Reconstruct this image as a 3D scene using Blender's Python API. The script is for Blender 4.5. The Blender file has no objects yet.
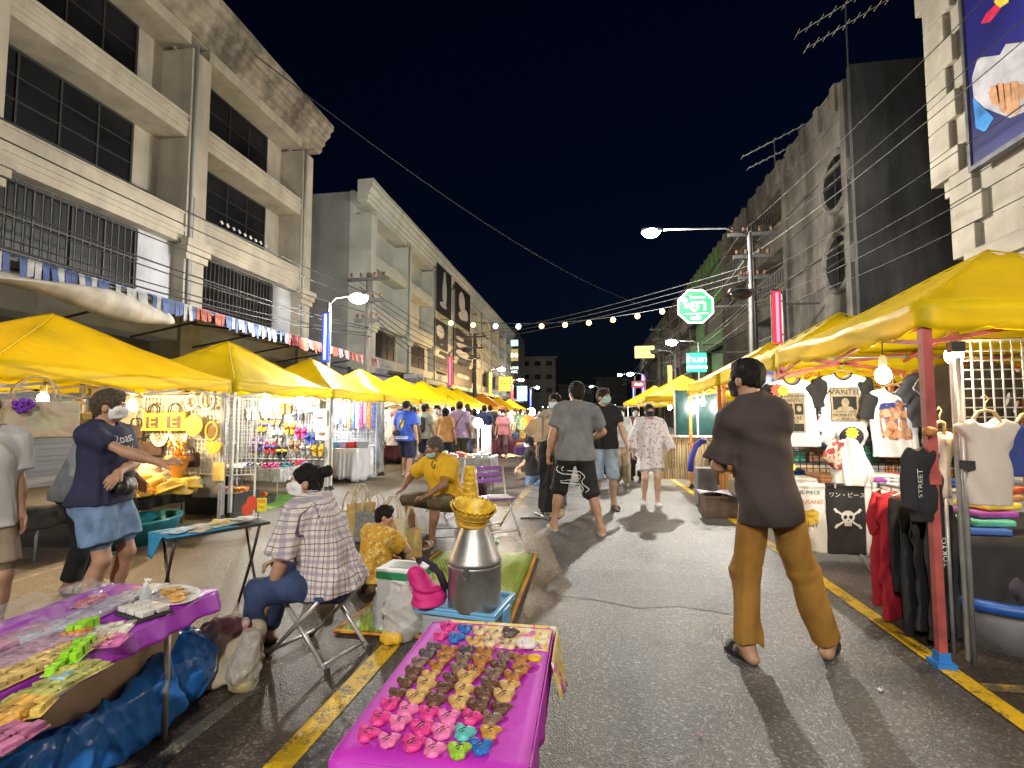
import bpy, bmesh, math, random
import numpy as np
from mathutils import Vector, Matrix, noise as mnoise
random.seed(7)
RNG = np.random.default_rng(5)
SC = bpy.context.scene
COL = SC.collection
PI = math.pi
R = math.radians

# ---------------------------------------------------------------- camera numbers, used to turn a spot of the photo into a place on a known plane
TH, PH, FL, CH = R(8.86), R(3.65), 500.0, 1.40
def _ray(px, py):
    x = (px-512)/FL; y = -(py-384)/FL
    fy = math.cos(PH)-y*math.sin(PH); fz = math.sin(PH)+y*math.cos(PH)
    return (x*math.cos(TH)-fy*math.sin(TH), x*math.sin(TH)+fy*math.cos(TH), fz)
def at(px, py, z=None, x=None, y=None):
    d = _ray(px, py)
    if z is not None: t = (z-CH)/d[2]
    elif x is not None: t = x/d[0]
    else: t = y/d[1]
    return Vector((d[0]*t, d[1]*t, CH+d[2]*t))

# ---------------------------------------------------------------- materials
MATS = {}
def _nt(name):
    m = bpy.data.materials.new(name); m.use_nodes = True
    nt = m.node_tree
    return m, nt, nt.nodes['Principled BSDF'], nt.nodes['Material Output']
def _n(nt, t, **kw):
    n = nt.nodes.new(t)
    for k, v in kw.items(): setattr(n, k, v)
    return n
def M(name, col=(.5,.5,.5), rough=.6, metal=0.0, var=.18, scale=6.0, bump=0.0, bscale=60.0, emit=None, estr=0.0, trans=0.0, coat=0.0, dirt=0.0, dirtcol=(.05,.045,.04), dscale=1.2, spec=.5, transmission=0.0, aniso=None, world=False):
    """a principled material whose colour varies by noise; optional bump, dirt, translucency"""
    if name in MATS: return MATS[name]
    m, nt, b, out = _nt(name)
    L = nt.links.new
    tc = _n(nt, 'ShaderNodeTexCoord')
    src = tc.outputs['Object']
    if world:
        g = _n(nt, 'ShaderNodeNewGeometry'); src = g.outputs['Position']
    if aniso:
        mp = _n(nt, 'ShaderNodeMapping'); mp.inputs['Scale'].default_value = aniso
        L(src, mp.inputs['Vector']); src = mp.outputs['Vector']
    nz = _n(nt, 'ShaderNodeTexNoise'); nz.inputs['Scale'].default_value = scale; nz.inputs['Detail'].default_value = 5
    L(src, nz.inputs['Vector'])
    rp = _n(nt, 'ShaderNodeValToRGB')
    lo = [max(0, c*(1-var*1.6)) for c in col]; hi = [min(1, c*(1+var*1.2)) for c in col]
    rp.color_ramp.elements[0].position = .3; rp.color_ramp.elements[0].color = (*lo, 1)
    rp.color_ramp.elements[1].position = .7; rp.color_ramp.elements[1].color = (*hi, 1)
    L(nz.outputs['Fac'], rp.inputs['Fac'])
    c = rp.outputs['Color']
    if dirt > 0:
        n2 = _n(nt, 'ShaderNodeTexNoise'); n2.inputs['Scale'].default_value = dscale; n2.inputs['Detail'].default_value = 9; n2.inputs['Roughness'].default_value = .68
        mp2 = _n(nt, 'ShaderNodeMapping'); mp2.inputs['Scale'].default_value = (1.5, 1.5, .28)
        L(src, mp2.inputs['Vector']); L(mp2.outputs['Vector'], n2.inputs['Vector'])
        r2 = _n(nt, 'ShaderNodeValToRGB'); r2.color_ramp.elements[0].position = .52-.12*dirt; r2.color_ramp.elements[0].color = (0,0,0,1)
        r2.color_ramp.elements[1].position = .82-.2*dirt; r2.color_ramp.elements[1].color = (min(1,dirt),)*3+(1,)
        L(n2.outputs['Fac'], r2.inputs['Fac'])
        mx = _n(nt, 'ShaderNodeMix', data_type='RGBA'); L(r2.outputs['Color'], mx.inputs['Factor'])
        L(c, mx.inputs['A']); mx.inputs['B'].default_value = (*dirtcol, 1); c = mx.outputs['Result']
    L(c, b.inputs['Base Color'])
    b.inputs['Roughness'].default_value = rough; b.inputs['Metallic'].default_value = metal
    b.inputs['Coat Weight'].default_value = coat; b.inputs['Specular IOR Level'].default_value = spec
    b.inputs['Transmission Weight'].default_value = transmission
    if bump > 0:
        nb = _n(nt, 'ShaderNodeTexNoise'); nb.inputs['Scale'].default_value = bscale; nb.inputs['Detail'].default_value = 4
        L(src, nb.inputs['Vector'])
        bp = _n(nt, 'ShaderNodeBump'); bp.inputs['Strength'].default_value = min(1, bump); bp.inputs['Distance'].default_value = .01
        L(nb.outputs['Fac'], bp.inputs['Height']); L(bp.outputs['Normal'], b.inputs['Normal'])
    if emit:
        b.inputs['Emission Color'].default_value = (*emit, 1); b.inputs['Emission Strength'].default_value = estr
    if trans > 0:
        tr = _n(nt, 'ShaderNodeBsdfTranslucent'); L(c, tr.inputs['Color'])
        ms = _n(nt, 'ShaderNodeMixShader'); ms.inputs[0].default_value = trans
        L(b.outputs[0], ms.inputs[1]); L(tr.outputs[0], ms.inputs[2]); L(ms.outputs[0], out.inputs[0])
    MATS[name] = m
    return m
def M_glow(name, col, strength):
    if name in MATS: return MATS[name]
    m, nt, b, out = _nt(name)
    b.inputs['Base Color'].default_value = (*[min(.9,c) for c in col], 1)
    b.inputs['Emission Color'].default_value = (*col, 1); b.inputs['Emission Strength'].default_value = strength
    MATS[name] = m; return m
def M_film(name, col=(.9,.9,.92), clear=.6):
    """clear wrinkled plastic film"""
    if name in MATS: return MATS[name]
    m, nt, b, out = _nt(name); L = nt.links.new
    b.inputs['Base Color'].default_value = (*col, 1); b.inputs['Roughness'].default_value = .12; b.inputs['Specular IOR Level'].default_value = .8
    t = _n(nt, 'ShaderNodeBsdfTransparent'); t.inputs[0].default_value = (.97,.97,.97,1)
    nz = _n(nt, 'ShaderNodeTexNoise'); nz.inputs['Scale'].default_value = 18; nz.inputs['Detail'].default_value = 4
    tc = _n(nt, 'ShaderNodeTexCoord'); L(tc.outputs['Object'], nz.inputs['Vector'])
    bp = _n(nt, 'ShaderNodeBump'); bp.inputs['Strength'].default_value = .9; bp.inputs['Distance'].default_value = .03
    L(nz.outputs['Fac'], bp.inputs['Height']); L(bp.outputs['Normal'], b.inputs['Normal'])
    mr = _n(nt, 'ShaderNodeMapRange'); mr.inputs[1].default_value = .3; mr.inputs[2].default_value = .7
    mr.inputs[3].default_value = max(0, 1-clear-.15); mr.inputs[4].default_value = min(1, 1-clear+.15)
    L(nz.outputs['Fac'], mr.inputs[0])
    ms = _n(nt, 'ShaderNodeMixShader'); L(mr.outputs[0], ms.inputs[0])
    L(t.outputs[0], ms.inputs[1]); L(b.outputs[0], ms.inputs[2]); L(ms.outputs[0], out.inputs[0])
    MATS[name] = m; return m
def M_plaid(name, base, lines, kx=38.0, rough=.8):
    if name in MATS: return MATS[name]
    m, nt, b, out = _nt(name); L = nt.links.new
    tc = _n(nt, 'ShaderNodeTexCoord')
    sep = _n(nt, 'ShaderNodeSeparateXYZ'); L(tc.outputs['Object'], sep.inputs[0])
    nzz = _n(nt, 'ShaderNodeTexNoise'); nzz.inputs['Scale'].default_value = 5
    L(tc.outputs['Object'], nzz.inputs['Vector'])
    def stripe(sock, freq, thr, ph):
        a = _n(nt, 'ShaderNodeMath', operation='MULTIPLY_ADD'); L(sock, a.inputs[0]); a.inputs[1].default_value = freq; a.inputs[2].default_value = ph
        w = _n(nt, 'ShaderNodeMath', operation='MULTIPLY_ADD'); L(nzz.outputs['Fac'], w.inputs[0]); w.inputs[1].default_value = .5; L(a.outputs[0], w.inputs[2])
        f = _n(nt, 'ShaderNodeMath', operation='FRACT'); L(w.outputs[0], f.inputs[0])
        g = _n(nt, 'ShaderNodeMath', operation='LESS_THAN'); L(f.outputs[0], g.inputs[0]); g.inputs[1].default_value = thr
        return g.outputs[0]
    at2 = _n(nt, 'ShaderNodeMath', operation='ARCTAN2'); L(sep.outputs[0], at2.inputs[0]); L(sep.outputs[1], at2.inputs[1])
    ad = _n(nt, 'ShaderNodeMath', operation='MULTIPLY'); L(at2.outputs[0], ad.inputs[0]); ad.inputs[1].default_value = .22
    col = None
    prev = (*base, 1)
    for sock, fr, th, ph, ci, f in ((ad.outputs[0], kx/2, .30, 0, 0, .55), (sep.outputs[2], kx/2, .30, .2, 0, .55), (ad.outputs[0], kx/2, .07, .45, 1, .9), (sep.outputs[2], kx/2, .07, .6, 1, .9)):
        s = stripe(sock, fr, th, ph)
        k = _n(nt, 'ShaderNodeMath', operation='MULTIPLY'); L(s, k.inputs[0]); k.inputs[1].default_value = f
        mx = _n(nt, 'ShaderNodeMix', data_type='RGBA'); L(k.outputs[0], mx.inputs['Factor'])
        if col is None: mx.inputs['A'].default_value = prev
        else: L(col, mx.inputs['A'])
        mx.inputs['B'].default_value = (*lines[ci], 1); col = mx.outputs['Result']
    L(col, b.inputs['Base Color']); b.inputs['Roughness'].default_value = rough
    MATS[name] = m; return m
def M_print(name, base, cols, scale=14.0, amount=.5, rough=.75, trans=0, randomness=1.0):
    """base cloth with blotchy printed flowers / logos in several colours"""
    if name in MATS: return MATS[name]
    m, nt, b, out = _nt(name); L = nt.links.new
    tc = _n(nt, 'ShaderNodeTexCoord')
    nz = _n(nt, 'ShaderNodeTexNoise'); nz.inputs['Scale'].default_value = scale*1.3; L(tc.outputs['Object'], nz.inputs['Vector'])
    mxv = _n(nt, 'ShaderNodeMix', data_type='RGBA'); mxv.inputs['Factor'].default_value = .06
    L(tc.outputs['Object'], mxv.inputs['A']); L(nz.outputs['Color'], mxv.inputs['B'])
    vo = _n(nt, 'ShaderNodeTexVoronoi'); vo.inputs['Scale'].default_value = scale; vo.inputs['Randomness'].default_value = randomness
    L(mxv.outputs['Result'], vo.inputs['Vector'])
    sp = _n(nt, 'ShaderNodeSeparateColor'); L(vo.outputs['Color'], sp.inputs[0])
    rp = _n(nt, 'ShaderNodeValToRGB'); rp.color_ramp.interpolation = 'CONSTANT'
    els = rp.color_ramp.elements
    els[0].position = 0; els[0].color = (*cols[0], 1); els[1].position = 1/len(cols); els[1].color = (*cols[1 % len(cols)], 1)
    for i in range(2, len(cols)):
        e = els.new(i/len(cols)); e.color = (*cols[i], 1)
    L(sp.outputs[0], rp.inputs['Fac'])
    lt = _n(nt, 'ShaderNodeMath', operation='LESS_THAN'); L(vo.outputs['Distance'], lt.inputs[0]); lt.inputs[1].default_value = amount
    mx = _n(nt, 'ShaderNodeMix', data_type='RGBA'); L(lt.outputs[0], mx.inputs['Factor']); mx.inputs['A'].default_value = (*base, 1)
    L(rp.outputs['Color'], mx.inputs['B'])
    L(mx.outputs['Result'], b.inputs['Base Color']); b.inputs['Roughness'].default_value = rough
    if trans:
        tr = _n(nt, 'ShaderNodeBsdfTranslucent'); L(mx.outputs['Result'], tr.inputs['Color'])
        ms = _n(nt, 'ShaderNodeMixShader'); ms.inputs[0].default_value = trans
        L(b.outputs[0], ms.inputs[1]); L(tr.outputs[0], ms.inputs[2]); L(ms.outputs[0], out.inputs[0])
    MATS[name] = m; return m
def M_weave(name, c1, c2, sx=60, sy=60, rough=.6, axis='XY'):
    """woven straw / mat: two colours in a fine check with relief"""
    if name in MATS: return MATS[name]
    m, nt, b, out = _nt(name); L = nt.links.new
    tc = _n(nt, 'ShaderNodeTexCoord'); mp = _n(nt, 'ShaderNodeMapping'); mp.inputs['Scale'].default_value = (sx, sy, sx)
    L(tc.outputs['Object'], mp.inputs['Vector'])
    ck = _n(nt, 'ShaderNodeTexChecker'); ck.inputs['Scale'].default_value = 1
    ck.inputs['Color1'].default_value = (*c1, 1); ck.inputs['Color2'].default_value = (*c2, 1); L(mp.outputs[0], ck.inputs['Vector'])
    nz = _n(nt, 'ShaderNodeTexNoise'); nz.inputs['Scale'].default_value = 9; L(tc.outputs['Object'], nz.inputs['Vector'])
    mx = _n(nt, 'ShaderNodeMix', data_type='RGBA', blend_type='MULTIPLY'); mx.inputs['Factor'].default_value = .5
    L(ck.outputs['Color'], mx.inputs['A']); L(nz.outputs['Color'], mx.inputs['B'])
    g = _n(nt, 'ShaderNodeGamma'); L(mx.outputs['Result'], g.inputs[0]); g.inputs[1].default_value = .85
    L(g.outputs[0], b.inputs['Base Color']); b.inputs['Roughness'].default_value = rough
    bp = _n(nt, 'ShaderNodeBump'); bp.inputs['Strength'].default_value = .6; bp.inputs['Distance'].default_value = .004
    L(ck.outputs['Fac'], bp.inputs['Height']); L(bp.outputs['Normal'], b.inputs['Normal'])
    MATS[name] = m; return m

# ---------------------------------------------------------------- objects
def wm(o):
    m = Matrix.Identity(4)
    while o is not None:
        m = o.matrix_basis @ m; o = o.parent
    return m
USED_LABELS = {}
def tag(o, label=None, cat=None, group=None, kind=None):
    if label: o['label'] = label
    if cat: o['category'] = cat
    if group: o['group'] = group
    if kind: o['kind'] = kind
    return o
def thing(name, label, cat, loc=(0,0,0), rz=0.0, group=None):
    o = bpy.data.objects.new(name, None); COL.objects.link(o)
    o.location = loc; o.rotation_euler = (0,0,rz); o.empty_display_size = .1
    return tag(o, label, cat, group)
def link_mesh(name, me, mat, parent=None, smooth=False):
    o = bpy.data.objects.new(name, me); COL.objects.link(o)
    if mat is not None:
        for mm in (mat if isinstance(mat, (list, tuple)) else [mat]): me.materials.append(mm)
    if smooth: me.polygons.foreach_set('use_smooth', [True]*len(me.polygons))
    if parent is not None: o.parent = parent
    return o
def dup(root, loc=None, rz=None, label=None, group=None, parent=None):
    r = root.copy(); COL.objects.link(r)
    if loc is not None: r.location = loc
    if rz is not None: r.rotation_euler = (0,0,rz)
    if label: r['label'] = label
    if group: r['group'] = group
    for ch in list(root.children):
        c = ch.copy(); COL.objects.link(c); c.parent = r
        for g in list(ch.children):
            d = g.copy(); COL.objects.link(d); d.parent = c
    return r
def recolor(o, mat):
    o.data = o.data.copy(); o.data.materials.clear(); o.data.materials.append(mat)

class MB:
    """collects boxes, tubes, lathes ... in world coordinates and links them as ONE mesh object"""
    def __init__(s): s.v = []; s.f = []
    def add(s, vs, fs):
        n = len(s.v); s.v += [tuple(v) for v in vs]; s.f += [tuple(i+n for i in f) for f in fs]; return s
    def box(s, a, b, rot=None, c=None):
        x0,y0,z0 = a; x1,y1,z1 = b
        vs = [Vector(p) for p in ((x0,y0,z0),(x1,y0,z0),(x1,y1,z0),(x0,y1,z0),(x0,y0,z1),(x1,y0,z1),(x1,y1,z1),(x0,y1,z1))]
        if rot is not None:
            c = Vector(c) if c is not None else (Vector(a)+Vector(b))/2
            vs = [c+rot@(v-c) for v in vs]
        return s.add(vs, [(0,3,2,1),(4,5,6,7),(0,1,5,4),(1,2,6,5),(2,3,7,6),(3,0,4,7)])
    def cbox(s, c, d, rot=None):
        c = Vector(c); d = Vector(d)/2
        return s.box(c-d, c+d, rot, c)
    def tube(s, pts, r, n=8, caps=True, r2=None):
        pts = [Vector(p) for p in pts]; k = len(pts)
        rings = []
        prev = None
        for i, p in enumerate(pts):
            t = (pts[min(i+1,k-1)]-pts[max(i-1,0)])
            if t.length < 1e-9: t = Vector((0,0,1))
            t.normalize()
            if prev is None:
                u = t.cross(Vector((0,0,1)) if abs(t.z) < .9 else Vector((1,0,0))).normalized()
            else:
                u = (prev - t*prev.dot(t))
                u = u.normalized() if u.length > 1e-6 else t.cross(Vector((1,0,0))).normalized()
            prev = u; w = t.cross(u)
            rr = r if not callable(r) else r(i/(k-1))
            if r2 is not None: rr = r+(r2-r)*i/(k-1)
            rings.append([p+(u*math.cos(a)+w*math.sin(a))*rr for a in [2*PI*j/n for j in range(n)]])
        vs = [v for ring in rings for v in ring]; fs = []
        for i in range(k-1):
            for j in range(n):
                a = i*n+j; b = i*n+(j+1) % n; fs.append((a, b, b+n, a+n))
        if caps: fs += [tuple(range(n-1,-1,-1)), tuple((k-1)*n+j for j in range(n))]
        return s.add(vs, fs)
    def bar(s, a, b, w, h=None):
        """square bar"""
        a = Vector(a); b = Vector(b); h = h or w
        t = (b-a).normalized(); u = t.cross(Vector((0,0,1)) if abs(t.z) < .95 else Vector((0,1,0))).normalized(); q = u.cross(t)
        vs = []
        for p in (a, b):
            for i, j in ((-1,-1),(1,-1),(1,1),(-1,1)): vs.append(p+u*i*w/2+q*j*h/2)
        return s.add(vs, [(0,1,2,3),(7,6,5,4),(0,4,5,1),(1,5,6,2),(2,6,7,3),(3,7,4,0)])
    def lathe(s, prof, c=(0,0,0), n=24, sx=1, sy=1, jit=None, cap=True):
        vs = []; fs = []; k = len(prof); c = Vector(c)
        for i, (r, z) in enumerate(prof):
            for j in range(n):
                a = 2*PI*j/n; rr = r*(1+(jit(a, z) if jit else 0))
                vs.append(c+Vector((rr*math.cos(a)*sx, rr*math.sin(a)*sy, z)))
        for i in range(k-1):
            for j in range(n):
                a = i*n+j; b = i*n+(j+1) % n; fs.append((a, b, b+n, a+n))
        if cap: fs += [tuple(range(n-1,-1,-1)), tuple((k-1)*n+j for j in range(n))]
        return s.add(vs, fs)
    def sphere(s, c, r, n=10, m=7, sc=(1,1,1)):
        c = Vector(c); prof = [(r*math.sin(PI*i/m), -r*math.cos(PI*i/m)) for i in range(m+1)]
        prof[0] = (r*.01, -r); prof[-1] = (r*.01, r)
        vs0 = len(s.v); s.lathe(prof, (0,0,0), n)
        for i in range(vs0, len(s.v)):
            v = s.v[i]; s.v[i] = (c.x+v[0]*sc[0], c.y+v[1]*sc[1], c.z+v[2]*sc[2])
        return s
    def poly(s, pts, nrm, th):
        """flat outline given in space, extruded by th along nrm"""
        pts = [Vector(p) for p in pts]; d = Vector(nrm).normalized()*th; n = len(pts)
        vs = pts+[p+d for p in pts]
        fs = [tuple(range(n-1,-1,-1)), tuple(range(n,2*n))]+[(i, (i+1) % n, (i+1) % n+n, i+n) for i in range(n)]
        return s.add(vs, fs)
    def grid(s, fn, nu, nv):
        vs = [fn(i/nu, j/nv) for i in range(nu+1) for j in range(nv+1)]
        fs = [(i*(nv+1)+j, (i+1)*(nv+1)+j, (i+1)*(nv+1)+j+1, i*(nv+1)+j+1) for i in range(nu) for j in range(nv)]
        return s.add(vs, fs)
    def build(s, name, mat, parent=None, smooth=False, solid=0.0, bevel=0.0, local=False, auto=None, loc=None):
        me = bpy.data.meshes.new(name)
        vs = s.v
        if parent is not None and not local:
            inv = wm(parent).inverted(); vs = [inv@Vector(v) for v in vs]
        elif loc is not None:
            l = Vector(loc); vs = [Vector(v)-l for v in vs]
        me.from_pydata([tuple(v) for v in vs], [], s.f)
        if solid > 0 or bevel > 0 or auto:
            bm = bmesh.new(); bm.from_mesh(me)
            if solid > 0: bmesh.ops.solidify(bm, geom=bm.faces[:], thickness=solid)
            if bevel > 0:
                bmesh.ops.remove_doubles(bm, verts=bm.verts, dist=1e-6)
                es = [e for e in bm.edges if len(e.link_faces) == 2 and e.calc_face_angle(0) > R(35)]
                bmesh.ops.bevel(bm, geom=es, offset=bevel, segments=2, affect='EDGES', profile=.5, clamp_overlap=True)
            bm.to_mesh(me); bm.free()
        me.update()
        o = link_mesh(name, me, mat, parent, smooth)
        if parent is None and loc is not None: o.location = loc
        if auto:
            me.polygons.foreach_set('use_smooth', [True]*len(me.polygons))
            me.set_sharp_from_angle(angle=R(auto))
        return o

def rotz(a): return Matrix.Rotation(a, 3, 'Z')
def rotx(a): return Matrix.Rotation(a, 3, 'X')
def roty(a): return Matrix.Rotation(a, 3, 'Y')
_TXT = {}
def text_mesh(body, size=.1, depth=.002, bold=0.0, align='CENTER', sx=1.0):
    """(verts, faces) of a line of lettering in the XY plane, centred"""
    key = (body, size, depth, bold, align, sx)
    if key in _TXT: return _TXT[key]
    cu = bpy.data.curves.new('lettering', 'FONT'); cu.body = body; cu.size = size; cu.extrude = depth/2; cu.offset = bold
    cu.align_x = align; cu.align_y = 'CENTER'; cu.resolution_u = 3
    o = bpy.data.objects.new('lettering', cu); COL.objects.link(o)
    dg = bpy.context.evaluated_depsgraph_get()
    me = bpy.data.meshes.new_from_object(o.evaluated_get(dg))
    vs = [(v.co.x*sx, v.co.y, v.co.z) for v in me.vertices]; fs = [tuple(p.vertices) for p in me.polygons]
    bpy.data.objects.remove(o); bpy.data.curves.remove(cu); bpy.data.meshes.remove(me)
    _TXT[key] = (vs, fs); return vs, fs
def put_text(mb, body, c, right, up, size=.1, depth=.004, bold=0.0, sx=1.0):
    """adds lettering to a MB: c centre, right/up directions in space"""
    vs, fs = text_mesh(body, size, depth, bold, 'CENTER', sx)
    c = Vector(c); r = Vector(right).normalized(); u = Vector(up).normalized(); n = r.cross(u)
    return mb.add([c+r*v[0]+u*v[1]+n*v[2] for v in vs], fs)

# ---------------------------------------------------------------- signed-distance modelling (people, clothes, soft things)
def smin(a, b, k):
    if k <= 0: return np.minimum(a, b)
    h = np.maximum(k-np.abs(a-b), 0)/k
    return np.minimum(a, b)-h*h*k*.25
def smax(a, b, k): return -smin(-a, -b, k)
class Sdf:
    def __init__(s): s.ops = []
    def _p(s, fn, lo, hi, mode, k): s.ops.append((fn, np.array(lo, float), np.array(hi, float), mode, k)); return s
    def cone(s, a, b, ra, rb, k=.03, mode='+', sq=None, flat=False):
        """tapered limb a-b; sq=(axis, factor) squashes its section; flat ends it square"""
        a = np.array(a, float); b = np.array(b, float); ba = b-a; L2 = max(1e-9, ba@ba); L = math.sqrt(L2)
        ax = None
        if sq: ax = np.array(sq[0], float); ax = ax-ba*(ax@ba)/L2; ax /= np.linalg.norm(ax)+1e-9
        def fn(X, Y, Z):
            px, py, pz = X-a[0], Y-a[1], Z-a[2]
            t = (px*ba[0]+py*ba[1]+pz*ba[2])/L2; tc = np.clip(t, 0, 1)
            qx, qy, qz = px-ba[0]*(t if flat else tc), py-ba[1]*(t if flat else tc), pz-ba[2]*(t if flat else tc)
            if ax is not None:
                dd = (qx*ax[0]+qy*ax[1]+qz*ax[2])*(1/sq[1]-1)
                qx, qy, qz = qx+dd*ax[0], qy+dd*ax[1], qz+dd*ax[2]
            d = np.sqrt(qx*qx+qy*qy+qz*qz)-(ra+(rb-ra)*tc)
            if ax is not None: d = d*min(1, sq[1]*1.15)
            if flat: d = smax(d, np.maximum(-t, t-1)*L, .008)
            return d
        m = max(ra, rb)*1.02
        return s._p(fn, np.minimum(a, b)-m, np.maximum(a, b)+m, mode, k)
    def ell(s, c, r, rot=None, k=.03, mode='+'):
        c = np.array(c, float); r = np.array(r, float)
        Mx = np.array(rot) if rot is not None else np.eye(3)
        def fn(X, Y, Z):
            p = (X-c[0], Y-c[1], Z-c[2])
            q = [(Mx[0,i]*p[0]+Mx[1,i]*p[1]+Mx[2,i]*p[2]) for i in range(3)]
            k0 = np.sqrt((q[0]/r[0])**2+(q[1]/r[1])**2+(q[2]/r[2])**2)
            k1 = np.sqrt((q[0]/r[0]**2)**2+(q[1]/r[1]**2)**2+(q[2]/r[2]**2)**2)+1e-9
            return k0*(k0-1)/k1
        e = np.abs(Mx)@r
        return s._p(fn, c-e, c+e, mode, k)
    def rbox(s, c, half, rad=.01, rot=None, k=.0, mode='+'):
        c = np.array(c, float); hf = np.array(half, float)-rad
        Mx = np.array(rot) if rot is not None else np.eye(3)
        def fn(X, Y, Z):
            p = (X-c[0], Y-c[1], Z-c[2])
            q = [np.abs(Mx[0,i]*p[0]+Mx[1,i]*p[1]+Mx[2,i]*p[2])-hf[i] for i in range(3)]
            return np.sqrt(sum(np.maximum(v, 0)**2 for v in q))+np.minimum(np.maximum(q[0], np.maximum(q[1], q[2])), 0)-rad
        e = np.abs(Mx)@np.array(half, float)
        return s._p(fn, c-e, c+e, mode, k)
    def cut(s, p, n, k=.006):
        """keeps what lies behind the plane (normal n points to the removed side)"""
        p = np.array(p, float); n = np.array(n, float); n = n/np.linalg.norm(n)
        def fn(X, Y, Z): return (X-p[0])*n[0]+(Y-p[1])*n[1]+(Z-p[2])*n[2]
        s.ops.append((fn, None, None, '&', k)); return s
    def warp(s, fn): s.ops.append((fn, None, None, 'd', 0)); return s
    def folds(s, amp=.006, seed=0, freq=1.0, stretch=(1,1,.45)):
        rg = np.random.default_rng(seed)
        vs = rg.normal(size=(4,3)); vs /= np.linalg.norm(vs, axis=1)[:,None]; ph = rg.uniform(0, 6, 8)
        sx, sy, sz = stretch
        def fn(X, Y, Z):
            def dt(v, f): return (X*v[0]*sx+Y*v[1]*sy+Z*v[2]*sz)*f*freq
            w1 = np.sin(dt(vs[0], 13)+ph[0]); w2 = np.sin(dt(vs[1], 17)+ph[1])
            a = np.sin(dt(vs[2], 34)+2.2*w1+ph[2]); b = np.sin(dt(vs[3], 52)+2.0*w2+1.2*a+ph[3])
            return -amp*(.62*a*np.abs(a)+.38*b)
        return s.warp(fn)
    def creases(s, amp=.012, seed=0, freq=1.0):
        """sharp ridges, as in thin plastic"""
        rg = np.random.default_rng(seed); vs = rg.normal(size=(6,3)); vs /= np.linalg.norm(vs, axis=1)[:,None]; ph = rg.uniform(0, 6, 6)
        def fn(X, Y, Z):
            D = [(X*v[0]+Y*v[1]+Z*v[2])*freq for v in vs]
            r = 0
            for i in range(3): r = r+(1-np.abs(np.sin(D[i]*(15+7*i)+1.6*np.sin(D[i+3]*(11+4*i)+ph[i+3])+ph[i])))**2.5*(1-.25*i)
            return -amp*(r-.35)
        return s.warp(fn)
    def mesh(s, h):
        adds = [o for o in s.ops if o[3] == '+']
        lo = np.min([o[1] for o in adds], axis=0)-3*h-.012; hi = np.max([o[2] for o in adds], axis=0)+3*h+.012
        n = np.maximum(4, np.ceil((hi-lo)/h).astype(int)+1)
        ax = [(lo[i]+h*np.arange(n[i])).astype(np.float32) for i in range(3)]
        S = np.full(tuple(n), 1.0, np.float32)
        for fn, l, u, mode, k in s.ops:
            if l is None: sl = (slice(None),)*3
            else:
                pad = k+3*h+.012
                i0 = np.clip(np.floor((l-pad-lo)/h).astype(int), 0, n-1); i1 = np.clip(np.ceil((u+pad-lo)/h).astype(int)+1, 1, n)
                if np.any(i1 <= i0): continue
                sl = tuple(slice(i0[i], i1[i]) for i in range(3))
            X = ax[0][sl[0]][:,None,None]; Y = ax[1][sl[1]][None,:,None]; Z = ax[2][sl[2]][None,None,:]
            d = fn(X, Y, Z).astype(np.float32)
            if mode == '+': S[sl] = smin(S[sl], d, k)
            elif mode == '-': S[sl] = smax(S[sl], -d, k)
            elif mode == '&': S[sl] = smax(S[sl], np.broadcast_to(d, S[sl].shape), k)
            elif mode == 'd': S[sl] = S[sl]+d
        return surface_nets(S, lo, h)
    def build(s, name, mat, parent=None, h=.01, world=False, loc=None, smooth=True):
        V, F = s.mesh(h)
        if world and parent is not None:
            inv = np.array(wm(parent).inverted()); V = V@inv[:3,:3].T+inv[:3,3]
        if loc is not None: V = V-np.array(loc)
        me = mesh_np(name, V, F)
        o = link_mesh(name, me, mat, parent, smooth)
        if loc is not None and parent is None: o.location = loc
        return o
def mesh_np(name, V, F):
    me = bpy.data.meshes.new(name)
    me.vertices.add(len(V)); me.vertices.foreach_set('co', V.astype(np.float32).ravel())
    me.loops.add(4*len(F)); me.loops.foreach_set('vertex_index', F.astype(np.int32).ravel())
    me.polygons.add(len(F)); me.polygons.foreach_set('loop_start', np.arange(0, 4*len(F), 4, dtype=np.int32))
    me.update(calc_edges=True); return me
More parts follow.
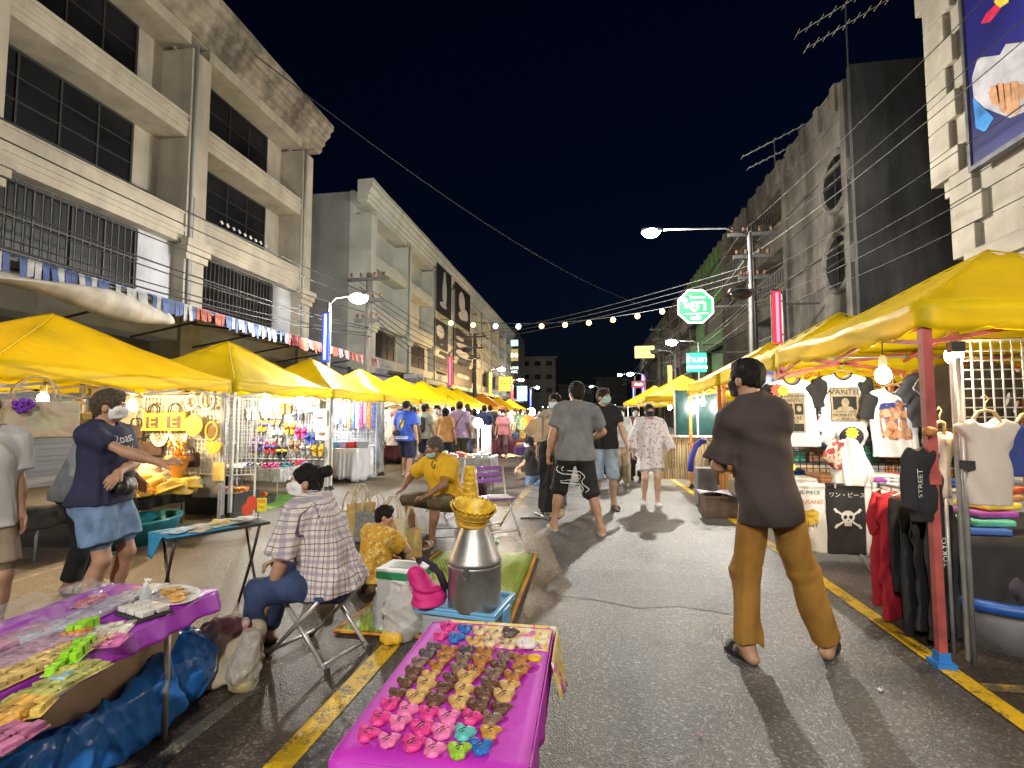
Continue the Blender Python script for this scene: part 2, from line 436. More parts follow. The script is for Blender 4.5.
def surface_nets(S, lo, h):
    ins = S < 0
    n = S.shape
    c = [ins[i:n[0]-1+i, j:n[1]-1+j, k:n[2]-1+k] for i in (0,1) for j in (0,1) for k in (0,1)]
    cnt = sum(x.astype(np.int8) for x in c)
    act = (cnt > 0) & (cnt < 8)
    I = np.argwhere(act)
    ids = np.full(act.shape, -1, np.int64); ids[act] = np.arange(len(I))
    off = np.array([(i,j,k) for i in (0,1) for j in (0,1) for k in (0,1)])
    val = np.stack([S[I[:,0]+o[0], I[:,1]+o[1], I[:,2]+o[2]] for o in off], 1)
    acc = np.zeros((len(I), 3)); num = np.zeros(len(I))
    for a in range(8):
        for b in range(a+1, 8):
            if np.abs(off[a]-off[b]).sum() != 1: continue
            va, vb = val[:,a], val[:,b]; msk = (va < 0) != (vb < 0)
            t = np.where(msk, va/np.where(msk, va-vb, 1), 0)
            acc += np.where(msk[:,None], off[a]+t[:,None]*(off[b]-off[a]), 0); num += msk
    V = lo+h*(I+acc/num[:,None])
    Fs = []
    for axis in range(3):
        o1, o2 = [(1,2),(2,0),(0,1)][axis]
        sl0 = [slice(None)]*3; sl1 = [slice(None)]*3; sl0[axis] = slice(0, n[axis]-1); sl1[axis] = slice(1, n[axis])
        ch = ins[tuple(sl0)] != ins[tuple(sl1)]
        E = np.argwhere(ch)
        E = E[(E[:,o1] > 0) & (E[:,o2] > 0) & (E[:,o1] < n[o1]-1) & (E[:,o2] < n[o2]-1)]
        if len(E) == 0: continue
        def cid(d1, d2):
            q = E.copy(); q[:,o1] += d1; q[:,o2] += d2; return ids[q[:,0], q[:,1], q[:,2]]
        quad = np.stack([cid(-1,-1), cid(0,-1), cid(0,0), cid(-1,0)], 1)
        fl = ins[E[:,0], E[:,1], E[:,2]]
        quad[~fl] = quad[~fl][:, ::-1]
        Fs.append(quad)
    return V, np.concatenate(Fs)
# ---------------------------------------------------------------- people
def nv(a):
    a = np.array(a, float); return a/(np.linalg.norm(a)+1e-9)
def eul(pitch=0, roll=0, yaw=0):
    """forward lean, lean to the figure's right, turn to its left (degrees); figure faces +Y"""
    return np.array((rotz(R(yaw))@roty(R(roll))@rotx(R(-pitch))))
def ik(a, c, l1, l2, hint):
    a = np.array(a, float); c = np.array(c, float); d = c-a; L = np.linalg.norm(d)
    mx = (l1+l2)*.998
    if L > mx: c = a+d/L*mx; d = c-a; L = mx
    u = d/L; x = (l1*l1-l2*l2+L*L)/(2*L); h = math.sqrt(max(0, l1*l1-x*x))
    q = np.array(hint, float); q = q-u*(q@u); q = nv(q)
    return a+u*x+q*h, c
SKIN = {
 'tan': lambda: M('skin_tan', (.42,.235,.145), .5, var=.10, scale=14, bump=.12, bscale=220, spec=.4),
 'brown': lambda: M('skin_brown', (.27,.135,.078), .48, var=.12, scale=14, bump=.12, bscale=220, spec=.45),
 'light': lambda: M('skin_light', (.56,.36,.26), .5, var=.09, scale=14, bump=.1, bscale=220, spec=.4)}
def hair_mat(name='hair_black', col=(.012,.010,.010)):
    return M(name, col, .62, var=.5, scale=30, bump=.9, bscale=55, aniso=(6,6,.9), spec=.22)
def person(loc, rz, label, h=1.70, bw=1.0, skin='tan', female=False, pel=(0,0,.93), hips_yaw=0, lean=(2,0,0), head=(0,0,0), footL=None, footR=None, handL=None, handR=None,
           elbL=(-.6,-1,-.2), elbR=(.6,-1,-.2), kneeL=(0,1,0), kneeR=(0,1,0), fdirL=(0,.25,-1), fdirR=(0,.25,-1), palmL=(1,0,0), palmR=(-1,0,0), curl=.45,
           hair='short', hair_col=None, mask=None, shirt=None, legs=None, shoes=None, vox=.012, group=None, face=True, glasses=False, belly=0.0, seed=1, loc_z=0.0):
    s = h/1.70
    root = thing('person', label, 'person', (loc[0], loc[1], loc_z), rz, group)
    A = lambda *v: np.array(v, float)*s
    P = np.array(pel, float)*s
    Rh = eul(lean[0]*.35, lean[1]*.3, hips_yaw); Rt = eul(*lean)
    w = bw; fa = .86 if female else 1.0
    # --- joints
    waist = P+Rh@A(0,0,.15); chest = waist+Rt@A(0,0,.16); neck = waist+Rt@A(0,-.012,.375); 
    sw = .152 if female else .176
    sh = {-1: waist+Rt@A(-sw*w,-.012,.309), 1: waist+Rt@A(sw*w,-.012,.309)}
    hip = {-1: P+Rh@A(-.088*w,0,-.035), 1: P+Rh@A(.088*w,0,-.035)}
    Rhd = Rt@np.array(rotz(0)) ; Rhd = eul(lean[0]*.4, lean[1]*.4, lean[2]*.7)@eul(head[1], head[2], head[0])
    hb = neck+eul(lean[0]*.7,lean[1]*.7,lean[2])@A(0,.012,.045); hc = hb+Rhd@A(0,.012,.098)
    H = lambda x,y,z: hc+Rhd@(np.array((x,y,z))*s)
    ft = {}
    for sd, f in ((-1, footL), (1, footR)):
        if f is None: f = (sd*.10, .0, 0, -sd*8)
        a = np.array((f[0], f[1], f[2]+.075))*s; d = np.array((math.sin(-R(f[3])), math.cos(R(f[3])), -math.sin(R(f[4])) if len(f) > 4 else 0)); ft[sd] = (a, d)
    kn = {}; an = {}
    for sd, kh in ((-1, kneeL), (1, kneeR)):
        kn[sd], an[sd] = ik(hip[sd], ft[sd][0], .435*s, .415*s, kh)
    el = {}; wr = {}
    for sd, hp, eh in ((-1, handL, elbL), (1, handR, elbR)):
        if hp is None: hp = (sd*(.25+.02*w), .04, .86)
        el[sd], wr[sd] = ik(sh[sd], np.array(hp)*s, .285*s, .25*s, eh)
    # --- body surface
    def torso(S, e=0.0, k=.06, shape=1.0):
        e = e
        S.ell(P+Rh@A(0,-.005,.0), (np.array((.158*w,.108*w,.125))*s+e), Rh, k=k*s)
        for sd in (-1, 1): S.ell(P+Rh@A(sd*.07*w,-.055,-.06), (np.array((.085*w,.085*w,.095))*s+e), Rh, k=.05*s)
        S.ell(waist+Rt@A(0,.005+belly*.3,.0), (np.array((.138*w,.100*w+belly,.16))*s+e), Rt, k=k*s)
        S.ell(chest+Rt@A(0,.0,.02), (np.array((.158*w,.108*w,.19))*s+e), Rt, k=k*s)
        S.cone(sh[-1]*.76+sh[1]*.24, sh[1]*.76+sh[-1]*.24, .060*s+e*.8, .060*s+e*.8, k=k*s)
        for sd in (-1, 1):
            S.ell(sh[sd]+Rt@A(-sd*.012,0,-.005), np.array((.052,.056,.058))*s*(.9+.1*w)*(.5+.5*fa)+e*.95, None, k=.05*s)
            if female: S.ell(chest+Rt@A(sd*.072,.082,-.005), np.array((.066,.058,.068))*s+e, Rt, k=.04*s)
            else: S.ell(chest+Rt@A(sd*.07,.07,.05), np.array((.075,.04,.06))*s+e, Rt, k=.05*s)
            S.cone(neck+Rt@A(sd*.03,-.015,.02), sh[sd]+Rt@A(-sd*.03,-.01,.035), .036*s+e, .030*s+e, k=.04*s)
    B = Sdf(); torso(B)
    B.cone(neck+Rt@A(0,-.005,-.02), hb+Rhd@A(0,-.005,.03), .057*s*(.85+.15*w), .050*s, k=.035*s)
    # head
    B.ell(H(0,-.012,.028), np.array((.076,.094,.088))*s, Rhd, k=.03*s)
    B.ell(H(0,.022,-.035), np.array((.060,.066,.076))*s, Rhd, k=.03*s)
    B.ell(H(0,.05,-.088), np.array((.030,.028,.020))*s, Rhd, k=.03*s)
    for sd in (-1, 1):
        B.ell(H(sd*.074,-.008,-.018), np.array((.011,.021,.032))*s, Rhd, k=.008*s)
        B.ell(H(sd*.040,.062,-.022), np.array((.024,.020,.022))*s, Rhd, k=.02*s)
    if face:
        B.ell(H(0,.078,.024), np.array((.055,.014,.010))*s, Rhd, k=.012*s)          # brow
        for sd in (-1, 1): B.ell(H(sd*.031,.094,.004), np.array((.017,.014,.010))*s, Rhd, k=.012*s, mode='-')
        B.cone(H(0,.086,.010), H(0,.106,-.026), .008*s, .0125*s, k=.014*s)
        for sd in (-1, 1): B.ell(H(sd*.012,.098,-.029), np.array((.008,.010,.007))*s, Rhd, k=.006*s)
        B.ell(H(0,.083,-.058), np.array((.023,.011,.0065))*s, Rhd, k=.006*s); B.ell(H(0,.081,-.069), np.array((.020,.011,.007))*s, Rhd, k=.006*s)
    q = .88+.12*w
    for sd in (-1, 1):
        a, b, c = hip[sd], kn[sd], an[sd]
        B.cone(a, b, .083*s*w, .054*s*q, k=.05*s)
        B.cone(b, c, .052*s*q, .036*s, k=.03*s)
        back = -nv(np.cross(np.cross(b-a, c-b), c-b)) if np.linalg.norm(np.cross(b-a, c-b)) > 1e-4 else np.array((0,-1,0))
        u = nv(c-b); bk = np.array((0,-1,0)) if abs(u[2]) > .8 else back
        B.ell(b*.68+c*.32+bk*.018*s, np.array((.05,.05,.115))*s*q, _frame(u), k=.04*s)
        d = nv(ft[sd][1]); hl = c+np.array((0,0,-.045))*s-d*.035*s; toe = c+np.array((0,0,-.055))*s+d*.135*s
        if len((footL or (0,)*4)) > 4: pass
        B.cone(c, hl, .036*s, .031*s, k=.03*s); B.cone(c+d*.01*s, toe-d*.02*s, .034*s, .021*s, k=.03*s, sq=((0,0,1), .8)); B.cone(hl, toe, .030*s, .026*s, k=.03*s, sq=((0,0,1), .7))
        sdv = np.cross(d, (0,0,1))
        for i in range(5):
            o = (i-2)*.0145*s; ln = (.030, .026, .022, .018, .014)[i if sd*1 < 0 else i]*s
            B.cone(toe+sdv*o*sd*-1, toe+sdv*o*sd*-1+d*ln-np.array((0,0,.004))*s, .0095*s, .0085*s, k=.006*s)
        a, b, c = sh[sd], el[sd], wr[sd]
        B.cone(a, b, .050*s*w*fa, .037*s*q*fa, k=.04*s); B.cone(b, c, .039*s*q, .026*s*q, k=.025*s, )
        B.ell(b*.72+c*.28, np.array((.040,.040,.08))*s*q, _frame(nv(c-b)), k=.03*s)
        f = nv(fdirL if sd < 0 else fdirR); n = nv(palmL if sd < 0 else palmR); n = nv(n-f*(n@f)); t = np.cross(f, n)
        if t@nv((0,1,0.2)) < 0: t = -t            # the thumb side
        pc = c+f*.05*s
        B.cone(c+f*.012*s, c+f*.078*s, .027*s, .038*s, k=.02*s, sq=(n, .42))
        kk = .004
        for i in range(4):
            o = (.030, .011, -.010, -.029)[i]; ln = (.072, .080, .074, .058)[i]
            b0 = c+f*(.082-.006*abs(i-1))*s+t*o*s
            cv = curl*(1+.12*i)
            d1 = nv(f*math.cos(cv*.6)+n*math.sin(cv*.6)+t*(o*1.2)); d2 = nv(f*math.cos(cv*1.6)+n*math.sin(cv*1.6)+t*(o*.5)); d3 = nv(f*math.cos(cv*2.4)+n*math.sin(cv*2.4))
            m1 = b0+d1*ln*.45*s; m2 = m1+d2*ln*.32*s; m3 = m2+d3*ln*.23*s
            B.cone(b0-f*.012*s, m1, .0100*s, .0090*s, k=kk); B.cone(m1, m2, .0090*s, .0084*s, k=kk); B.cone(m2, m3, .0084*s, .0072*s, k=kk)
        tb = c+f*.022*s+t*.028*s; t1 = tb+nv(f*.75+t*.62+n*.25)*.040*s; t2 = t1+nv(f*.95+t*.2+n*.35)*.032*s
        B.cone(c+f*.02*s+t*.012*s, tb, .016*s, .0145*s, k=.012); B.cone(tb, t1, .0135*s, .0112*s, k=kk); B.cone(t1, t2, .0108*s, .0085*s, k=kk)
    B.build('body', SKIN[skin](), root, vox)
    # --- eyes
    if face:
        for sd in (-1, 1):
            if vox > .0125: break
            e = MB(); e.sphere((0,0,0), .0125*s, 12, 8)
            o = e.build('eye', eye_mat(), root, True, local=True)
            o.matrix_local = Matrix.Translation(Vector(H(sd*.031,.0765,.004)))@Matrix(Rhd.tolist()).to_4x4()
        if vox <= .0125:
            br = Sdf()
            for sd in (-1, 1): br.cone(H(sd*.014,.0925,.024), H(sd*.046,.083,.027), .0050*s, .0032*s, k=.0)
            br.build('eyebrows', hair_mat(), root, .004)
    # --- clothes
    if shirt:
        c = dict(mat=None, sleeve=.55, hem=.10, ease=.016, fold=.007, neckr=.062, flare=.02, loose=.0, collar=None); c.update(shirt)
        S = Sdf(); torso(S, c['ease'], .07)
        hemp = P+Rh@A(0,0,-c['hem'])
        S.cone(chest+Rt@A(0,-.0,-.02), P+Rh@A(0,-.005,-c['hem']-.05), .150*s*w+c['ease'], (.160*w+c['flare'])*s+c['ease'], k=.05, sq=(Rh@np.array((0,1,0)), .70+belly), flat=False)
        for sd in (-1, 1):
            a, b, cc = sh[sd], el[sd], wr[sd]; t = c['sleeve']
            S.cone(a, a+(b-a)*min(.35, t*.6), .051*s*w*fa+c['ease'], .046*s*w*fa+c['ease'], k=.04*s)
            r0 = .050*s*w*fa+c['ease']; r1 = (.050+c['loose'])*s*q+c['ease']
            if t <= 1: S.cone(a-(b-a)*.02, a+(b-a)*t, r0*1.06, r1, k=.04, flat=True)
            else:
                S.cone(a-(b-a)*.05, b, r0, r1, k=.05); S.cone(b, b+(cc-b)*(t-1), r1, (.034+c['loose'])*s+c['ease'], k=.02, flat=True)
        le = (legs or {}).get('ease', .014)+.006; up = hip[1]-kn[1]; lim = .34 if abs(nv(up)[2]) > .8 else .16
        for sd in (-1, 1):
            S.cone(hip[sd], hip[sd]+(kn[sd]-hip[sd])*lim, .086*s*w+le, (.083*w-.02*lim)*s+le+.006, k=.05)
            S.ell(P+Rh@A(sd*.07*w,-.055,-.06), np.array((.086*w,.086*w,.095))*s+le, Rh, k=.05)
        S.ell(waist+Rh@A(0,.005,-.04), np.array((.138*w,.100*w+belly*.8,.12))*s+le, Rh, k=.06); S.ell(P+Rh@A(0,-.005,.0), np.array((.160*w,.110*w,.125))*s+le, Rh, k=.05)
        S.folds(c['fold']*1.5, seed, c.get('ff', 1.0)/s)
        torso(S, .007, .06)
        S.cone(neck+Rt@A(0,-.005,-.03), hb+Rhd@A(0,-.005,.02), .066*s, .064*s, k=.035*s)
        for sd in (-1, 1):
            S.cone(sh[sd], sh[sd]+(el[sd]-sh[sd])*min(.8, c['sleeve']*.8), .050*s*w*fa+.008, .044*s*w*fa+.006, k=.04*s)
        S.cut(hemp, Rh@np.array((0,0,-1)))
        S.cut(neck+Rt@A(0,0,.048+c.get('neckup',0)), Rt@np.array((0,0,1)))
        if c['neckr']: S.ell(neck+Rt@A(0,.035,.055), np.array((c['neckr'],.08,c.get('neckd',.055)))*s, Rt, k=.008, mode='-')
        root_sh = S.build('shirt', c['mat'], root, vox*.95)
    if legs:
        c = dict(mat=None, length=.55, ease=.014, fold=.006, flare=.02, rise=.11, taper=None); c.update(legs)
        S = Sdf()
        S.ell(P+Rh@A(0,-.005,.0), (np.array((.160*w,.110*w,.125))*s+c['ease']), Rh, k=.05)
        S.ell(waist+Rh@A(0,.005,-.04), (np.array((.138*w,.100*w+belly*.8,.12))*s+c['ease']*.8), Rh, k=.06)
        for sd in (-1, 1):
            S.ell(P+Rh@A(sd*.07*w,-.055,-.06), (np.array((.086*w,.086*w,.095))*s+c['ease']), Rh, k=.04)
            a, b, cc = hip[sd], kn[sd], an[sd]; t = c['length']*2
            e = c['ease']; fl = c['flare']
            if t <= 1: S.cone(a, a+(b-a)*t, .086*s*w+e, (.083*w-(.029)*t+fl)*s+e, k=.035, flat=True)
            else:
                S.cone(a, b, .086*s*w+e, (.056+fl*.6)*s*q+e, k=.035)
                r2 = (c['taper'] if c['taper'] else .044+fl)
                S.cone(b, b+(cc-b)*(t-1), (.056+fl*.6)*s*q+e, r2*s+e, k=.03, flat=True)
        S.folds(c['fold']*1.2, seed+9, 1.0/s, (1,1,.5))
        for sd in (-1, 1):
            S.cone(hip[sd], hip[sd]+(kn[sd]-hip[sd])*min(1, c['length']*2), .083*s*w+.006, (.054*q if c['length'] > .49 else .068)*s+.006, k=.04*s)
        S.cut(waist+Rh@A(0,0,c['rise']-.13), Rh@np.array((0,0,1)))
        S.build(c.get('name', 'trousers'), c['mat'], root, vox*.95)
    if shoes:
        for sd in (-1, 1):
            S = Sdf(); c = an[sd]; d = nv(ft[sd][1]); zb = c[2]-.075*s
            hl = c+np.array((0,0,-.05))*s-d*.035*s; toe = c+np.array((0,0,-.055))*s+d*.150*s
            if shoes.get('kind', 'shoe') == 'shoe':
                S.cone(hl, toe, .040*s, .036*s, k=.02, sq=((0,0,1), .8)); S.cone(c+np.array((0,0,-.02))*s, toe-d*.05*s, .044*s, .034*s, k=.02)
                S.cut((0,0,zb+.004), (0,0,-1)); S.cut(c+np.array((0,0,.005))*s, (0,0,1))
                S.build('shoe', shoes['mat'], root, max(.006, vox*.7))
                q2 = MB(); pts = _sole(hl+d*0.0, toe, d, .043*s); q2.poly([(p[0],p[1],zb) for p in pts], (0,0,1), .022*s)
                q2.build('sole', shoes.get('sole', M('white_rubber', (.75,.74,.7), .6)), root, local=True)
            else:
                q2 = MB(); pts = _sole(hl, toe+d*.02, d, .045*s); q2.poly([(p[0],p[1],zb-.002) for p in pts], (0,0,1), .024*s)
                q2.build('sole', shoes['mat'], root, local=True)
                sdv = np.cross(d, (0,0,1)); q3 = MB()
                m = hl+d*.115*s
                def arch(o, wd):
                    def fn(u, v):
                        a = (v-.5)*PI*1.0
                        p = m+d*(o+(u-.5)*wd)+sdv*.047*s*math.sin(a); return Vector((p[0], p[1], zb+.018+.056*s*max(0, math.cos(a))**.7))
                    return fn
                q3.grid(arch(.02*s, .05*s), 2, 10); 
                if shoes.get('two', True): q3.grid(arch(-.04*s, .03*s), 2, 10)
                q3.build('strap', shoes.get('strap', shoes['mat']), root, True, solid=.006, local=True)
    # --- hair
    hm = hair_mat(*(hair_col or ()))
    S = Sdf(); k = .02*s
    if hair in ('short', 'fade', 'bun', 'bob', 'long', 'pony', 'curly', 'grey'):
        e = {'short': .014, 'fade': .010, 'bun': .012, 'bob': .022, 'long': .020, 'pony': .014, 'curly': .026, 'grey': .011}[hair]*s
        S.ell(H(0,-.014,.032), np.array((.076,.094,.088))*s+e, Rhd, k=k)
        if hair in ('short', 'curly'): S.ell(H(0,.035,.085), np.array((.055,.05,.035))*s, Rhd, k=k)
        if hair in ('short','fade'): S.ell(H(0,.02,.10), np.array((.062,.072,.030))*s, Rhd, k=k)
        if hair in ('bob', 'curly'): 
            S.ell(H(0,-.03,-.025), np.array((.092,.085,.085))*s, Rhd, k=k)
        if hair == 'long': S.cone(H(0,-.05,.0), H(0,-.075,-.26), .082*s, .075*s, k=k, sq=(Rhd@np.array((0,1,0)), .6))
        if hair == 'pony': S.cone(H(0,-.115,.04), H(0,-.14,-.20), .030*s, .022*s, k=k)
        if hair == 'fade': S.ell(H(0,-.055,-.015), np.array((.062,.050,.045))*s, Rhd, k=k)
        if hair in ('short','grey','pony','bun'): S.ell(H(0,-.05,-.03), np.array((.068,.060,.060))*s, Rhd, k=k)
        if hair == 'bun':
            S.ell(H(0,-.135,.075), np.array((.045,.045,.042))*s, Rhd, k=.012)
        S.folds(.004, seed+8, 5.0, (1,1,.35))
        # clear the face
        S.ell(H(0,.105,-.045), np.array((.078,.085,.095))*s, Rhd, k=.015, mode='-')
        if hair != 'long' and hair != 'bob' and hair != 'curly':
            for sd in (-1, 1): S.ell(H(sd*.09,.01,-.05), np.array((.03,.045,.065))*s, Rhd, k=.01, mode='-')
            S.cut(H(0,-.09,-.085 if hair != 'fade' else -.07), Rhd@np.array((0,-.25,-1)))
        fr = 1.0
        S.folds(.0045 if hair not in ('curly','bob') else .009, seed+3, 2.6, (1,1,.8))
        S.build('hair', hm, root, max(.006, vox*.8))
    elif hair == 'scarf':
        S.ell(H(0,-.014,.030), np.array((.085,.103,.097))*s, Rhd, k=k); S.ell(H(0,-.04,-.05), np.array((.075,.07,.09))*s, Rhd, k=k)
        S.ell(H(0,.105,-.045), np.array((.066,.075,.095))*s, Rhd, k=.015, mode='-'); S.folds(.003, seed, 2, (1,1,1))
        S.build('headscarf', M('black_scarf', (.012,.012,.014), .8), root, max(.007, vox*.8))
    if mask:
        S = Sdf(); e = .009*s; zt, zb_ = (-.002, -.105) if not mask.get('chin') else (-.062, -.15)
        S.ell(H(0,.022,-.035), np.array((.060,.066,.076))*s+e, Rhd, k=.02*s); S.ell(H(0,.05,-.088), np.array((.030,.028,.020))*s+e, Rhd, k=.03*s)
        for sd in (-1, 1): S.ell(H(sd*.040,.062,-.022), np.array((.024,.020,.022))*s+e, Rhd, k=.02*s)
        S.cone(H(0,.086,.0), H(0,.106,-.03), .012*s, .018*s, k=.03*s)
        S.cone(H(0,.086,-.03), H(0,.08,-.08), .03*s, .03*s, k=.03*s)
        for sd in (-1, 1): S.cone(H(sd*.055,.045,-.02), H(sd*.078,-.012,.0), .004*s, .0035*s, k=.004)
        S.cut(H(0,.10,zt), Rhd@nv((0,.25,1))); S.cut(H(0,0,zb_), Rhd@nv((0,.2,-1)))
        S.ell(H(0,-.012,-.02), np.array((.0725,.058,.12))*s, Rhd, k=.004, mode='-')
        S.build('face_mask', mask['mat'], root, .006 if vox < .0125 else .009)
    if glasses:
        g = MB()
        for sd in (-1, 1):
            c = H(sd*.033,.104,.002); rx = Rhd@np.array((1,0,0)); uz = Rhd@np.array((0,0,1))
            g.tube([Vector(c+(rx*math.cos(a)*.024+uz*math.sin(a)*.018)*s) for a in [2*PI*i/12 for i in range(13)]], .0022, 5)
            g.tube([Vector(H(sd*.056,.10,.006)), Vector(H(sd*.080,-.01,.004))], .0022, 5)
        g.tube([Vector(H(-.01,.107,.004)), Vector(H(.01,.107,.004))], .002, 5)
        g.build('glasses', M('black_plastic', (.02,.02,.022), .35), root, True, local=True)
    J = dict(P=P, waist=waist, chest=chest, neck=neck, sh=sh, el=el, wr=wr, kn=kn, an=an, Rt=Rt, Rh=Rh, H=H, s=s, Rhd=Rhd)
    return root, J
def _frame(u):
    """rotation with local z along u"""
    u = nv(u); a = np.array((1,0,0)) if abs(u[0]) < .8 else np.array((0,1,0))
    x = nv(np.cross(a, u)); y = np.cross(u, x)
    return np.stack([x, y, u], 1)
def _sole(hl, toe, d, w):
    sdv = np.cross(d, (0,0,1)); pts = []
    L = np.linalg.norm(toe-hl)
    for i in range(20):
        a = 2*PI*i/20; y = math.cos(a); x = math.sin(a)
        ww = w*(.82+.18*y); cy = (hl+toe)/2; l = L/2+.03
        pts.append(cy+d*y*l+sdv*x*ww*(1 if abs(y) < .7 else 1))
    return pts
def eye_mat():
    if 'eye' in MATS: return MATS['eye']
    m, nt, b, out = _nt('eye'); L = nt.links.new
    tc = _n(nt, 'ShaderNodeTexCoord'); sp = _n(nt, 'ShaderNodeSeparateXYZ'); L(tc.outputs['Object'], sp.inputs[0])
    g = _n(nt, 'ShaderNodeMath', operation='GREATER_THAN'); L(sp.outputs[1], g.inputs[0]); g.inputs[1].default_value = .0105
    mx = _n(nt, 'ShaderNodeMix', data_type='RGBA'); L(g.outputs[0], mx.inputs['Factor']); mx.inputs['A'].default_value = (.6,.57,.53,1); mx.inputs['B'].default_value = (.015,.01,.008,1)
    L(mx.outputs['Result'], b.inputs['Base Color']); b.inputs['Roughness'].default_value = .15
    MATS['eye'] = m; return m
def child(root, name): return next(c for c in root.children if c.name.split('.')[0] == name)
from mathutils.bvhtree import BVHTree
def wrap_text(root, part, lines, c, right, up, size, mat, depth=.0, name='lettering', off=.004, sx=1.0):
    """lettering laid onto the cloth of a figure: lines = [(text, size, drop)], given in the figure's own space"""
    o = child(root, part); me = o.data
    bv = BVHTree.FromPolygons([v.co for v in me.vertices], [tuple(p.vertices) for p in me.polygons])
    c = Vector(c); r = Vector(right).normalized(); u = Vector(up).normalized(); n = r.cross(u)
    mb = MB()
    for body, sz, drop in lines:
        vs, fs = text_mesh(body, sz, 0.0, .0, 'CENTER', sx)
        W = []
        for v in vs:
            p = c+r*v[0]+u*(v[1]-drop)+n*.6
            hit = bv.ray_cast(p, -n, 2.0)
            W.append((hit[0]+n*off) if hit[0] is not None else c+r*v[0]+u*(v[1]-drop))
        mb.add(W, fs)
    return mb.build(name, mat, root, local=True)
# ---------------------------------------------------------------- ground, road lines, pavements
def asphalt_mat(name='asphalt', lo=(.072,.066,.060,1), hi=(.150,.147,.144,1)):
    m, nt, b, out = _nt(name); L = nt.links.new
    g = _n(nt, 'ShaderNodeNewGeometry'); P = g.outputs['Position']
    big = _n(nt, 'ShaderNodeTexNoise'); big.inputs['Scale'].default_value = .55; big.inputs['Detail'].default_value = 7; big.inputs['Roughness'].default_value = .62; L(P, big.inputs['Vector'])
    r1 = _n(nt, 'ShaderNodeValToRGB'); e = r1.color_ramp.elements
    e[0].position = .34; e[0].color = lo; e[1].position = .68; e[1].color = hi; L(big.outputs['Fac'], r1.inputs['Fac'])
    vo = _n(nt, 'ShaderNodeTexVoronoi'); vo.inputs['Scale'].default_value = 95; L(P, vo.inputs['Vector'])
    sc = _n(nt, 'ShaderNodeSeparateColor'); L(vo.outputs['Color'], sc.inputs[0])
    r2 = _n(nt, 'ShaderNodeValToRGB'); e = r2.color_ramp.elements; e[0].position = .0; e[0].color = (.68,.68,.68,1); e[1].position = 1; e[1].color = (1.2,1.2,1.2,1)
    e2 = e.new(.80); e2.color = (1.05,1.05,1.05,1); e3 = e.new(.9); e3.color = (2.7,2.65,2.6,1)
    L(sc.outputs[0], r2.inputs['Fac'])
    mx = _n(nt, 'ShaderNodeMix', data_type='RGBA', blend_type='MULTIPLY'); mx.inputs['Factor'].default_value = 1; L(r1.outputs['Color'], mx.inputs['A']); L(r2.outputs['Color'], mx.inputs['B'])
    # worn stains and patches
    st = _n(nt, 'ShaderNodeTexNoise'); st.inputs['Scale'].default_value = 1.7; st.inputs['Detail'].default_value = 3; L(P, st.inputs['Vector'])
    r3 = _n(nt, 'ShaderNodeValToRGB'); e = r3.color_ramp.elements; e[0].position = .60; e[0].color = (1,1,1,1); e[1].position = .70; e[1].color = (.55,.53,.5,1); L(st.outputs['Fac'], r3.inputs['Fac'])
    m2 = _n(nt, 'ShaderNodeMix', data_type='RGBA', blend_type='MULTIPLY'); m2.inputs['Factor'].default_value = .8; L(mx.outputs['Result'], m2.inputs['A']); L(r3.outputs['Color'], m2.inputs['B'])
    L(m2.outputs['Result'], b.inputs['Base Color'])
    rr = _n(nt, 'ShaderNodeMapRange'); rr.inputs[3].default_value = .30; rr.inputs[4].default_value = .6; L(big.outputs['Fac'], rr.inputs[0]); rr.inputs[1].default_value = .3; rr.inputs[2].default_value = .7
    L(rr.outputs[0], b.inputs['Roughness']); b.inputs['Specular IOR Level'].default_value = .5
    v2 = _n(nt, 'ShaderNodeTexVoronoi'); v2.inputs['Scale'].default_value = 130; L(P, v2.inputs['Vector'])
    n3 = _n(nt, 'ShaderNodeTexNoise'); n3.inputs['Scale'].default_value = 38; n3.inputs['Detail'].default_value = 3; L(P, n3.inputs['Vector'])
    ad = _n(nt, 'ShaderNodeMath', operation='ADD'); L(v2.outputs['Distance'], ad.inputs[0]); L(n3.outputs['Fac'], ad.inputs[1])
    bp = _n(nt, 'ShaderNodeBump'); bp.inputs['Strength'].default_value = .42; bp.inputs['Distance'].default_value = .008; L(ad.outputs[0], bp.inputs['Height']); L(bp.outputs['Normal'], b.inputs['Normal'])
    return m
ASPH = asphalt_mat()
g = MB(); g.grid(lambda u, v: (-260+520*u, -120+520*v, 0), 4, 4)
tag(g.build('road', ASPH), kind='structure')
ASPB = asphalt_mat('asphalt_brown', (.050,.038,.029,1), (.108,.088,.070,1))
def sheet(name, pts, mat, z):
    m = MB(); m.add([(p[0], p[1], z) for p in pts], [tuple(range(len(pts)))]); return tag(m.build(name, mat), kind='structure')
sheet('brown_road_strip', [(-7.7,-10),(-1.24,-10),(-1.16,26),(-7.7,26)], ASPB, .002); sheet('brown_road_strip', [(1.97,-10),(4.9,-10),(4.9,26),(1.72,26)], ASPB, .002)  # browner, darker asphalt tone along both edges of the road
rg_ = random.Random(3)
for cx, cy, rx, ry, mt in ((.35,1.75,.30,.22,asphalt_mat('asphalt_new', (.11,.105,.10,1), (.20,.195,.19,1))),(.5,4.3,.9,.5,asphalt_mat('asphalt_patch', (.055,.052,.05,1), (.115,.112,.11,1))),(-.4,9.2,1.1,.8,None),(1.2,13,1.0,1.6,None)):
    sheet('road_patch', [(cx+rx*math.cos(2*PI*k/18)*rg_.uniform(.75,1.1), cy+ry*math.sin(2*PI*k/18)*rg_.uniform(.75,1.1)) for k in range(18)], mt or bpy.data.materials['asphalt_patch'], .0025)
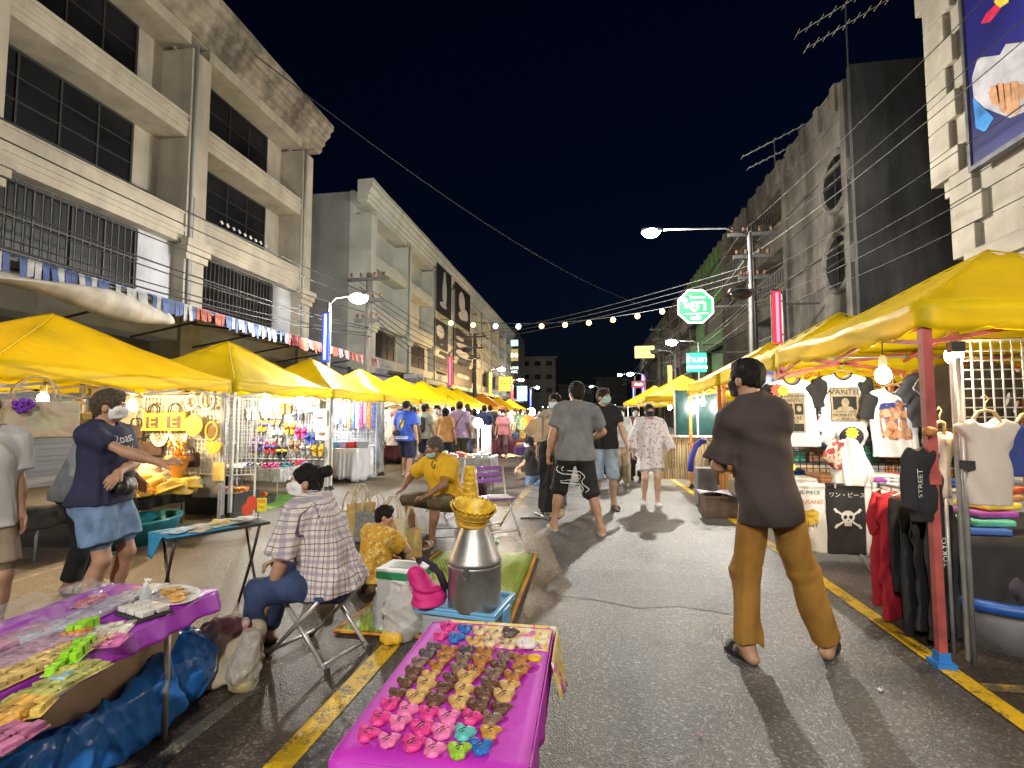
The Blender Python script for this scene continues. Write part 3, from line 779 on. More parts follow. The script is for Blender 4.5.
def paint_mat(name, col, wear=.5):
    m, nt, b, out = _nt(name); L = nt.links.new
    g = _n(nt, 'ShaderNodeNewGeometry'); P = g.outputs['Position']
    n1 = _n(nt, 'ShaderNodeTexNoise'); n1.inputs['Scale'].default_value = 7; n1.inputs['Detail'].default_value = 9; n1.inputs['Roughness'].default_value = .72; L(P, n1.inputs['Vector'])
    n2 = _n(nt, 'ShaderNodeTexVoronoi'); n2.inputs['Scale'].default_value = 80; L(P, n2.inputs['Vector'])
    ad = _n(nt, 'ShaderNodeMath', operation='MULTIPLY_ADD'); L(n2.outputs['Distance'], ad.inputs[0]); ad.inputs[1].default_value = .22; L(n1.outputs['Fac'], ad.inputs[2])
    r = _n(nt, 'ShaderNodeValToRGB'); e = r.color_ramp.elements; p = .82-.4*wear
    e[0].position = p-.1; e[0].color = (0,0,0,1); e[1].position = p+.06; e[1].color = (.9,.9,.9,1); L(ad.outputs[0], r.inputs['Fac'])
    mx = _n(nt, 'ShaderNodeMix', data_type='RGBA'); L(r.outputs['Color'], mx.inputs['Factor']); mx.inputs['A'].default_value = (*col, 1); mx.inputs['B'].default_value = (.075,.07,.062,1)
    L(mx.outputs['Result'], b.inputs['Base Color']); b.inputs['Roughness'].default_value = .55
    bp = _n(nt, 'ShaderNodeBump'); bp.inputs['Strength'].default_value = .5; bp.inputs['Distance'].default_value = .006; L(n2.outputs['Distance'], bp.inputs['Height']); L(bp.outputs['Normal'], b.inputs['Normal'])
    return m
YEL = paint_mat('road_yellow', (.74,.46,.01), .28); YEW = paint_mat('road_yellow_worn', (.55,.36,.06), .62); WHL = paint_mat('road_cream_worn', (.62,.55,.40), .75)
def strip(name, pts, w, mat, z=.004):
    m = MB()
    pts = [Vector(p) for p in pts]
    for a, b in zip(pts, pts[1:]):
        t = (b-a); t.z = 0; t.normalize(); n = Vector((-t.y, t.x, 0))*w/2
        m.add([(a+n).to_tuple()[:2]+(z,), (a-n).to_tuple()[:2]+(z,), (b-n).to_tuple()[:2]+(z,), (b+n).to_tuple()[:2]+(z,)], [(0,1,2,3)])
    return tag(m.build(name, mat), kind='structure')
strip('road_line', [(-1.285,.2,0),(-1.215,3.07,0)], .115, YEL)
strip('road_line', [(-1.205,3.9,0),(-1.12,26,0)], .12, YEW)
strip('road_line', [(1.945,.2,0),(1.94,4.95,0),(1.76,12.4,0),(1.6,32,0)], .105, YEL)
strip('road_line', [(2.0,3.02,0),(4.3,3.05,0)], .08, YEW)
strip('road_line', [(-1.76,.5,0),(-1.735,2.45,0)], .075, WHL)
strip('road_line', [(-4.86,3.0,0),(-4.82,5.4,0)], .07, WHL)
strip('road_line', [(-4.80,9.5,0),(-4.75,12.5,0)], .10, WHL)
# worn patches of newer asphalt, a manhole cover by the tablecloth
CONC = M('pavement_concrete', (.30,.28,.26), .8, var=.15, scale=2.5, bump=.4, bscale=30, dirt=.5, world=True)
for nm, x0, x1 in (('pavement', -11.3, -7.7), ('pavement', 4.9, 8.8)):
    m = MB(); m.box((x0, -10, -.02), (x1, 96, .13)); tag(m.build(nm, CONC, bevel=.02), kind='structure')

# ---------------------------------------------------------------- buildings
WALL_A = M('wall_cream', (.39,.35,.275), .85, var=.10, scale=1.3, bump=.3, bscale=14, dirt=.62, dirtcol=(.15,.135,.115), dscale=.6, world=True)
WALL_A2 = M('wall_cornice_stained', (.32,.28,.22), .9, var=.2, scale=2, bump=.4, bscale=12, dirt=.85, dirtcol=(.05,.043,.034), dscale=.7, world=True)
WALL_BL = M('wall_pale_blue', (.42,.43,.46), .8, var=.1, scale=1.5, dirt=.3, world=True, dscale=.6)
WALL_B = M('wall_pale_green', (.50,.52,.47), .85, var=.08, scale=1.1, dirt=.35, dirtcol=(.22,.22,.19), dscale=.5, world=True)
WALL_BS = M('wall_side_grey', (.30,.31,.30), .9, var=.12, scale=.9, dirt=.4, dirtcol=(.15,.15,.14), dscale=.35, world=True)
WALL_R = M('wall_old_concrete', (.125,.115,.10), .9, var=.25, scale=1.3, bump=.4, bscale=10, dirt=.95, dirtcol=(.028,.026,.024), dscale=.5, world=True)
WALL_RD = M('wall_shaded_stained', (.035,.035,.037), .9, var=.25, scale=.9, bump=.3, bscale=8, dirt=.55, dirtcol=(.15,.145,.14), dscale=.4, world=True)  # near-black base puts the wall's weaker light into its colour, pale stains over it
WALL_C = M('wall_stone_cream', (.36,.33,.27), .85, var=.12, scale=1.8, bump=.4, bscale=16, dirt=.5, dirtcol=(.2,.18,.15), dscale=.8, world=True)
GLASS_D = M('dark_window_glass', (.006,.006,.008), .35, var=.5, scale=.8, spec=.25)
FRAME_D = M('dark_window_frame', (.018,.017,.016), .6)
IRON = M('iron_bars', (.06,.055,.05), .6)
SHUT = M('roller_shutter', (.12,.12,.125), .5, metal=.3, var=.2, scale=3, bump=.8, bscale=4, aniso=(.01,.01,8), world=True)
GREEN_W = M('wall_green_paint', (.045,.20,.05), .7, var=.15, scale=2, dirt=.4, world=True)
def fb(mb, X, sd, y0, y1, d0, d1, z0, z1):
    a, b = X+sd*d0, X+sd*d1
    return mb.box((min(a,b), y0, z0), (max(a,b), y1, z1))
def window(root, X, sd, y0, y1, d, z0, z1, nx=3, nz=3, bars=False, pane=GLASS_D, frame=FRAME_D):
    m = MB(); fb(m, X, sd, y0, y1, d-.03, d+.02, z0, z1); w = m.build('window', pane, root)
    f = MB(); t = .06
    for (a, b, c, e) in ((y0-t, y1+t, z1, z1+t), (y0-t, y1+t, z0-t, z0), (y0-t, y0, z0, z1), (y1, y1+t, z0, z1)): fb(f, X, sd, a, b, d-.07, d+.02, c, e)
    for i in range(1, nx): y = y0+(y1-y0)*i/nx; fb(f, X, sd, y-.02, y+.02, d-.06, d-.028, z0, z1)
    for i in range(1, nz): z = z0+(z1-z0)*i/nz; fb(f, X, sd, y0, y1, d-.055, d-.026, z-.014, z+.014)
    f.build('frame', frame, w)
    if bars:
        g = MB(); n = int((y1-y0)/.16)
        for i in range(n+1): y = y0+(y1-y0)*i/n; fb(g, X, sd, y-.012, y+.012, d-.15, d-.126, z0, z1)
        for z in (z0+.05, (z0+z1)/2, z1-.05): fb(g, X, sd, y0-.04, y1+.04, d-.155, d-.121, z-.014, z+.014)
        g.build('grille', IRON, w)
    return w
LEV = ((4.46, 6.15), (7.05, 9.15), (9.78, 11.85))
def pale_row(label, X, sd, y0, bays, pw, wall, cornice, style, roof=13.35, depth=.9, group=None):
    """a terrace of shophouses: recessed balconies between piers; bays = list of (ya, yb)"""
    yE = bays[-1][1]+pw; y0 = bays[0][0]-pw
    root = thing('shophouse_row', label, 'building', (X, y0, 0), 0, group)
    w = MB()
    fb(w, X, sd, y0+.004, yE-.004, depth, depth+.25, 3.9, roof-.3)                    # back wall of the balconies
    for a in [bays[0][0]-pw]+[b[1] for b in bays]: fb(w, X, sd, a, a+pw, -.06, depth+.002, 0, roof-1.6)
    for k, (zs, zh) in enumerate(LEV):
        lo = 3.9 if k == 0 else LEV[k-1][1]
        for a, b in bays:
            fb(w, X, sd, a, b, 0, .22, lo, zs-.10)
            fb(w, X, sd, a, b, .221, depth, lo+.002, lo+.2)                           # slab, seen from below as the ceiling
            fb(w, X, sd, a, b, -.03, .25, zs-.10, zs)                                 # parapet coping
            fb(w, X, sd, a, b, -.05, 0, lo+.30, lo+.42); fb(w, X, sd, a, b, -.025, 0, lo+.18, lo+.30)
    for a, b in bays: fb(w, X, sd, a, b, 0, depth, LEV[2][1], LEV[2][1]+.35)
    fb(w, X, sd, y0+.003, yE-.003, .05, depth, LEV[2][1]+.352, roof-.4)
    w.build('wall', wall, root)
    c = MB()
    prof = [(-.02,LEV[2][1]+.37),(-.18,LEV[2][1]+.45),(-.18,LEV[2][1]+.62),(-.34,LEV[2][1]+.72),(-.34,LEV[2][1]+.86),(-.62,LEV[2][1]+1.05),(-.62,LEV[2][1]+1.2),(-.80,LEV[2][1]+1.3),(-.80,roof),(.5,roof),(.5,LEV[2][1]+.37)]
    prof = [(d*(.42 if style == 'B' else .8) if d < 0 else d, z) for d, z in prof]
    n = len(prof); segs = 24
    vs = []
    for i in range(segs+1):
        y = y0-.5+(yE-y0+1.0)*i/segs
        for d, z in prof:
            vs.append((X+sd*d, y, z+random.uniform(-.02,.02)*(1 if d < -.3 else 0)))
    fs = []
    for i in range(segs):
        for j in range(n): fs.append((i*n+j, i*n+(j+1) % n, (i+1)*n+(j+1) % n, (i+1)*n+j))
    fs += [tuple(range(n)), tuple(segs*n+j for j in range(n-1,-1,-1))]
    c.add(vs, fs); c.build('cornice', cornice, root)
    b = MB(); fb(b, X, sd, y0+.02, yE-.02, depth+.252, 13, 0, roof-.35); b.build('side_wall', WALL_BS if style == 'B' else wall, root)
    for a in [q[1] for q in bays]: k = MB(); k.tube([(X-sd*.11,a+.12,3.95),(X-sd*.11,a+.12,LEV[2][1])], .045, 8); k.tube([(X-sd*.11,a+.2,4.2),(X-sd*.11,a+.2,7.5)], .02, 6); k.build('drain_pipe', WALL_BS, root, True)
    for a in [bays[0][0]-pw]+[q[1] for q in bays]:
        k = MB()
        for i, (e, z0, z1) in enumerate(((.22,6.05,6.25),(.16,5.88,6.045),(.10,5.7,5.875))): fb(k, X, sd, a-.12+.04*i, a+pw+.12-.04*i, -.06-e, -.062, z0, z1)
        k.build('pier_bracket', wall, root)
    for i, (a, b) in enumerate(bays):
        bw = b-a
        m = MB(); fb(m, X, sd, a, b, .9, 1.0, 0, 3.55); m.build('shutter', SHUT, root)
        m = MB(); fb(m, X, sd, a, b, .05, .9, 3.45, 3.9); m.build('shop_lintel', WALL_BL, root)
        if style == 'A':
            m = MB(); fb(m, X, sd, a, b, .30, depth-.002, 4.2, 6.9); m.build('first_floor_wall', WALL_BL, root)
            window(root, X, sd, a+.18, a+bw*.72, .28, 4.55, 6.05, 4, 2, bars=True)
            window(root, X, sd, a+.05, a+bw*.80, depth, 6.98, 9.05, 4, 4)
            window(root, X, sd, a+.05, a+bw*.80, depth, 9.7, 11.75, 4, 3)
            m = MB(); 
            for j in range(9): m.tube([(X+.06, a+.6+j*.26, 7.26+.02*(j%2)), (X+.06, a+.68+j*.26, 7.20)], .035, 6)
            if i == 2: m.build('clothes_pegs', M('pale_plastic', (.6,.6,.58), .5), root)
        else:
            if i not in (2, 3):
                window(root, X, sd, a+.25, a+bw*.42, depth, 9.6, 11.2, 2, 2); window(root, X, sd, a+.25, a+bw*.42, depth, 7.2, 8.5, 2, 2)
            window(root, X, sd, a+.5, a+bw*.72, .30, 4.5, 6.0, 3, 2, bars=True)
            m = MB(); fb(m, X, sd, a, b, .32, depth-.002, 4.0, 6.9); m.build('first_floor_wall', wall, root)
            if i >= 4:
                for zt in (LEV[1][1], LEV[2][1]):
                    ar = MB()
                    for s_ in (0, 1):
                        pts = []; r = bw/2; cy = (a+b)/2
                        for q in range(9):
                            t = PI/2*q/8; pts.append((X+sd*.02, cy+(1 if s_ else -1)*r*math.sin(t), zt-.9+.9*math.cos(t)))
                        pts.append((X+sd*.02, b if s_ else a, zt)); 
                        ar.poly(pts, (sd,0,0), .2)
                    ar.build('arch', wall, root)
    return root
bA = pale_row('long cream four storey shophouse with deep shaded balconies and stained cornice', -11, -1, 0, [(2.4,6.85),(7.45,11.9),(12.6,17.4)], .7, WALL_A, WALL_A2, 'A')
bB = pale_row('pale green white shophouse terrace beyond the lane with black and white posters', -11, -1, 0, [(24.3+5.2*i, 28.8+5.2*i) for i in range(9)], .7, WALL_B, WALL_B, 'B')
# posters on the terrace: pale shapes on black boards
BLK = M('poster_black', (.02,.02,.022), .5, var=.3); PWH = M('poster_white', (.55,.55,.56), .6, var=.15); PGR = M('poster_grey', (.22,.22,.23), .6, var=.3, scale=2)
def poster(px0, px1, z0, z1, lab, shapes, d=-.12, text=None):
    ya, yb = at(px0, 300, x=-10.88).y, at(px1, 300, x=-10.88).y
    root = thing('poster_board', lab, 'poster', (-10.9, ya, z0))
    m = MB(); m.box((-10.94, ya, z0), (-10.86, yb, z1)); m.build('board', BLK, root)
    q = MB(); W = yb-ya; Hh = z1-z0
    for k, (cx, cz, rx, rz_) in enumerate(shapes):
        q.poly([(-10.859, ya+W*(cx+rx*math.cos(t)), z0+Hh*(cz+rz_*math.sin(t))) for t in [2*PI*j/14 for j in range(14)]], (1,0,0), .004+.003*k)
    q.build('printed_figure', PWH, root)
    if text:
        t = MB(); put_text(t, text, (-10.852, (ya+yb)/2, z0+Hh*.16), (0,1,0), (0,0,1), Hh*.16, .01); t.build('lettering', PWH, root)
poster(437, 451, 9.0, 12.6, 'tall black poster with a pale bottle shape, first on the terrace top floor', [(.5,.5,.16,.32),(.5,.8,.09,.14),(.42,.2,.25,.06)])
poster(455, 470, 9.1, 12.5, 'tall black poster with two pale figures, second on the terrace top floor', [(.42,.62,.2,.26),(.66,.34,.18,.16),(.4,.26,.2,.1)])
poster(435, 448, 6.4, 8.4, 'grey poster with pale script below the bottle poster', [(.4,.6,.3,.25)], text='arts')
poster(435, 448, 4.6, 6.2, 'black poster with white block letters just above the green awning', [(.5,.75,.35,.06)], text='ART')
poster(454, 472, 5.9, 8.6, 'black poster with pale bands and a red top, under the two figures poster', [(.5,.55,.38,.1),(.5,.3,.4,.12),(.3,.75,.2,.06)])
poster(454, 472, 3.9, 5.7, 'black shop poster with a grey moustache shape above the red neon tube', [(.35,.5,.2,.1),(.65,.5,.2,.1)])
# ---- right-hand old terrace
def dark_row():
    X, sd, yN, nb, bw = 8.5, 1, 17.4, 13, 5.2
    root = thing('old_shophouse_row', 'grimy old four storey shophouse terrace with a stained end wall coloured dark for shade', 'building', (X, yN, 0))
    w = MB(); roof = 12.2
    fb(w, X, sd, yN+.3, yN+nb*bw-.3, 1.3, 1.5, 0, roof-.1)
    for i in range(nb+1):
        y = yN+i*bw; fb(w, X, sd, y-.02 if i else yN, y+.36, -.12, 1.301, 0, roof+.35)
    for i in range(nb):
        a, b = yN+i*bw+.36, yN+(i+1)*bw-.02
        for zs, ze in ((3.3,4.3),(6.1,7.15),(8.9,9.95),(11.6,12.6)):
            fb(w, X, sd, a, b, 0, .16, zs, ze); fb(w, X, sd, a, b, -.09, .20, ze, ze+.09); fb(w, X, sd, a, b, .161, 1.3, zs, zs+.16)
        if i == 0: fb(w, X, sd, a, b, .05, 1.3, 4.392, 11.598)
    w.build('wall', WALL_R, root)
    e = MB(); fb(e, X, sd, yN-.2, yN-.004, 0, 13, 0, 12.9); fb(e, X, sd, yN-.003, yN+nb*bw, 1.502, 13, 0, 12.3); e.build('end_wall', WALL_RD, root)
    p = MB()
    for i in range(nb*4):
        y = yN+.5+i*bw/4; fb(p, X, sd, y, y+.34, -.16, -.001, 11.75, 12.75)
    fb(p, X, sd, yN+.4, yN+nb*bw, -.02, .3, 12.3, 12.6); p.build('parapet', WALL_R, root)
    ce = at(834, 182, x=8.45); ce2 = at(837, 262, x=8.45)
    for c in (ce, ce2):
        pane = MB(); n = 24; ry, rz_ = 1.0, 1.0
        pane.poly([(X-.0, c.y+ry*math.cos(2*PI*k/n), c.z+rz_*math.sin(2*PI*k/n)) for k in range(n)][::-1], (-1,0,0), .006)
        pw = pane.build('round_window', GLASS_D, root)
        rim = MB(); rim.tube([(X-.01, c.y+ry*math.cos(2*PI*k/n), c.z+rz_*math.sin(2*PI*k/n)) for k in range(n+1)], .11, 6, caps=False); rim.build('rim', WALL_R, pw)
        mu = MB(); mu.box((X-.03, c.y-.03, c.z-.95), (X-.008, c.y+.03, c.z+.95)); mu.box((X-.031, c.y-.95, c.z-.03), (X-.009, c.y+.95, c.z+.03)); mu.build('glazing_bar', FRAME_D, pw)
    LT = M('balcony_louvre', (.15,.15,.14), .6, var=.2, dirt=.5)
    for i in range(nb):
        a, b = yN+i*bw+.36, yN+(i+1)*bw-.02
        m = MB(); fb(m, X, sd, a, b, .8, .9, 0, 3.3); m.build('shutter', SHUT, root)
        if i == 0:
            continue
        for j, (zs, ze) in enumerate(((4.39,6.1),(7.24,8.9),(10.04,11.6))):
            st = (i*3+j*2) % 5
            window(root, X, sd, a+.7, b-1.2, 1.3, zs+.2 if st != 1 else zs, ze-.25, 4, 2)
            if st in (0, 3):
                q = MB(); n = 16
                for k in range(n): y = a+(b-a)*(k+.5)/n; fb(q, X, sd, y-.02, y+.02, .05, .09, zs, zs+.75)
                fb(q, X, sd, a, b, .03, .11, zs+.75, zs+.82); q.build('railing', LT, root)
            elif st == 1:
                q = MB(); n = 9
                for k in range(n):
                    z = zs+(ze-zs)*(k+.5)/n; q.cbox((X+.1, (a+b)/2, z), (.16, b-a-.01, .02), roty(.5))
                q.build('louvres', LT, root)
            elif st == 2:
                q = MB(); n = 12
                for k in range(n): y = a+(b-a)*(k+.5)/n; fb(q, X, sd, y-.012, y+.012, .06, .085, zs, ze)
                for k in range(5): z = zs+(ze-zs)*(k+.5)/5; fb(q, X, sd, a, b, .065, .080, z-.012, z+.012)
                q.build('window_grille', IRON, root)
            else:
                q = MB(); q.add([(X+.02, a, ze-.05), (X-.75, a, ze-.5), (X-.75, b, ze-.5), (X+.02, b, ze-.05)], [(0,1,2,3)]); q.build('window_awning', M('faded_awning', (.22,.22,.2), .7, dirt=.5), root, solid=.03)
            if i in (3, 4, 8):
                q = MB(); fb(q, X, sd, a, b, -.13, -.095, ze, ze+1.0); fb(q, X, sd, a+.3, b-.3, .25, .3, zs, ze); q.build('green_panel', GREEN_W, root)
    return root
dark_row()
# TV aerials on the old terrace roof
ALU = M('galvanised_steel', (.35,.36,.37), .38, metal=.8, var=.15)
def aerial(x, y, z0, h, lab):
    r = thing('tv_aerial', lab, 'aerial', (x, y, z0))
    m = MB(); m.tube([(x,y,z0),(x,y,z0+h)], .03, 6); m.build('mast', ALU, r)
    m = MB()
    for zz, ln, a in ((h-.1, 3.2, .5), (h-.9, 2.6, .5)):
        d = Vector((math.cos(a), -math.sin(a), .25))*ln/2; c = Vector((x,y,z0+zz)); m.tube([c-d, c+d], .02, 5)
        for k in range(9): p = c-d+d*2*k/8; m.tube([p+Vector((.0,.28,.0)), p-Vector((0,.28,0))], .010, 4)
    m.build('crossbars', ALU, r)
aerial(9.6, 19.5, 12.3, 4.6, 'tall television aerial on the roof above the dark end wall')
aerial(9.8, 27.5, 12.3, 3.8, 'shorter television aerial on the roof further along the old terrace')
# ---- stone building with the billboard, front right
def stone_house():
    X, yE = 8.5, 12.1
    root = thing('stone_building', 'cream stone corner building with block quoins and a big billboard', 'building', (X, yE, 0))
    w = MB(); w.box((X, -4, 0), (X+9, yE-.05, 5.0)); w.box((X+.002, -4, 5.001), (X+9, yE+.5, 6.6)); w.box((X, -4, 6.601), (X+9, yE+1.1, 18)); w.build('wall', WALL_C, root)
    q = MB(); z = 5.0; i = 0
    while z < 17.5:
        l = .95 if i % 2 else .70; e_ = yE+(.75 if z < 6.5 else 1.35 if z < 11 else 1.6); q.box((X-.14, e_-l, z), (X+.5, e_, z+.64)); z += .66; i += 1
    q.build('quoin', WALL_C, root, bevel=.02)
    c = MB()
    for k, (e, z0, z1) in enumerate(((.34,4.6,4.98),(.24,4.2,4.598),(.14,3.75,4.198))): c.box((X-e, -3.9, z0), (X+.02, yE+.12-.03*k, z1))
    c.box((X-.05, -3.9, 6.35), (X+.01, yE-1.0, 6.6)); c.box((X-.03, -3.9, 5.5), (X+.011, yE-1.0, 5.62))
    c.build('cornice_band', WALL_C, root, bevel=.015)
    p = MB(); p.box((X-.1, yE-.9, .13), (X+.4, yE-.02, 3.75)); p.build('corner_pier', WALL_C, root)
    s = MB(); s.box((X-.03, 1, .1), (X-.005, yE-1.3, 3.6)); s.build('shutter', SHUT, root)
stone_house()
def billboard():
    X = 8.24
    y1, z0 = at(975, 150, x=X).y, 6.75; y0 = 5.6; z1 = 14.5
    root = thing('billboard', 'large blue billboard with a hand holding white cloth, on the stone building', 'billboard', (X, y0, z0))
    m = MB(); m.box((X-.06, y0, z0), (X+.06, y1, z1)); m.build('board', M('billboard_blue', (.012,.012,.13), .45, var=.45, scale=.35), root)
    f = MB()
    for (a0,b0,c0,d0) in ((y0-.08,y1+.08,z0-.1,z0),(y0-.08,y1+.08,z1,z1+.1),(y1,y1+.08,z0,z1)): f.box((X-.1,a0,c0),(X+.065,b0,d0))
    f.build('frame', M('billboard_frame', (.12,.12,.13), .5, metal=.5), root)
    def blob(name, px, mat, off):
        pts = [at(p[0], p[1], x=X-.062-off) for p in px]
        m = MB(); m.poly(pts, (-1,0,0), .004); 
        bm = m.build(name, mat, root)
    blob('printed_bag', [(972,78),(978,58),(1000,55),(1006,44),(1024,42),(1060,60),(1060,100),(1024,112),(1010,118),(985,108),(974,98)], M('print_grey', (.42,.42,.46), .5, var=.2, scale=3), .0)
    for k, (x0, y0_, x1, y1_) in enumerate(((990,86,994,106),(996,84,1000,113),(1003,84,1006,116),(1010,82,1013,115))):
        blob('printed_hand', [(x0,y0_),(x0+8,y0_-1),(x0+10,y1_-4),(x1+4,y1_),(x1,y1_-2)], M('print_skin', (.50,.26,.13), .5), .006)
    blob('printed_hand', [(988,92),(1022,84),(1040,90),(1020,100),(992,104)], MATS['print_skin'], .003)
    blob('printed_shape', [(981,24),(986,14),(996,4),(1004,0),(1000,10),(990,22)], M('print_red', (.55,.02,.08), .5), .0)
    blob('printed_shape', [(994,2),(998,-8),(1008,-8),(1009,2),(1000,8)], M('print_yellow', (.65,.5,.05), .5), .003)
    blob('printed_shape', [(973,98),(984,108),(994,118),(985,132),(976,128)], M('print_lightblue', (.03,.22,.6), .5, var=.4, scale=2), .003)
billboard()
# ---- far end of the street
FARW = M('far_wall', (.26,.25,.23), .9, var=.15, scale=.4, world=True)
def far_block(x0, x1, y, z, lab, rows, mat=FARW):
    root = thing('far_building', lab, 'building', ((x0+x1)/2, y, 0)); m = MB(); m.box((x0,y,0),(x1,y+12,z)); m.box((x0-.4,y-.4,z-.5),(x1+.4,y-.002,z)); m.build('wall', mat, root)
    for r_ in range(rows):
        for k in range(4):
            xx = x0+(x1-x0)*(k+.2)/4; q = MB(); zz = z-2.2-r_*3.2; q.box((xx, y-.05, zz), (xx+(x1-x0)*.13, y-.003, zz+1.1)); q.build('window', GLASS_D, root)
far_block(-19, -8.0, 118, 15.5, 'pale flat roofed building closing the far end of the street', 3)
far_block(-7.5, 1.0, 122, 9.0, 'low dark building beside the pale one at the far end', 2, M('far_wall_dark', (.10,.10,.10), .9, world=True))
far_block(1.5, 9.0, 126, 11.0, 'dark block at the end of the street behind the string lights', 2, MATS['far_wall_dark'])
far_block(-13.5, -11.2, 74, 14.5, 'narrow dark house at the far end of the pale terrace', 1, MATS['far_wall_dark'])

# ---------------------------------------------------------------- awnings over the shop fronts
def awning_fringe():
    y0, y1 = 2.5, 18.3; xf = -8.15
    root = thing('shop_awning', 'long rusty shop awning with a tattered blue and red fringe', 'awning', (-11, y0, 3.3))
    zf = lambda y: 3.72-.010*(y-y0)
    m = MB(); n = 80
    def fn(u, v):
        y = y0+(y1-y0)*u; x = -10.98+(xf+10.98)*v
        return Vector((x, y, 4.15+(zf(y)-4.15)*v+.022*math.sin(u*n*PI)))
    m.grid(fn, n*2, 3); m.build('roof_sheet', M('rusty_sheet', (.20,.17,.14), .6, metal=.2, var=.3, scale=3, dirt=.6), root, solid=.01)
    b = MB()
    for k in range(9):
        y = y0+.3+(y1-y0-.6)*k/8; b.bar((-10.95,y,3.96),(xf+.02,y,zf(y)-.06),.05); b.bar((-10.93,y,3.3),(xf-1.0,y,zf(y)-.03),.04)
    b.bar((xf+.05,y0,zf(y0)-.06),(xf+.05,y1,zf(y1)-.06),.05); b.build('bracket', M('dark_steel', (.06,.055,.05), .5, metal=.5), root)
    cols = {'blue_fringe': M('fringe_blue', (.075,.12,.30), .8, var=.25), 'white_fringe': M('fringe_white', (.42,.44,.48), .8, var=.15), 'red_fringe': M('fringe_red', (.36,.09,.07), .8, var=.25)}
    parts = {k: MB() for k in cols}; N = 150
    for i in range(N):
        u = i/N; y = y0+(y1-y0)*u; w = (y1-y0)/N*.93
        if u < .42: c = random.choice(['blue_fringe']*2+['white_fringe']*2) 
        elif u < .47: c = 'red_fringe'
        elif u < .62: c = random.choice(['blue_fringe','white_fringe'])
        else: c = random.choice(['red_fringe']*4+['white_fringe'])
        if random.random() < .06: continue
        h = random.uniform(.24, .36); ox = random.uniform(-.02,.05)
        z = zf(y)
        q = parts[c]; q.add([(xf+.08,y,z),(xf+.08,y+w,z),(xf+.09+ox,y+w*.95,z-h*random.uniform(.85,1)),(xf+.09+ox,y+w*.1,z-h)], [(0,1,2,3)])
    for j, (k, q) in enumerate(parts.items()):
        x = xf+.07-.004*j; q.add([(x,y0,zf(y0)+.01),(x,y1,zf(y1)+.01),(xf+.08,y1,zf(y1)-.02),(xf+.08,y0,zf(y0)-.02)], [(0,1,2,3)]); q.build(k, cols[k], root, solid=.004)
awning_fringe()
tp = thing('tarpaulin', 'dirty white tarpaulin bunched on the awning front by the yellow tent', 'tarpaulin', (-8.0, 5.6, 3.3))
m = MB(); m.grid(lambda u, v: Vector((-8.3+.55*math.sin(v*2.6)*.6, 3.9+4.6*u, 3.62-.42*v+.09*math.sin(9*u+4*v)-.06*u)), 40, 8); m.build('tarp', M('tarp_dirty_white', (.50,.46,.40), .7, var=.2, scale=3, dirt=.4), tp, True, solid=.01)
def flat_awning(lab, ya, yb, X, xf, z, mat, slope=.45):
    root = thing('shop_awning', lab, 'awning', (X, ya, z)); m = MB()
    m.grid(lambda u, v: Vector((X+(xf-X)*v, ya+(yb-ya)*u, z-slope*v+.015*math.sin(60*u))), 40, 2); m.build('roof_sheet', mat, root, solid=.02)
    f = MB(); f.box((min(xf, xf), ya, z-slope-.28), (xf+.02, yb, z-slope-.02)); f.build('fascia', mat, root)
flat_awning('dark teal shop awning under the pale terrace posters', 26, 39.5, -10.9, -8.8, 3.9, M('awning_teal', (.02,.16,.14), .6, dirt=.3))
flat_awning('blue purple lit shop fascia beside the blue neon post', 18.6, 25.6, -10.9, -8.9, 3.55, M('awning_violet', (.06,.05,.22), .5, dirt=.2))
flat_awning('pale corrugated awning further along the terrace', 40, 68, -10.9, -9.0, 3.9, M('awning_grey', (.32,.32,.31), .7, dirt=.5))
flat_awning('dark sheet awning along the old terrace shops', 17.6, 46, 8.4, 6.2, 3.6, M('awning_dark', (.09,.085,.08), .7, dirt=.5))
flat_awning('grey sheet awning along the far shops of the old terrace', 46.3, 84, 8.4, 6.4, 3.7, M('awning_dark_grey', (.12,.12,.12), .7, dirt=.5))

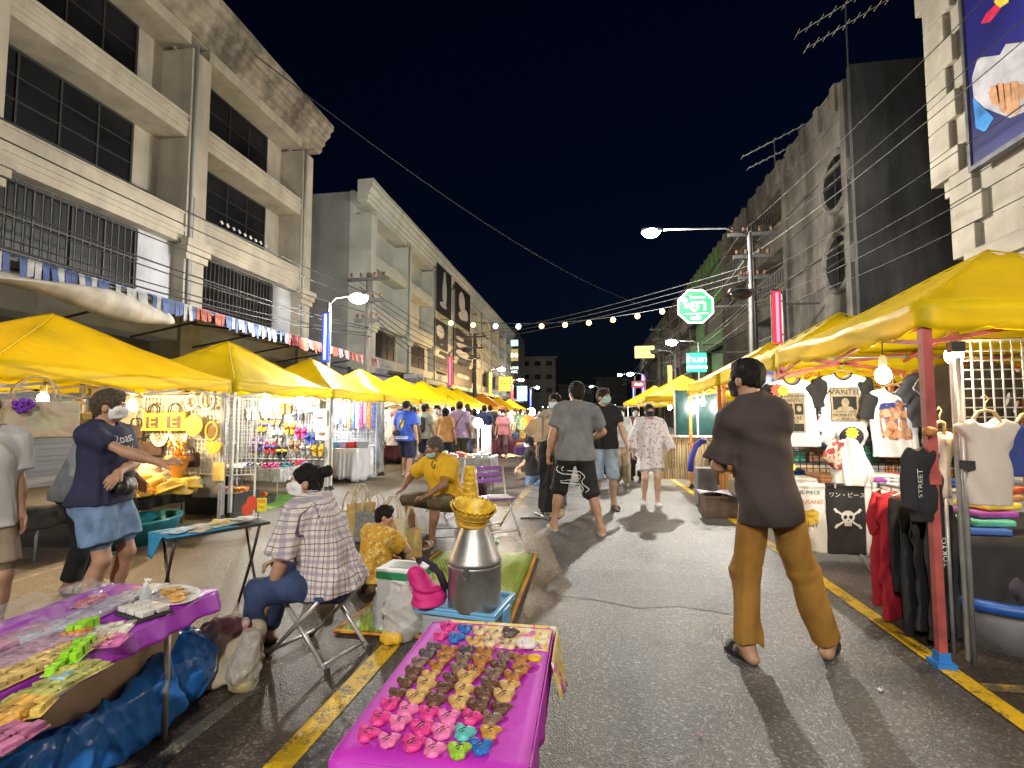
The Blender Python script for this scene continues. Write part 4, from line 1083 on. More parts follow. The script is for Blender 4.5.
# ---------------------------------------------------------------- poles, lamps, neon, signs, cables
POLEC = M('concrete_pole', (.11,.10,.09), .85, var=.15, dirt=.4)
STEEL = M('grey_painted_steel', (.11,.11,.115), .6, metal=.0, var=.1)
LED = M_glow('led_white', (.86,.94,1.0), 60)
LAMPS = []
def street_lamp(lab, x, y, arm, z, neon=None, ncol=None, glow=True, power=1900, hpole=None, group=None, warm=False, lowpole=.13):
    root = thing('street_lamp', lab, 'street lamp', (x, y, lowpole), 0, group)
    m = MB(); hp = hpole or z-.25
    m.tube([(x,y,lowpole),(x,y,hp)], .07, 10, r2=.055); m.tube([(x,y,lowpole),(x,y,lowpole+.5)], .11, 10); m.build('pole', STEEL, root, True)
    a = MB(); hx = x+arm; s = 1 if arm > 0 else -1
    a.tube([(x,y,hp-.05),(x+.25*arm,y,hp+(z-hp)*.75),(x+.6*arm,y,z-.02),(hx-s*.2,y,z)], .032, 8); a.build('arm', STEEL, root, True)
    h = MB(); h.cbox((hx+s*.1,y,z), (.62,.24,.09), roty(-s*.06)); hd = h.build('lamp_head', STEEL, root, bevel=.02)
    e = MB(); e.cbox((hx+s*.12,y,z-.055), (.46,.19,.05), roty(-s*.06)); e.sphere((hx+s*.12,y,z-.085), .21, 12, 8, (1.3,.9,.7)); e.build('led_panel', LED if glow else FRAME_D, hd)  # glowing globe larger than the panel stands in for lamp glare
    if glow: LAMPS.append((hx+s*.12, y, z-.2, power, warm))
    if neon:
        nz0, nz1, off = neon
        b = MB(); b.box((x+off-.12,y-.12,nz0-.08),(x+off+.12,y-.08,nz1+.08)); b.bar((x,y-.09,nz0+.2),(x+off,y-.09,nz0+.2),.03); b.bar((x,y-.09,nz1-.2),(x+off,y-.09,nz1-.2),.03); nb = b.build('neon_bracket', M('neon_back', (.12,.12,.13), .5), root)
        t = MB(); t.tube([(x+off,y-.19,nz0),(x+off,y-.19,nz1)], .032, 10); t.build('neon_tube', ncol, root, True)
        g2 = MB(); g2.box((x+off-.10,y-.15,nz0-.05),(x+off+.10,y-.125,nz1+.05)); c_ = ncol.node_tree.nodes['Principled BSDF'].inputs['Emission Color'].default_value
        g2.build('glowing_panel', M_glow(ncol.name+'_panel', tuple(c_)[:3], .8), root, bevel=.01)
    return root
NB = M_glow('neon_blue', (.05,.08,1.0), 14); NR = M_glow('neon_red', (1.0,.03,.05), 12); NY = M_glow('neon_yellow', (1.0,.62,.03), 9); NG = M_glow('neon_green_sign', (.01,.55,.06), 1.1); NP = M_glow('neon_violet', (.28,.10,1.0), 9)
L0 = at(658, 230, y=16)
street_lamp('tall street lamp with a bright white head on a long arm above the octagon sign', 4.9, 16, L0.x-4.9-.1, L0.z, power=2900)
b0 = at(328, 357, x=-7.2); 
street_lamp('street lamp with a blue neon tube beside the pale terrace', -7.2, 12.9, .75, 4.75, neon=(2.95, 4.2, 0.0), ncol=NB, power=900, hpole=4.55)
street_lamp('street lamp with a red neon box above the yellow tents', 4.9, 13.5, -.9, 4.62, neon=(3.25, 4.5, -.22), ncol=NR, glow=False, hpole=4.6)
street_lamp('street lamp on the right pavement, unseen behind the camera', 4.9, -7, -2.7, 7.27, power=2100)  # unseen lamp behind the camera, put in to light the left facade
street_lamp('street lamp on the left pavement, unseen behind the camera', -7.2, -8, 3.2, 7.27, power=1900)  # also unseen, put in to light the stone building opposite
street_lamp('small far street lamp above the green shop sign', 5.0, 24.0, -1.1, 4.9, power=500, hpole=4.8)
street_lamp('far street lamp with a red neon tube under the moustache poster', -7.2, 25.0, .8, 4.9, neon=(3.0, 4.4, 0.1), ncol=NR, glow=False)
street_lamp('far street lamp with a yellow neon tube on the left pavement', -7.3, 36.0, .8, 4.9, neon=(2.9, 4.5, 0.1), ncol=NY, power=1500, warm=True)
street_lamp('far street lamp with a red tube beside the orange sign', -7.4, 47.0, .8, 4.9, neon=(2.6, 4.3, 0.1), ncol=NR, power=1800, warm=True)
street_lamp('far street lamp with blue tubes near the street end, on the left', -7.4, 62.0, .8, 5.0, neon=(2.6, 4.6, 0.1), ncol=NB, power=700)
street_lamp('street lamp with a yellow tube above the far right tents', 4.5, 27.5, -.9, 4.9, neon=(2.4, 4.0, -.3), ncol=NY, glow=False)
street_lamp('street lamp with a blue tube near the street end, on the right', 4.6, 43.0, -1.1, 5.0, neon=(2.6, 4.8, -.2), ncol=NP, power=500)
street_lamp('distant street lamp with a violet tube, on the right', 4.9, 56.0, -1.5, 6.0, neon=(2.6, 5.0, -.2), ncol=NB, power=700)
street_lamp('distant small lamp over the far end of the street', 1.6, 95, -1.2, 7.0, power=900)
def utility_pole(lab, x, y, h, arms=True, r=.16):
    root = thing('utility_pole', lab, 'utility pole', (x, y, .13))
    m = MB(); m.tube([(x,y,.13),(x,y,h)], r, 8, r2=r*.72); m.build('pole', POLEC, root, True)
    if arms:
        a = MB()
        for k, z in enumerate((h-.25, h-1.0, h-1.7)): a.cbox((x, y-.14, z), (1.5-.3*k, .09, .11))
        a.build('crossarm', M('crossarm_steel', (.09,.09,.09), .5, metal=.5), root)
        i = MB()
        for k, z in enumerate((h-.15, h-.9, h-1.6)):
            for q in (-.6, -.25, .25, .6): i.lathe([(.035,0),(.06,.03),(.035,.06),(.06,.09),(.03,.14)], (x+q*(1-.2*k), y-.14, z), 8)
        i.build('insulator', M('brown_ceramic', (.10,.05,.03), .3), root)
    return root
utility_pole('dark concrete utility pole with crossarms in front of the pale terrace', -7.6, 16.3, 6.4)
utility_pole('tall concrete utility pole behind the lamp arm, beside the red neon box', 5.3, 17.2, 7.6)
utility_pole('distant utility pole by the old terrace shops', 5.3, 39, 8.2)
utility_pole('distant utility pole by the pale terrace posters', -7.7, 33, 7.0)
CAB = M('black_cable', (.018,.018,.02), .6); CABL = M('grey_cable', (.11,.11,.11), .6)
def cable(lab, p0, p1, sag=.3, r=.014, mat=None, group='overhead cables along the shophouses', n=14):
    p0, p1 = Vector(p0), Vector(p1); m = MB()
    m.tube([p0.lerp(p1, i/n)-Vector((0,0,sag*4*(i/n)*(1-i/n))) for i in range(n+1)], r, 5)
    return tag(m.build('overhead_cable', mat or CAB, smooth=True, loc=p0), lab, 'cable', group)
CL = 'black overhead cable running along the cream shophouse front'
for k, (z, dx) in enumerate(((5.9,0),(5.55,.3),(5.25,-.2),(4.85,.1),(4.65,.35),(4.5,-.1),(4.3,.2))):
    cable(CL, (-8.6+dx, -3, z+.25), (-7.6+dx*.6, 16.2, z-.25 if k < 3 else 4.75-.1*k), .35+.05*k, .013+.004*(k % 3 == 0))
CL2 = 'black overhead cable running along the pale terrace front'
for k in range(7): cable(CL2, (-7.6+.2*(k-3)*.8, 16.2, 6.2-.3*k), (-7.7+.15*(k-3), 33, 6.6-.32*k), .4+.08*k, .015)
for k in range(4): cable(CL2, (-7.7, 33, 6.6-.4*k), (-8, 70, 6.4-.4*k), .7, .02)
CL3 = 'overhead cable running along the old terrace front'
for k, (z, dx, mt) in enumerate(((7.5,-.3,CAB),(7.2,.2,CAB),(6.6,-.2,CABL),(6.0,.1,CAB),(5.6,.3,CAB),(5.1,-.1,CAB),(4.9,.2,CAB))):
    cable(CL3, (6.6+dx, 1.0, z+.5), (5.3+dx, 17.1, z-.05), .3+.05*k, .009, mt); cable(CL3, (5.3+dx, 17.1, z-.05), (5.3+dx*.8, 39, z+.3), .5, .015, mt)
for k in range(3): cable(CL3, (5.3, 39, 8-.4*k), (5.6, 88, 7.6-.4*k), .9, .02)
cable('thick cable crossing the night sky above the street', at(255, 55, x=-10.2), (5.3, 38, 9.2), 1.2, .018, CAB, 'cables across the street')
for k in range(3):
    cable('pale cable crossing the street above the string of bulbs', (-7.7, 32.6-.2*k, 6.9-.25*k), (5.3, 17.4, 6.4-.22*k), .25, .014, CABL, 'pale cables above the string of bulbs')
# string of bulbs
BW = M_glow('bulb_warm', (1.0,.55,.18), 3.5); BC = M_glow('bulb_cool', (.62,.86,1.0), 5)
def string_lights(lab, p0, p1, sag, nb, r=.055, seed=0):
    rg = random.Random(seed); p0, p1 = Vector(p0), Vector(p1); root = thing('string_light', lab, 'string light', p0)
    P = lambda t: p0.lerp(p1, t)-Vector((0,0,sag*4*t*(1-t)))
    m = MB(); m.tube([P(i/24) for i in range(25)], .012, 5); m.build('wire', CAB, root)
    for k in range(nb):
        p = P((k+.5)/nb)-Vector((0,0,.10)); b = MB(); b.sphere(p, r, 8, 6); b.build('bulb', BC if rg.random() < .3 else BW, root, True)
string_lights('string of warm and cool bulbs sagging across the street', at(440, 319, y=17), at(700, 300, y=17), .42, 11, .09, 2)
string_lights('distant string of tiny bulbs across the far street', at(540, 406, y=60), at(618, 404, y=60), .2, 14, .07, 4)
# signs
def octagon():
    c = at(695, 307, y=19.5); root = thing('pharmacy_sign', 'green octagonal pharmacy sign glowing above the street', 'sign', c)
    r = .66; pts = [(c.x+r*math.cos(R(22.5+45*k))*1.02, c.y, c.z+r*math.sin(R(22.5+45*k))) for k in range(8)]
    m = MB(); m.poly([(p[0], p[1]+.08, p[2]) for p in pts], (0,-1,0), .16); m.build('panel', NG, root)
    wh = M_glow('sign_white_light', (.75,1.0,.82), 2.0)
    f = MB(); f.tube([Vector(p)+Vector((0,-.09,0)) for p in pts+[pts[0]]], .035, 6); f.build('border', wh, root)
    t = MB(); rt, up = (1,0,0), (0,0,1); y = c.y-.085
    put_text(t, 'ยา', (c.x+.10, y, c.z+.03), rt, up, .62, .02, .012); put_text(t, 'ร้านขายยา', (c.x+.08, y, c.z+.34), rt, up, .14, .02); put_text(t, '+', (c.x-.40, y, c.z+.22), rt, up, .42, .02, .02); put_text(t, 'เภสัช', (c.x+.02, y, c.z-.43), rt, up, .20, .02, .006)
    t.box((c.x-.42,y-.008,c.z-.285),(c.x+.45,y+.004,c.z-.255))
    t.build('lettering', wh, root)
    b = MB(); b.bar((c.x+.6,c.y+.02,c.z),(8.3,c.y+.02,c.z),.06); b.build('bracket', IRON, root)
octagon()
def lit_sign(lab, px0, px1, py0, py1, y, mat, lines, lmat, tilt=0.0, name='shop_sign', wall=None):
    a = at(px0, py1, y=y); b = at(px1, py0, y=y); root = thing(name, lab, 'sign', (a.x, y, a.z))
    m = MB(); m.box((a.x,y-.08,a.z),(b.x,y+.08,b.z)); m.build('panel', mat, root, bevel=.01)
    t = MB(); Hh = b.z-a.z
    for body, fr, sz in lines: put_text(t, body, ((a.x+b.x)/2, y-.086, a.z+Hh*fr), (1,0,0), (0,0,1), Hh*sz, .01, .004)
    t.build('lettering', lmat, root)
    s = MB(); wx = wall if wall else (8.4 if a.x > 0 else -10.9); s.bar(((a.x+b.x)/2, y+.05, b.z+.02), (wx, y+.05, b.z+.02), .05); s.build('bracket', IRON, root)
WHL_ = M_glow('sign_lettering_white', (.85,1,.95), 1.6)
lit_sign('slanted green street shop sign below the octagon', 687, 706, 353, 372, 21, M_glow('sign_teal', (.02,.50,.22), 1.4), [('ร้านยา', .64, .42), ('เปิดบริการ', .24, .26)], WHL_)
lit_sign('small lit yellow sign far up the old terrace', 635, 654, 346, 358, 33, M_glow('sign_yellow', (.85,.80,.18), 1.5), [('ทองคำ', .62, .4), ('ร้านทอง', .22, .3)], M_glow('sign_dark_letters', (.12,.09,.0), .4))
lit_sign('orange lit shop sign with red letters at the terrace end', 499, 512, 377, 391, 50, M_glow('sign_orange', (.9,.36,.04), 1.5), [('ทอง', .6, .5), ('ห้าง', .2, .3)], M_glow('sign_red_letters', (.5,.02,.01), .6))
lit_sign('tall far sign of stacked cyan and white panels', 511, 518, 340, 346, 66, M_glow('sign_cyan', (.35,.95,.9), 1.4), [('AB', .5, .7)], WHL_)
lit_sign('dim warm sign panel under the cyan one', 511, 518, 349, 361, 66, M_glow('sign_dimwarm', (.45,.35,.15), .5), [('ออ', .5, .6)], WHL_)
lit_sign('dark sign with white letters lowest under the cyan one', 511, 518, 363, 375, 66, FRAME_D, [('บจก', .6, .4), ('ABC', .25, .3)], WHL_)
lit_sign('red lit signboard low on the far old terrace', 632, 645, 381, 388, 34, M_glow('sign_dimred', (.35,.05,.05), .6), [('เสื้อผ้า', .5, .5)], WHL_)
lit_sign('pale blue lit shop front sign at the far left', 517, 527, 386, 401, 58, M_glow('sign_paleblue', (.35,.6,.85), 1.0), [('ร้าน', .5, .4)], WHL_)
lit_sign('white cloth sign with dark script below the posters', 404, 424, 374, 386, 25.5, M('cloth_sign', (.45,.45,.44), .7), [('ตลาดนัด', .5, .5)], FRAME_D)
# ---------------------------------------------------------------- tents
CAN_Y = M('canopy_yellow', (.88,.72,.010), .5, var=.05, scale=2.0, bump=.35, bscale=7, trans=.5, dirt=.12, dirtcol=(.62,.48,.02), dscale=2.5)
CAN_O = M('canopy_orange', (.78,.36,.03), .5, var=.08, scale=2.0, bump=.35, bscale=7, trans=.42)
T_WHITE = M('tent_steel_white', (.62,.61,.58), .45, metal=.2); T_RED = M('tent_steel_red', (.42,.085,.075), .5, var=.2, scale=9, bump=.2); T_ORANGE = M('tent_steel_orange', (.62,.22,.04), .45)
T_GREY = M('tent_steel_grey', (.30,.30,.30), .4, metal=.4); RUBB = M('dark_rubber', (.03,.03,.03), .7); BLUEP = M('blue_plastic_foot', (.03,.22,.65), .5)
def tent(lab, xs, xb, y0, y1, eave, peak, legm, can=CAN_Y, valance=.17, group='yellow market tents', seed=0, footm=RUBB):
    """xs = street side, xb = back side"""
    rg = random.Random(seed); cx, cy = (xs+xb)/2, (y0+y1)/2; hx, hy = abs(xb-xs)/2, (y1-y0)/2
    root = thing('market_tent', lab, 'tent', (cx, cy, 0), 0, group)
    m = MB(); n = 22; o1, o2, o3 = rg.uniform(0,6), rg.uniform(0,6), rg.uniform(0,6)
    def top(u, v):
        a, b = 2*u-1, 2*v-1; r = max(abs(a), abs(b))
        q = 1-r
        z = eave+(peak-eave)*(q**1.12)
        mid = 1-min(1, (min(abs(a), abs(b))/max(r, .001)))                # between two ridges the cloth hangs a little
        z -= .07*mid*math.sin(PI*min(1, r))*(.5+.5*r)
        z += .012*math.sin(7*a+o1+3*b)*math.sin(5*b+o2)+.006*math.sin(17*(a+b)+o3)
        z -= .035*mid*(r**6)
        return Vector((cx+a*hx, cy+b*hy, z))
    m.grid(top, n, n)
    per = []
    for k in range(n): per.append((k/n, 0))
    for k in range(n): per.append((1, k/n))
    for k in range(n): per.append((1-k/n, 1))
    for k in range(n): per.append((0, 1-k/n))
    N = len(per); vs = []
    for j in range(4):
        for i, (u, v) in enumerate(per):
            p = top(u, v); f = j/3
            w = .007*math.sin(i*1.25+o1)*f+.010*math.sin(i*.37+o2)*f
            d = Vector((1 if u == 1 else -1 if u == 0 else 0, 1 if v == 1 else -1 if v == 0 else 0, 0))
            if d.length > 0: d.normalize()
            vs.append(p+d*(w+.004+.006*f)-Vector((0,0,valance*f+(.012*math.sin(i*2.1+o3) if j == 3 else 0))))
    fs = [(j*N+i, (j+1)*N+i, (j+1)*N+(i+1) % N, j*N+(i+1) % N) for j in range(3) for i in range(N)]
    m.add(vs, fs)
    cano = m.build('canopy', can, root, True, solid=.004)
    m = MB()
    for (a, b) in ((0,0),(1,0),(1,1),(0,1)): m.tube([top(a+(.5-a)*k/11, b+(.5-b)*k/11)+Vector((0,0,.003)) for k in range(12)], .007, 5)
    m.build('seam', can, cano, True)
    for (x, y) in ((xs, y0), (xs, y1), (xb, y0), (xb, y1)):
        ix, iy = x+(cx-x)*.03, y+(cy-y)*.03
        l = MB(); l.bar((ix,iy,.02),(ix,iy,1.05),.042); l.bar((ix,iy,1.02),(ix,iy,eave-.03),.05); l.cbox((ix,iy,1.04),(.062,.062,.06)); lg = l.build('leg', legm, root)
        f = MB(); f.cbox((ix,iy,.015),(.10,.10,.03)); f.cbox((ix,iy,.05),(.06,.06,.06)); f.build('foot', footm, lg)
    zt, zb = eave-.05, eave-.30
    for a, b in (((xs,y0),(xs,y1)),((xb,y0),(xb,y1)),((xs,y0),(xb,y0)),((xs,y1),(xb,y1))):
        t = MB(); P = lambda f, z: Vector((a[0]+(b[0]-a[0])*f+(cx-a[0])*.03, a[1]+(b[1]-a[1])*f+(cy-a[1])*.03, z))
        for k in range(2):
            f0, f1 = k/2+.01, (k+1)/2-.01; t.bar(P(f0,zt),P(f1,zb+.06),.014,.026); t.bar(P(f0,zb+.06),P(f1,zt),.014,.026)
        t.build('truss', legm, root)
    t = MB(); t.tube([(cx,cy,peak-.55),(cx,cy,peak-.03)], .018, 6)
    for (x, y) in ((xs, cy), (xb, cy), (cx, y0), (cx, y1)): t.bar((x+(cx-x)*.03,y+(cy-y)*.03,zt-.08),(cx,cy,peak-.5),.014,.024)
    t.build('centre_mast', legm, root)
    return root
tent('big yellow market tent over the printed shirts, with red legs', 1.90, 4.25, 3.2, 5.5, 2.07, 2.70, T_RED, seed=1, footm=BLUEP, valance=.17)
tent('yellow market tent behind the shirt tent, half hidden by its canopy', 1.93, 4.25, 5.62, 7.85, 2.05, 2.68, T_ORANGE, seed=2)
tent('yellow market tent on orange legs in front of the dark green boards', 1.90, 4.25, 7.95, 10.25, 2.02, 2.66, T_ORANGE, seed=3)
tent('far yellow tent standing alone behind the walking couple', 1.55, 4.0, 14.5, 17.0, 1.98, 2.62, T_WHITE, seed=4)
tent('small distant yellow tent seen between the walking couple', 1.5, 4.0, 21, 23.4, 2.0, 2.7, T_WHITE, seed=5)
ly = [(3.36,6.15,'yellow market tent over the straw hats and bags'), (6.22,8.86,'yellow market tent over the sandals wall'), (8.92,11.25,'yellow market tent over the white curtained table'), (11.32,13.6,'yellow market tent over the hanging dresses'),
      (13.7,16.0,'fifth yellow tent along the pale terrace side'), (16.1,18.4,'sixth yellow tent along the pale terrace side'), (18.5,20.8,'seventh yellow tent along the pale terrace side'), (20.9,23.2,'eighth yellow tent along the pale terrace side'), (26.2,28.8,'orange yellow tent near the red neon lamp'), (31,33.4,'far yellow tent beyond the orange one'), (36,38.4,'farthest yellow tent before the orange sign')]
for k, (a, b, lab) in enumerate(ly): tent(lab, -4.85+(.1*(k > 3)), -7.2, a, b, 1.90-.02*(k == 0), 2.56 if k == 0 else 2.66, T_WHITE if k != 0 else T_GREY, can=CAN_O if k == 8 else CAN_Y, valance=.155, seed=10+k)

# ---------------------------------------------------------------- bulbs in the tents
BULBS = []
HB = M_glow('tent_bulb_white', (1.0,.96,.86), 55); HW = M_glow('tent_bulb_warm', (1.0,.74,.36), 55)
SOCK = M('bulb_socket', (.5,.48,.42), .4)
def bulb(lab, p, top, warm=False, power=80, r=.05, long=False, name='hanging_bulb'):
    p = Vector(p); root = thing(name, lab, 'light bulb', p, 0, 'bulbs hung in the tents')
    m = MB(); m.sphere(p, r, 12, 8, (1, 1, 1.25)); m.build('bulb', HW if warm else HB, root, True)
    s = MB(); s.lathe([(.018,.0),(.03,.02),(.03,.09),(.012,.11)], p+Vector((0,0,r*1.05)), 10); s.build('socket', SOCK, root)
    c = MB(); c.tube([p+Vector((0,0,r+.1)), p+Vector((.01,.01,(top-p.z)*.5+.05)), (p.x,p.y,top)], .005, 5); c.build('cord', CAB, root)
    BULBS.append((p.x, p.y, p.z-r*1.25-.035, power, warm))
bulb('warm bulb hanging over the straw hats', (-5.55,5.35,1.53), 2.0, True, 100, .055)
bulb('white bulb hanging in front of the sandals wall', (-5.75,8.2,1.76), 2.1, False, 130, .06)
bulb('white bulb over the white curtained table', (-5.75,10.6,1.66), 2.1, False, 110, .06)
bulb('white bulb over the hanging dresses', (-6.0,12.6,1.66), 2.1, False, 110, .06)
for k, (y, w) in enumerate(((14.8,True),(17.2,False),(19.6,True),(22,False),(27.5,True),(32,True),(37,False))):
    bulb('%s bulb in the %s tent along the pale terrace side' % ('warm' if w else 'white', ('fifth','sixth','seventh','eighth','orange','far','farthest')[k]), (-5.0,y,1.62), 2.1, w, 70, .08)
bulb('bright white bulb hanging between the printed shirts', (2.40,4.55,1.735), 2.2, False, 40, .058)
bulb('warm bulb clipped beside the grid with the white blouse', (2.15,3.34,1.76), 1.95, True, 105, .045)
bulb('warm bulb behind the head of the woman in navy', at(43, 399, x=-5.6), 2.0, True, 110, .05)
bulb('white bulb at the edge of the orange legged tent', (2.13,10.0,1.66), 1.9, False, 60, .055)
bulb('white bulb deeper inside the orange legged tent', (2.75,9.6,1.69), 2.1, False, 60, .055)
bulb('white bulb in the tent behind the shirt tent', (2.9,6.9,1.75), 2.2, False, 70, .055)
bulb('warm bulb far inside the lone yellow tent', (2.4,15.8,1.65), 2.1, True, 60, .06)
# lamps on sticks among the far stalls in the middle of the street
STK = M('lamp_stick', (.25,.25,.25), .5, metal=.4)
def stick_lamp(lab, px, py, y, warm, power, r):
    p = at(px, py, y=y); power *= 2.2; r *= 1.25; root = thing('stick_lamp', lab, 'lamp', (p.x, p.y, 0), 0, 'lamps among the far stalls')
    m = MB(); m.tube([(p.x,p.y+.03,0),(p.x,p.y+.03,p.z)], .02, 6); m.cbox((p.x,p.y+.03,.02),(.3,.3,.04)); m.build('stick', STK, root)
    b = MB(); b.sphere(p, r, 12, 8); b.build('bulb', HW if warm else HB, root, True)
    BULBS.append((p.x, p.y-r-.04, p.z, power, warm))
stick_lamp('cold white lamp on a stick at the trinket stall behind the purple chair', 478, 423, 9.5, False, 90, .075)
stick_lamp('warm lamp glowing at the far stalls, nearest the cold white one', 505, 428, 19, True, 60, .10)
stick_lamp('warm lamp beside two white lamps at the far stalls', 517, 420, 22, True, 60, .09)
stick_lamp('upper white lamp of the bright pair at the far stalls', 531, 412, 21, False, 80, .14)
stick_lamp('lower white lamp of the bright pair at the far stalls', 528, 421, 20, False, 80, .12)
stick_lamp('small white lamp behind the walking pair in black and grey', 512, 413, 26, True, 50, .08)

# ---------------------------------------------------------------- helpers for goods
STRAW = M_weave('woven_straw', (.58,.40,.13), (.40,.25,.07), 85, 85, .7); STRAWP = M_weave('woven_straw_pale', (.68,.58,.38), (.55,.44,.26), 90, 90, .7); STRAWY = M_weave('woven_straw_yellow', (.80,.48,.03), (.62,.33,.02), 85, 85, .6)
CR_LEATHER = M('black_leather', (.02,.018,.017), .45, var=.3); WIRE_W = M('white_coated_wire', (.68,.68,.66), .4); WIRE_G = M('grey_coated_wire', (.45,.45,.44), .4, metal=.3)
def grid_wall(lab, a, b, z0, z1, step=.07, r=.0035, mat=WIRE_W, feet=True, name='display_grid', legs=None):
    a, b = Vector(a), Vector(b); L = (b-a).length; d = (b-a)/L
    root = thing(name, lab, 'display grid', a); m = MB(); nx = int(L/step); nz = int((z1-z0)/step)
    for i in range(nx+1):
        p = a+d*(L*i/nx); m.bar((p.x,p.y,z0),(p.x,p.y,z1),2*r)
    for k in range(nz+1):
        z = z0+(z1-z0)*k/nz; nrm = Vector((-d.y,d.x,0))*r*1.6; m.bar((a.x+nrm.x,a.y+nrm.y,z),(b.x+nrm.x,b.y+nrm.y,z),2*r)
    m.build('wire_mesh', mat, root)
    f = MB()
    for p in (a, b): f.tube([(p.x,p.y,.0 if feet else z0),(p.x,p.y,z1+.02)], .013, 6)
    f.tube([(a.x,a.y,z1+.01),(b.x,b.y,z1+.01)], .011, 6); f.tube([(a.x,a.y,z0),(b.x,b.y,z0)], .011, 6)
    f.build('frame', mat, root); return root
def table(lab, x0, x1, y0, y1, z, mat, legm, style='X', th=.03, name='folding_table', legr=.013):
    root = thing(name, lab, 'table', ((x0+x1)/2,(y0+y1)/2,0)); m = MB(); m.box((x0,y0,z-th),(x1,y1,z)); m.build('tabletop', mat, root, bevel=.006)
    if style == 'X':
        for x in ((x0+.06, x1-.06) if (y1-y0) > (x1-x0) else (x0+.05, x1-.05)):
            if (y1-y0) >= (x1-x0):
                for f in (0, 1):
                    l = MB(); o = .016*(f-.5); ya, yb = (y0+.08, y1-.08) if f else (y1-.08, y0+.08)
                    l.tube([(x+o,ya,.0),(x+o,yb,z-th)], legr, 8); l.build('leg', legm, root, True)
            else: pass
        if (y1-y0) < (x1-x0):
            for y in (y0+.05, y1-.05):
                for f in (0, 1):
                    l = MB(); o = .016*(f-.5); xa, xb = (x0+.08, x1-.08) if f else (x1-.08, x0+.08)
                    l.tube([(xa,y+o,.0),(xb,y+o,z-th)], legr, 8); l.build('leg', legm, root, True)
    else:
        for x in (x0+.05, x1-.05):
            for y in (y0+.05, y1-.05): l = MB(); l.tube([(x,y,0),(x,y,z-th)], legr, 8); l.build('leg', legm, root, True)
    return root
def drape(name, lab, x0, x1, y0, y1, z, drop, mat, amp=.018, cat='tablecloth', wave=26, seed=0, flare=.02, dropf=None, lump=0.0):
    """a cloth lying on a table top and hanging down around it"""
    rg = random.Random(seed); o = rg.uniform(0,6); m = MB(); n1 = 14; r = .012
    def top(u, v):
        x, y = x0+(x1-x0)*u, y0+(y1-y0)*v
        return Vector((x, y, z+.006+.003*math.sin(11*x+o)*math.sin(9*y+o)+lump*max(0, math.sin(5*x+o)*math.sin(4*y))))
    m.grid(top, n1, n1)
    per = []
    nx = max(8, int((x1-x0)/.025)); ny = max(8, int((y1-y0)/.025))
    per += [(x0+(x1-x0)*i/nx, y0, 0, -1) for i in range(nx)]+[(x1, y0+(y1-y0)*i/ny, 1, 0) for i in range(ny)]+[(x1-(x1-x0)*i/nx, y1, 0, 1) for i in range(nx)]+[(x0, y1-(y1-y0)*i/ny, -1, 0) for i in range(ny)]
    N = len(per); J = 7; vs = []; s = 0
    for j in range(J+1):
        f = j/J
        for i, (x, y, dx, dy) in enumerate(per):
            t = i/N*2*PI
            dr = drop*(dropf(x, y) if dropf else 1)*(1+.05*math.sin(3*t+o)+.03*math.sin(11*t+o))
            w = (amp*(math.sin(t*wave+o+1.2*math.sin(5*t))+.5*math.sin(t*wave*.43+2*o))+flare)*f+.006
            vs.append((x+dx*w, y+dy*w, z+.006-dr*f))
    m.add(vs, [(j*N+i, (j+1)*N+i, (j+1)*N+(i+1) % N, j*N+(i+1) % N) for j in range(J) for i in range(N)])
    ob = m.build(name, mat, None, True, solid=.003, loc=((x0+x1)/2,(y0+y1)/2,z)); return tag(ob, lab, cat)
def lay(target, root, name, mat, c, right, up, patches=(), texts=(), off=.005, n=10, reach=.6, sx=1.0):
    """flat print laid onto a cloth in the thing's own space: patches = [(outline)], texts = [(text, size, x, z)]"""
    me = target.data; bv = BVHTree.FromPolygons([v.co for v in me.vertices], [tuple(p.vertices) for p in me.polygons])
    c = Vector(c); r = Vector(right).normalized(); u = Vector(up).normalized(); nn = r.cross(u); mb = MB()
    def drop(x, z):
        p = c+r*x+u*z+nn*reach; h = bv.ray_cast(p, -nn, reach*2)
        return (h[0]+nn*off) if h[0] is not None else c+r*x+u*z+nn*.02
    for pt in patches:
        if len(pt) == 4 and not isinstance(pt[0], (tuple, list)):
            xa, xb, za, zb = pt; mb.grid(lambda a, b: drop(xa+(xb-xa)*a, za+(zb-za)*b), n, n)
        else:
            cx = sum(p[0] for p in pt)/len(pt); cz = sum(p[1] for p in pt)/len(pt); k = len(pt); vs = [drop(cx, cz)]
            for f in (.5, 1.0): vs += [drop(cx+(p[0]-cx)*f, cz+(p[1]-cz)*f) for p in pt]
            mb.add(vs, [(0, 1+i, 1+(i+1) % k) for i in range(k)]+[(1+i, 1+k+i, 1+k+(i+1) % k, 1+(i+1) % k) for i in range(k)])
    for body, sz, x, z in texts:
        vs, fs = text_mesh(body, sz, 0, 0, 'CENTER', sx); mb.add([drop(x+v[0], z+v[1]) for v in vs], fs)
    return mb.build(name, mat, root, local=True)
def circ(cx, cz, rx, rz_, n=14, a0=0, a1=2*PI): return [(cx+rx*math.cos(a0+(a1-a0)*k/n), cz+rz_*math.sin(a0+(a1-a0)*k/n)) for k in range(n if a1-a0 > 6.2 else n+1)]
WOODH = M('pale_wood_hanger', (.55,.38,.18), .5)
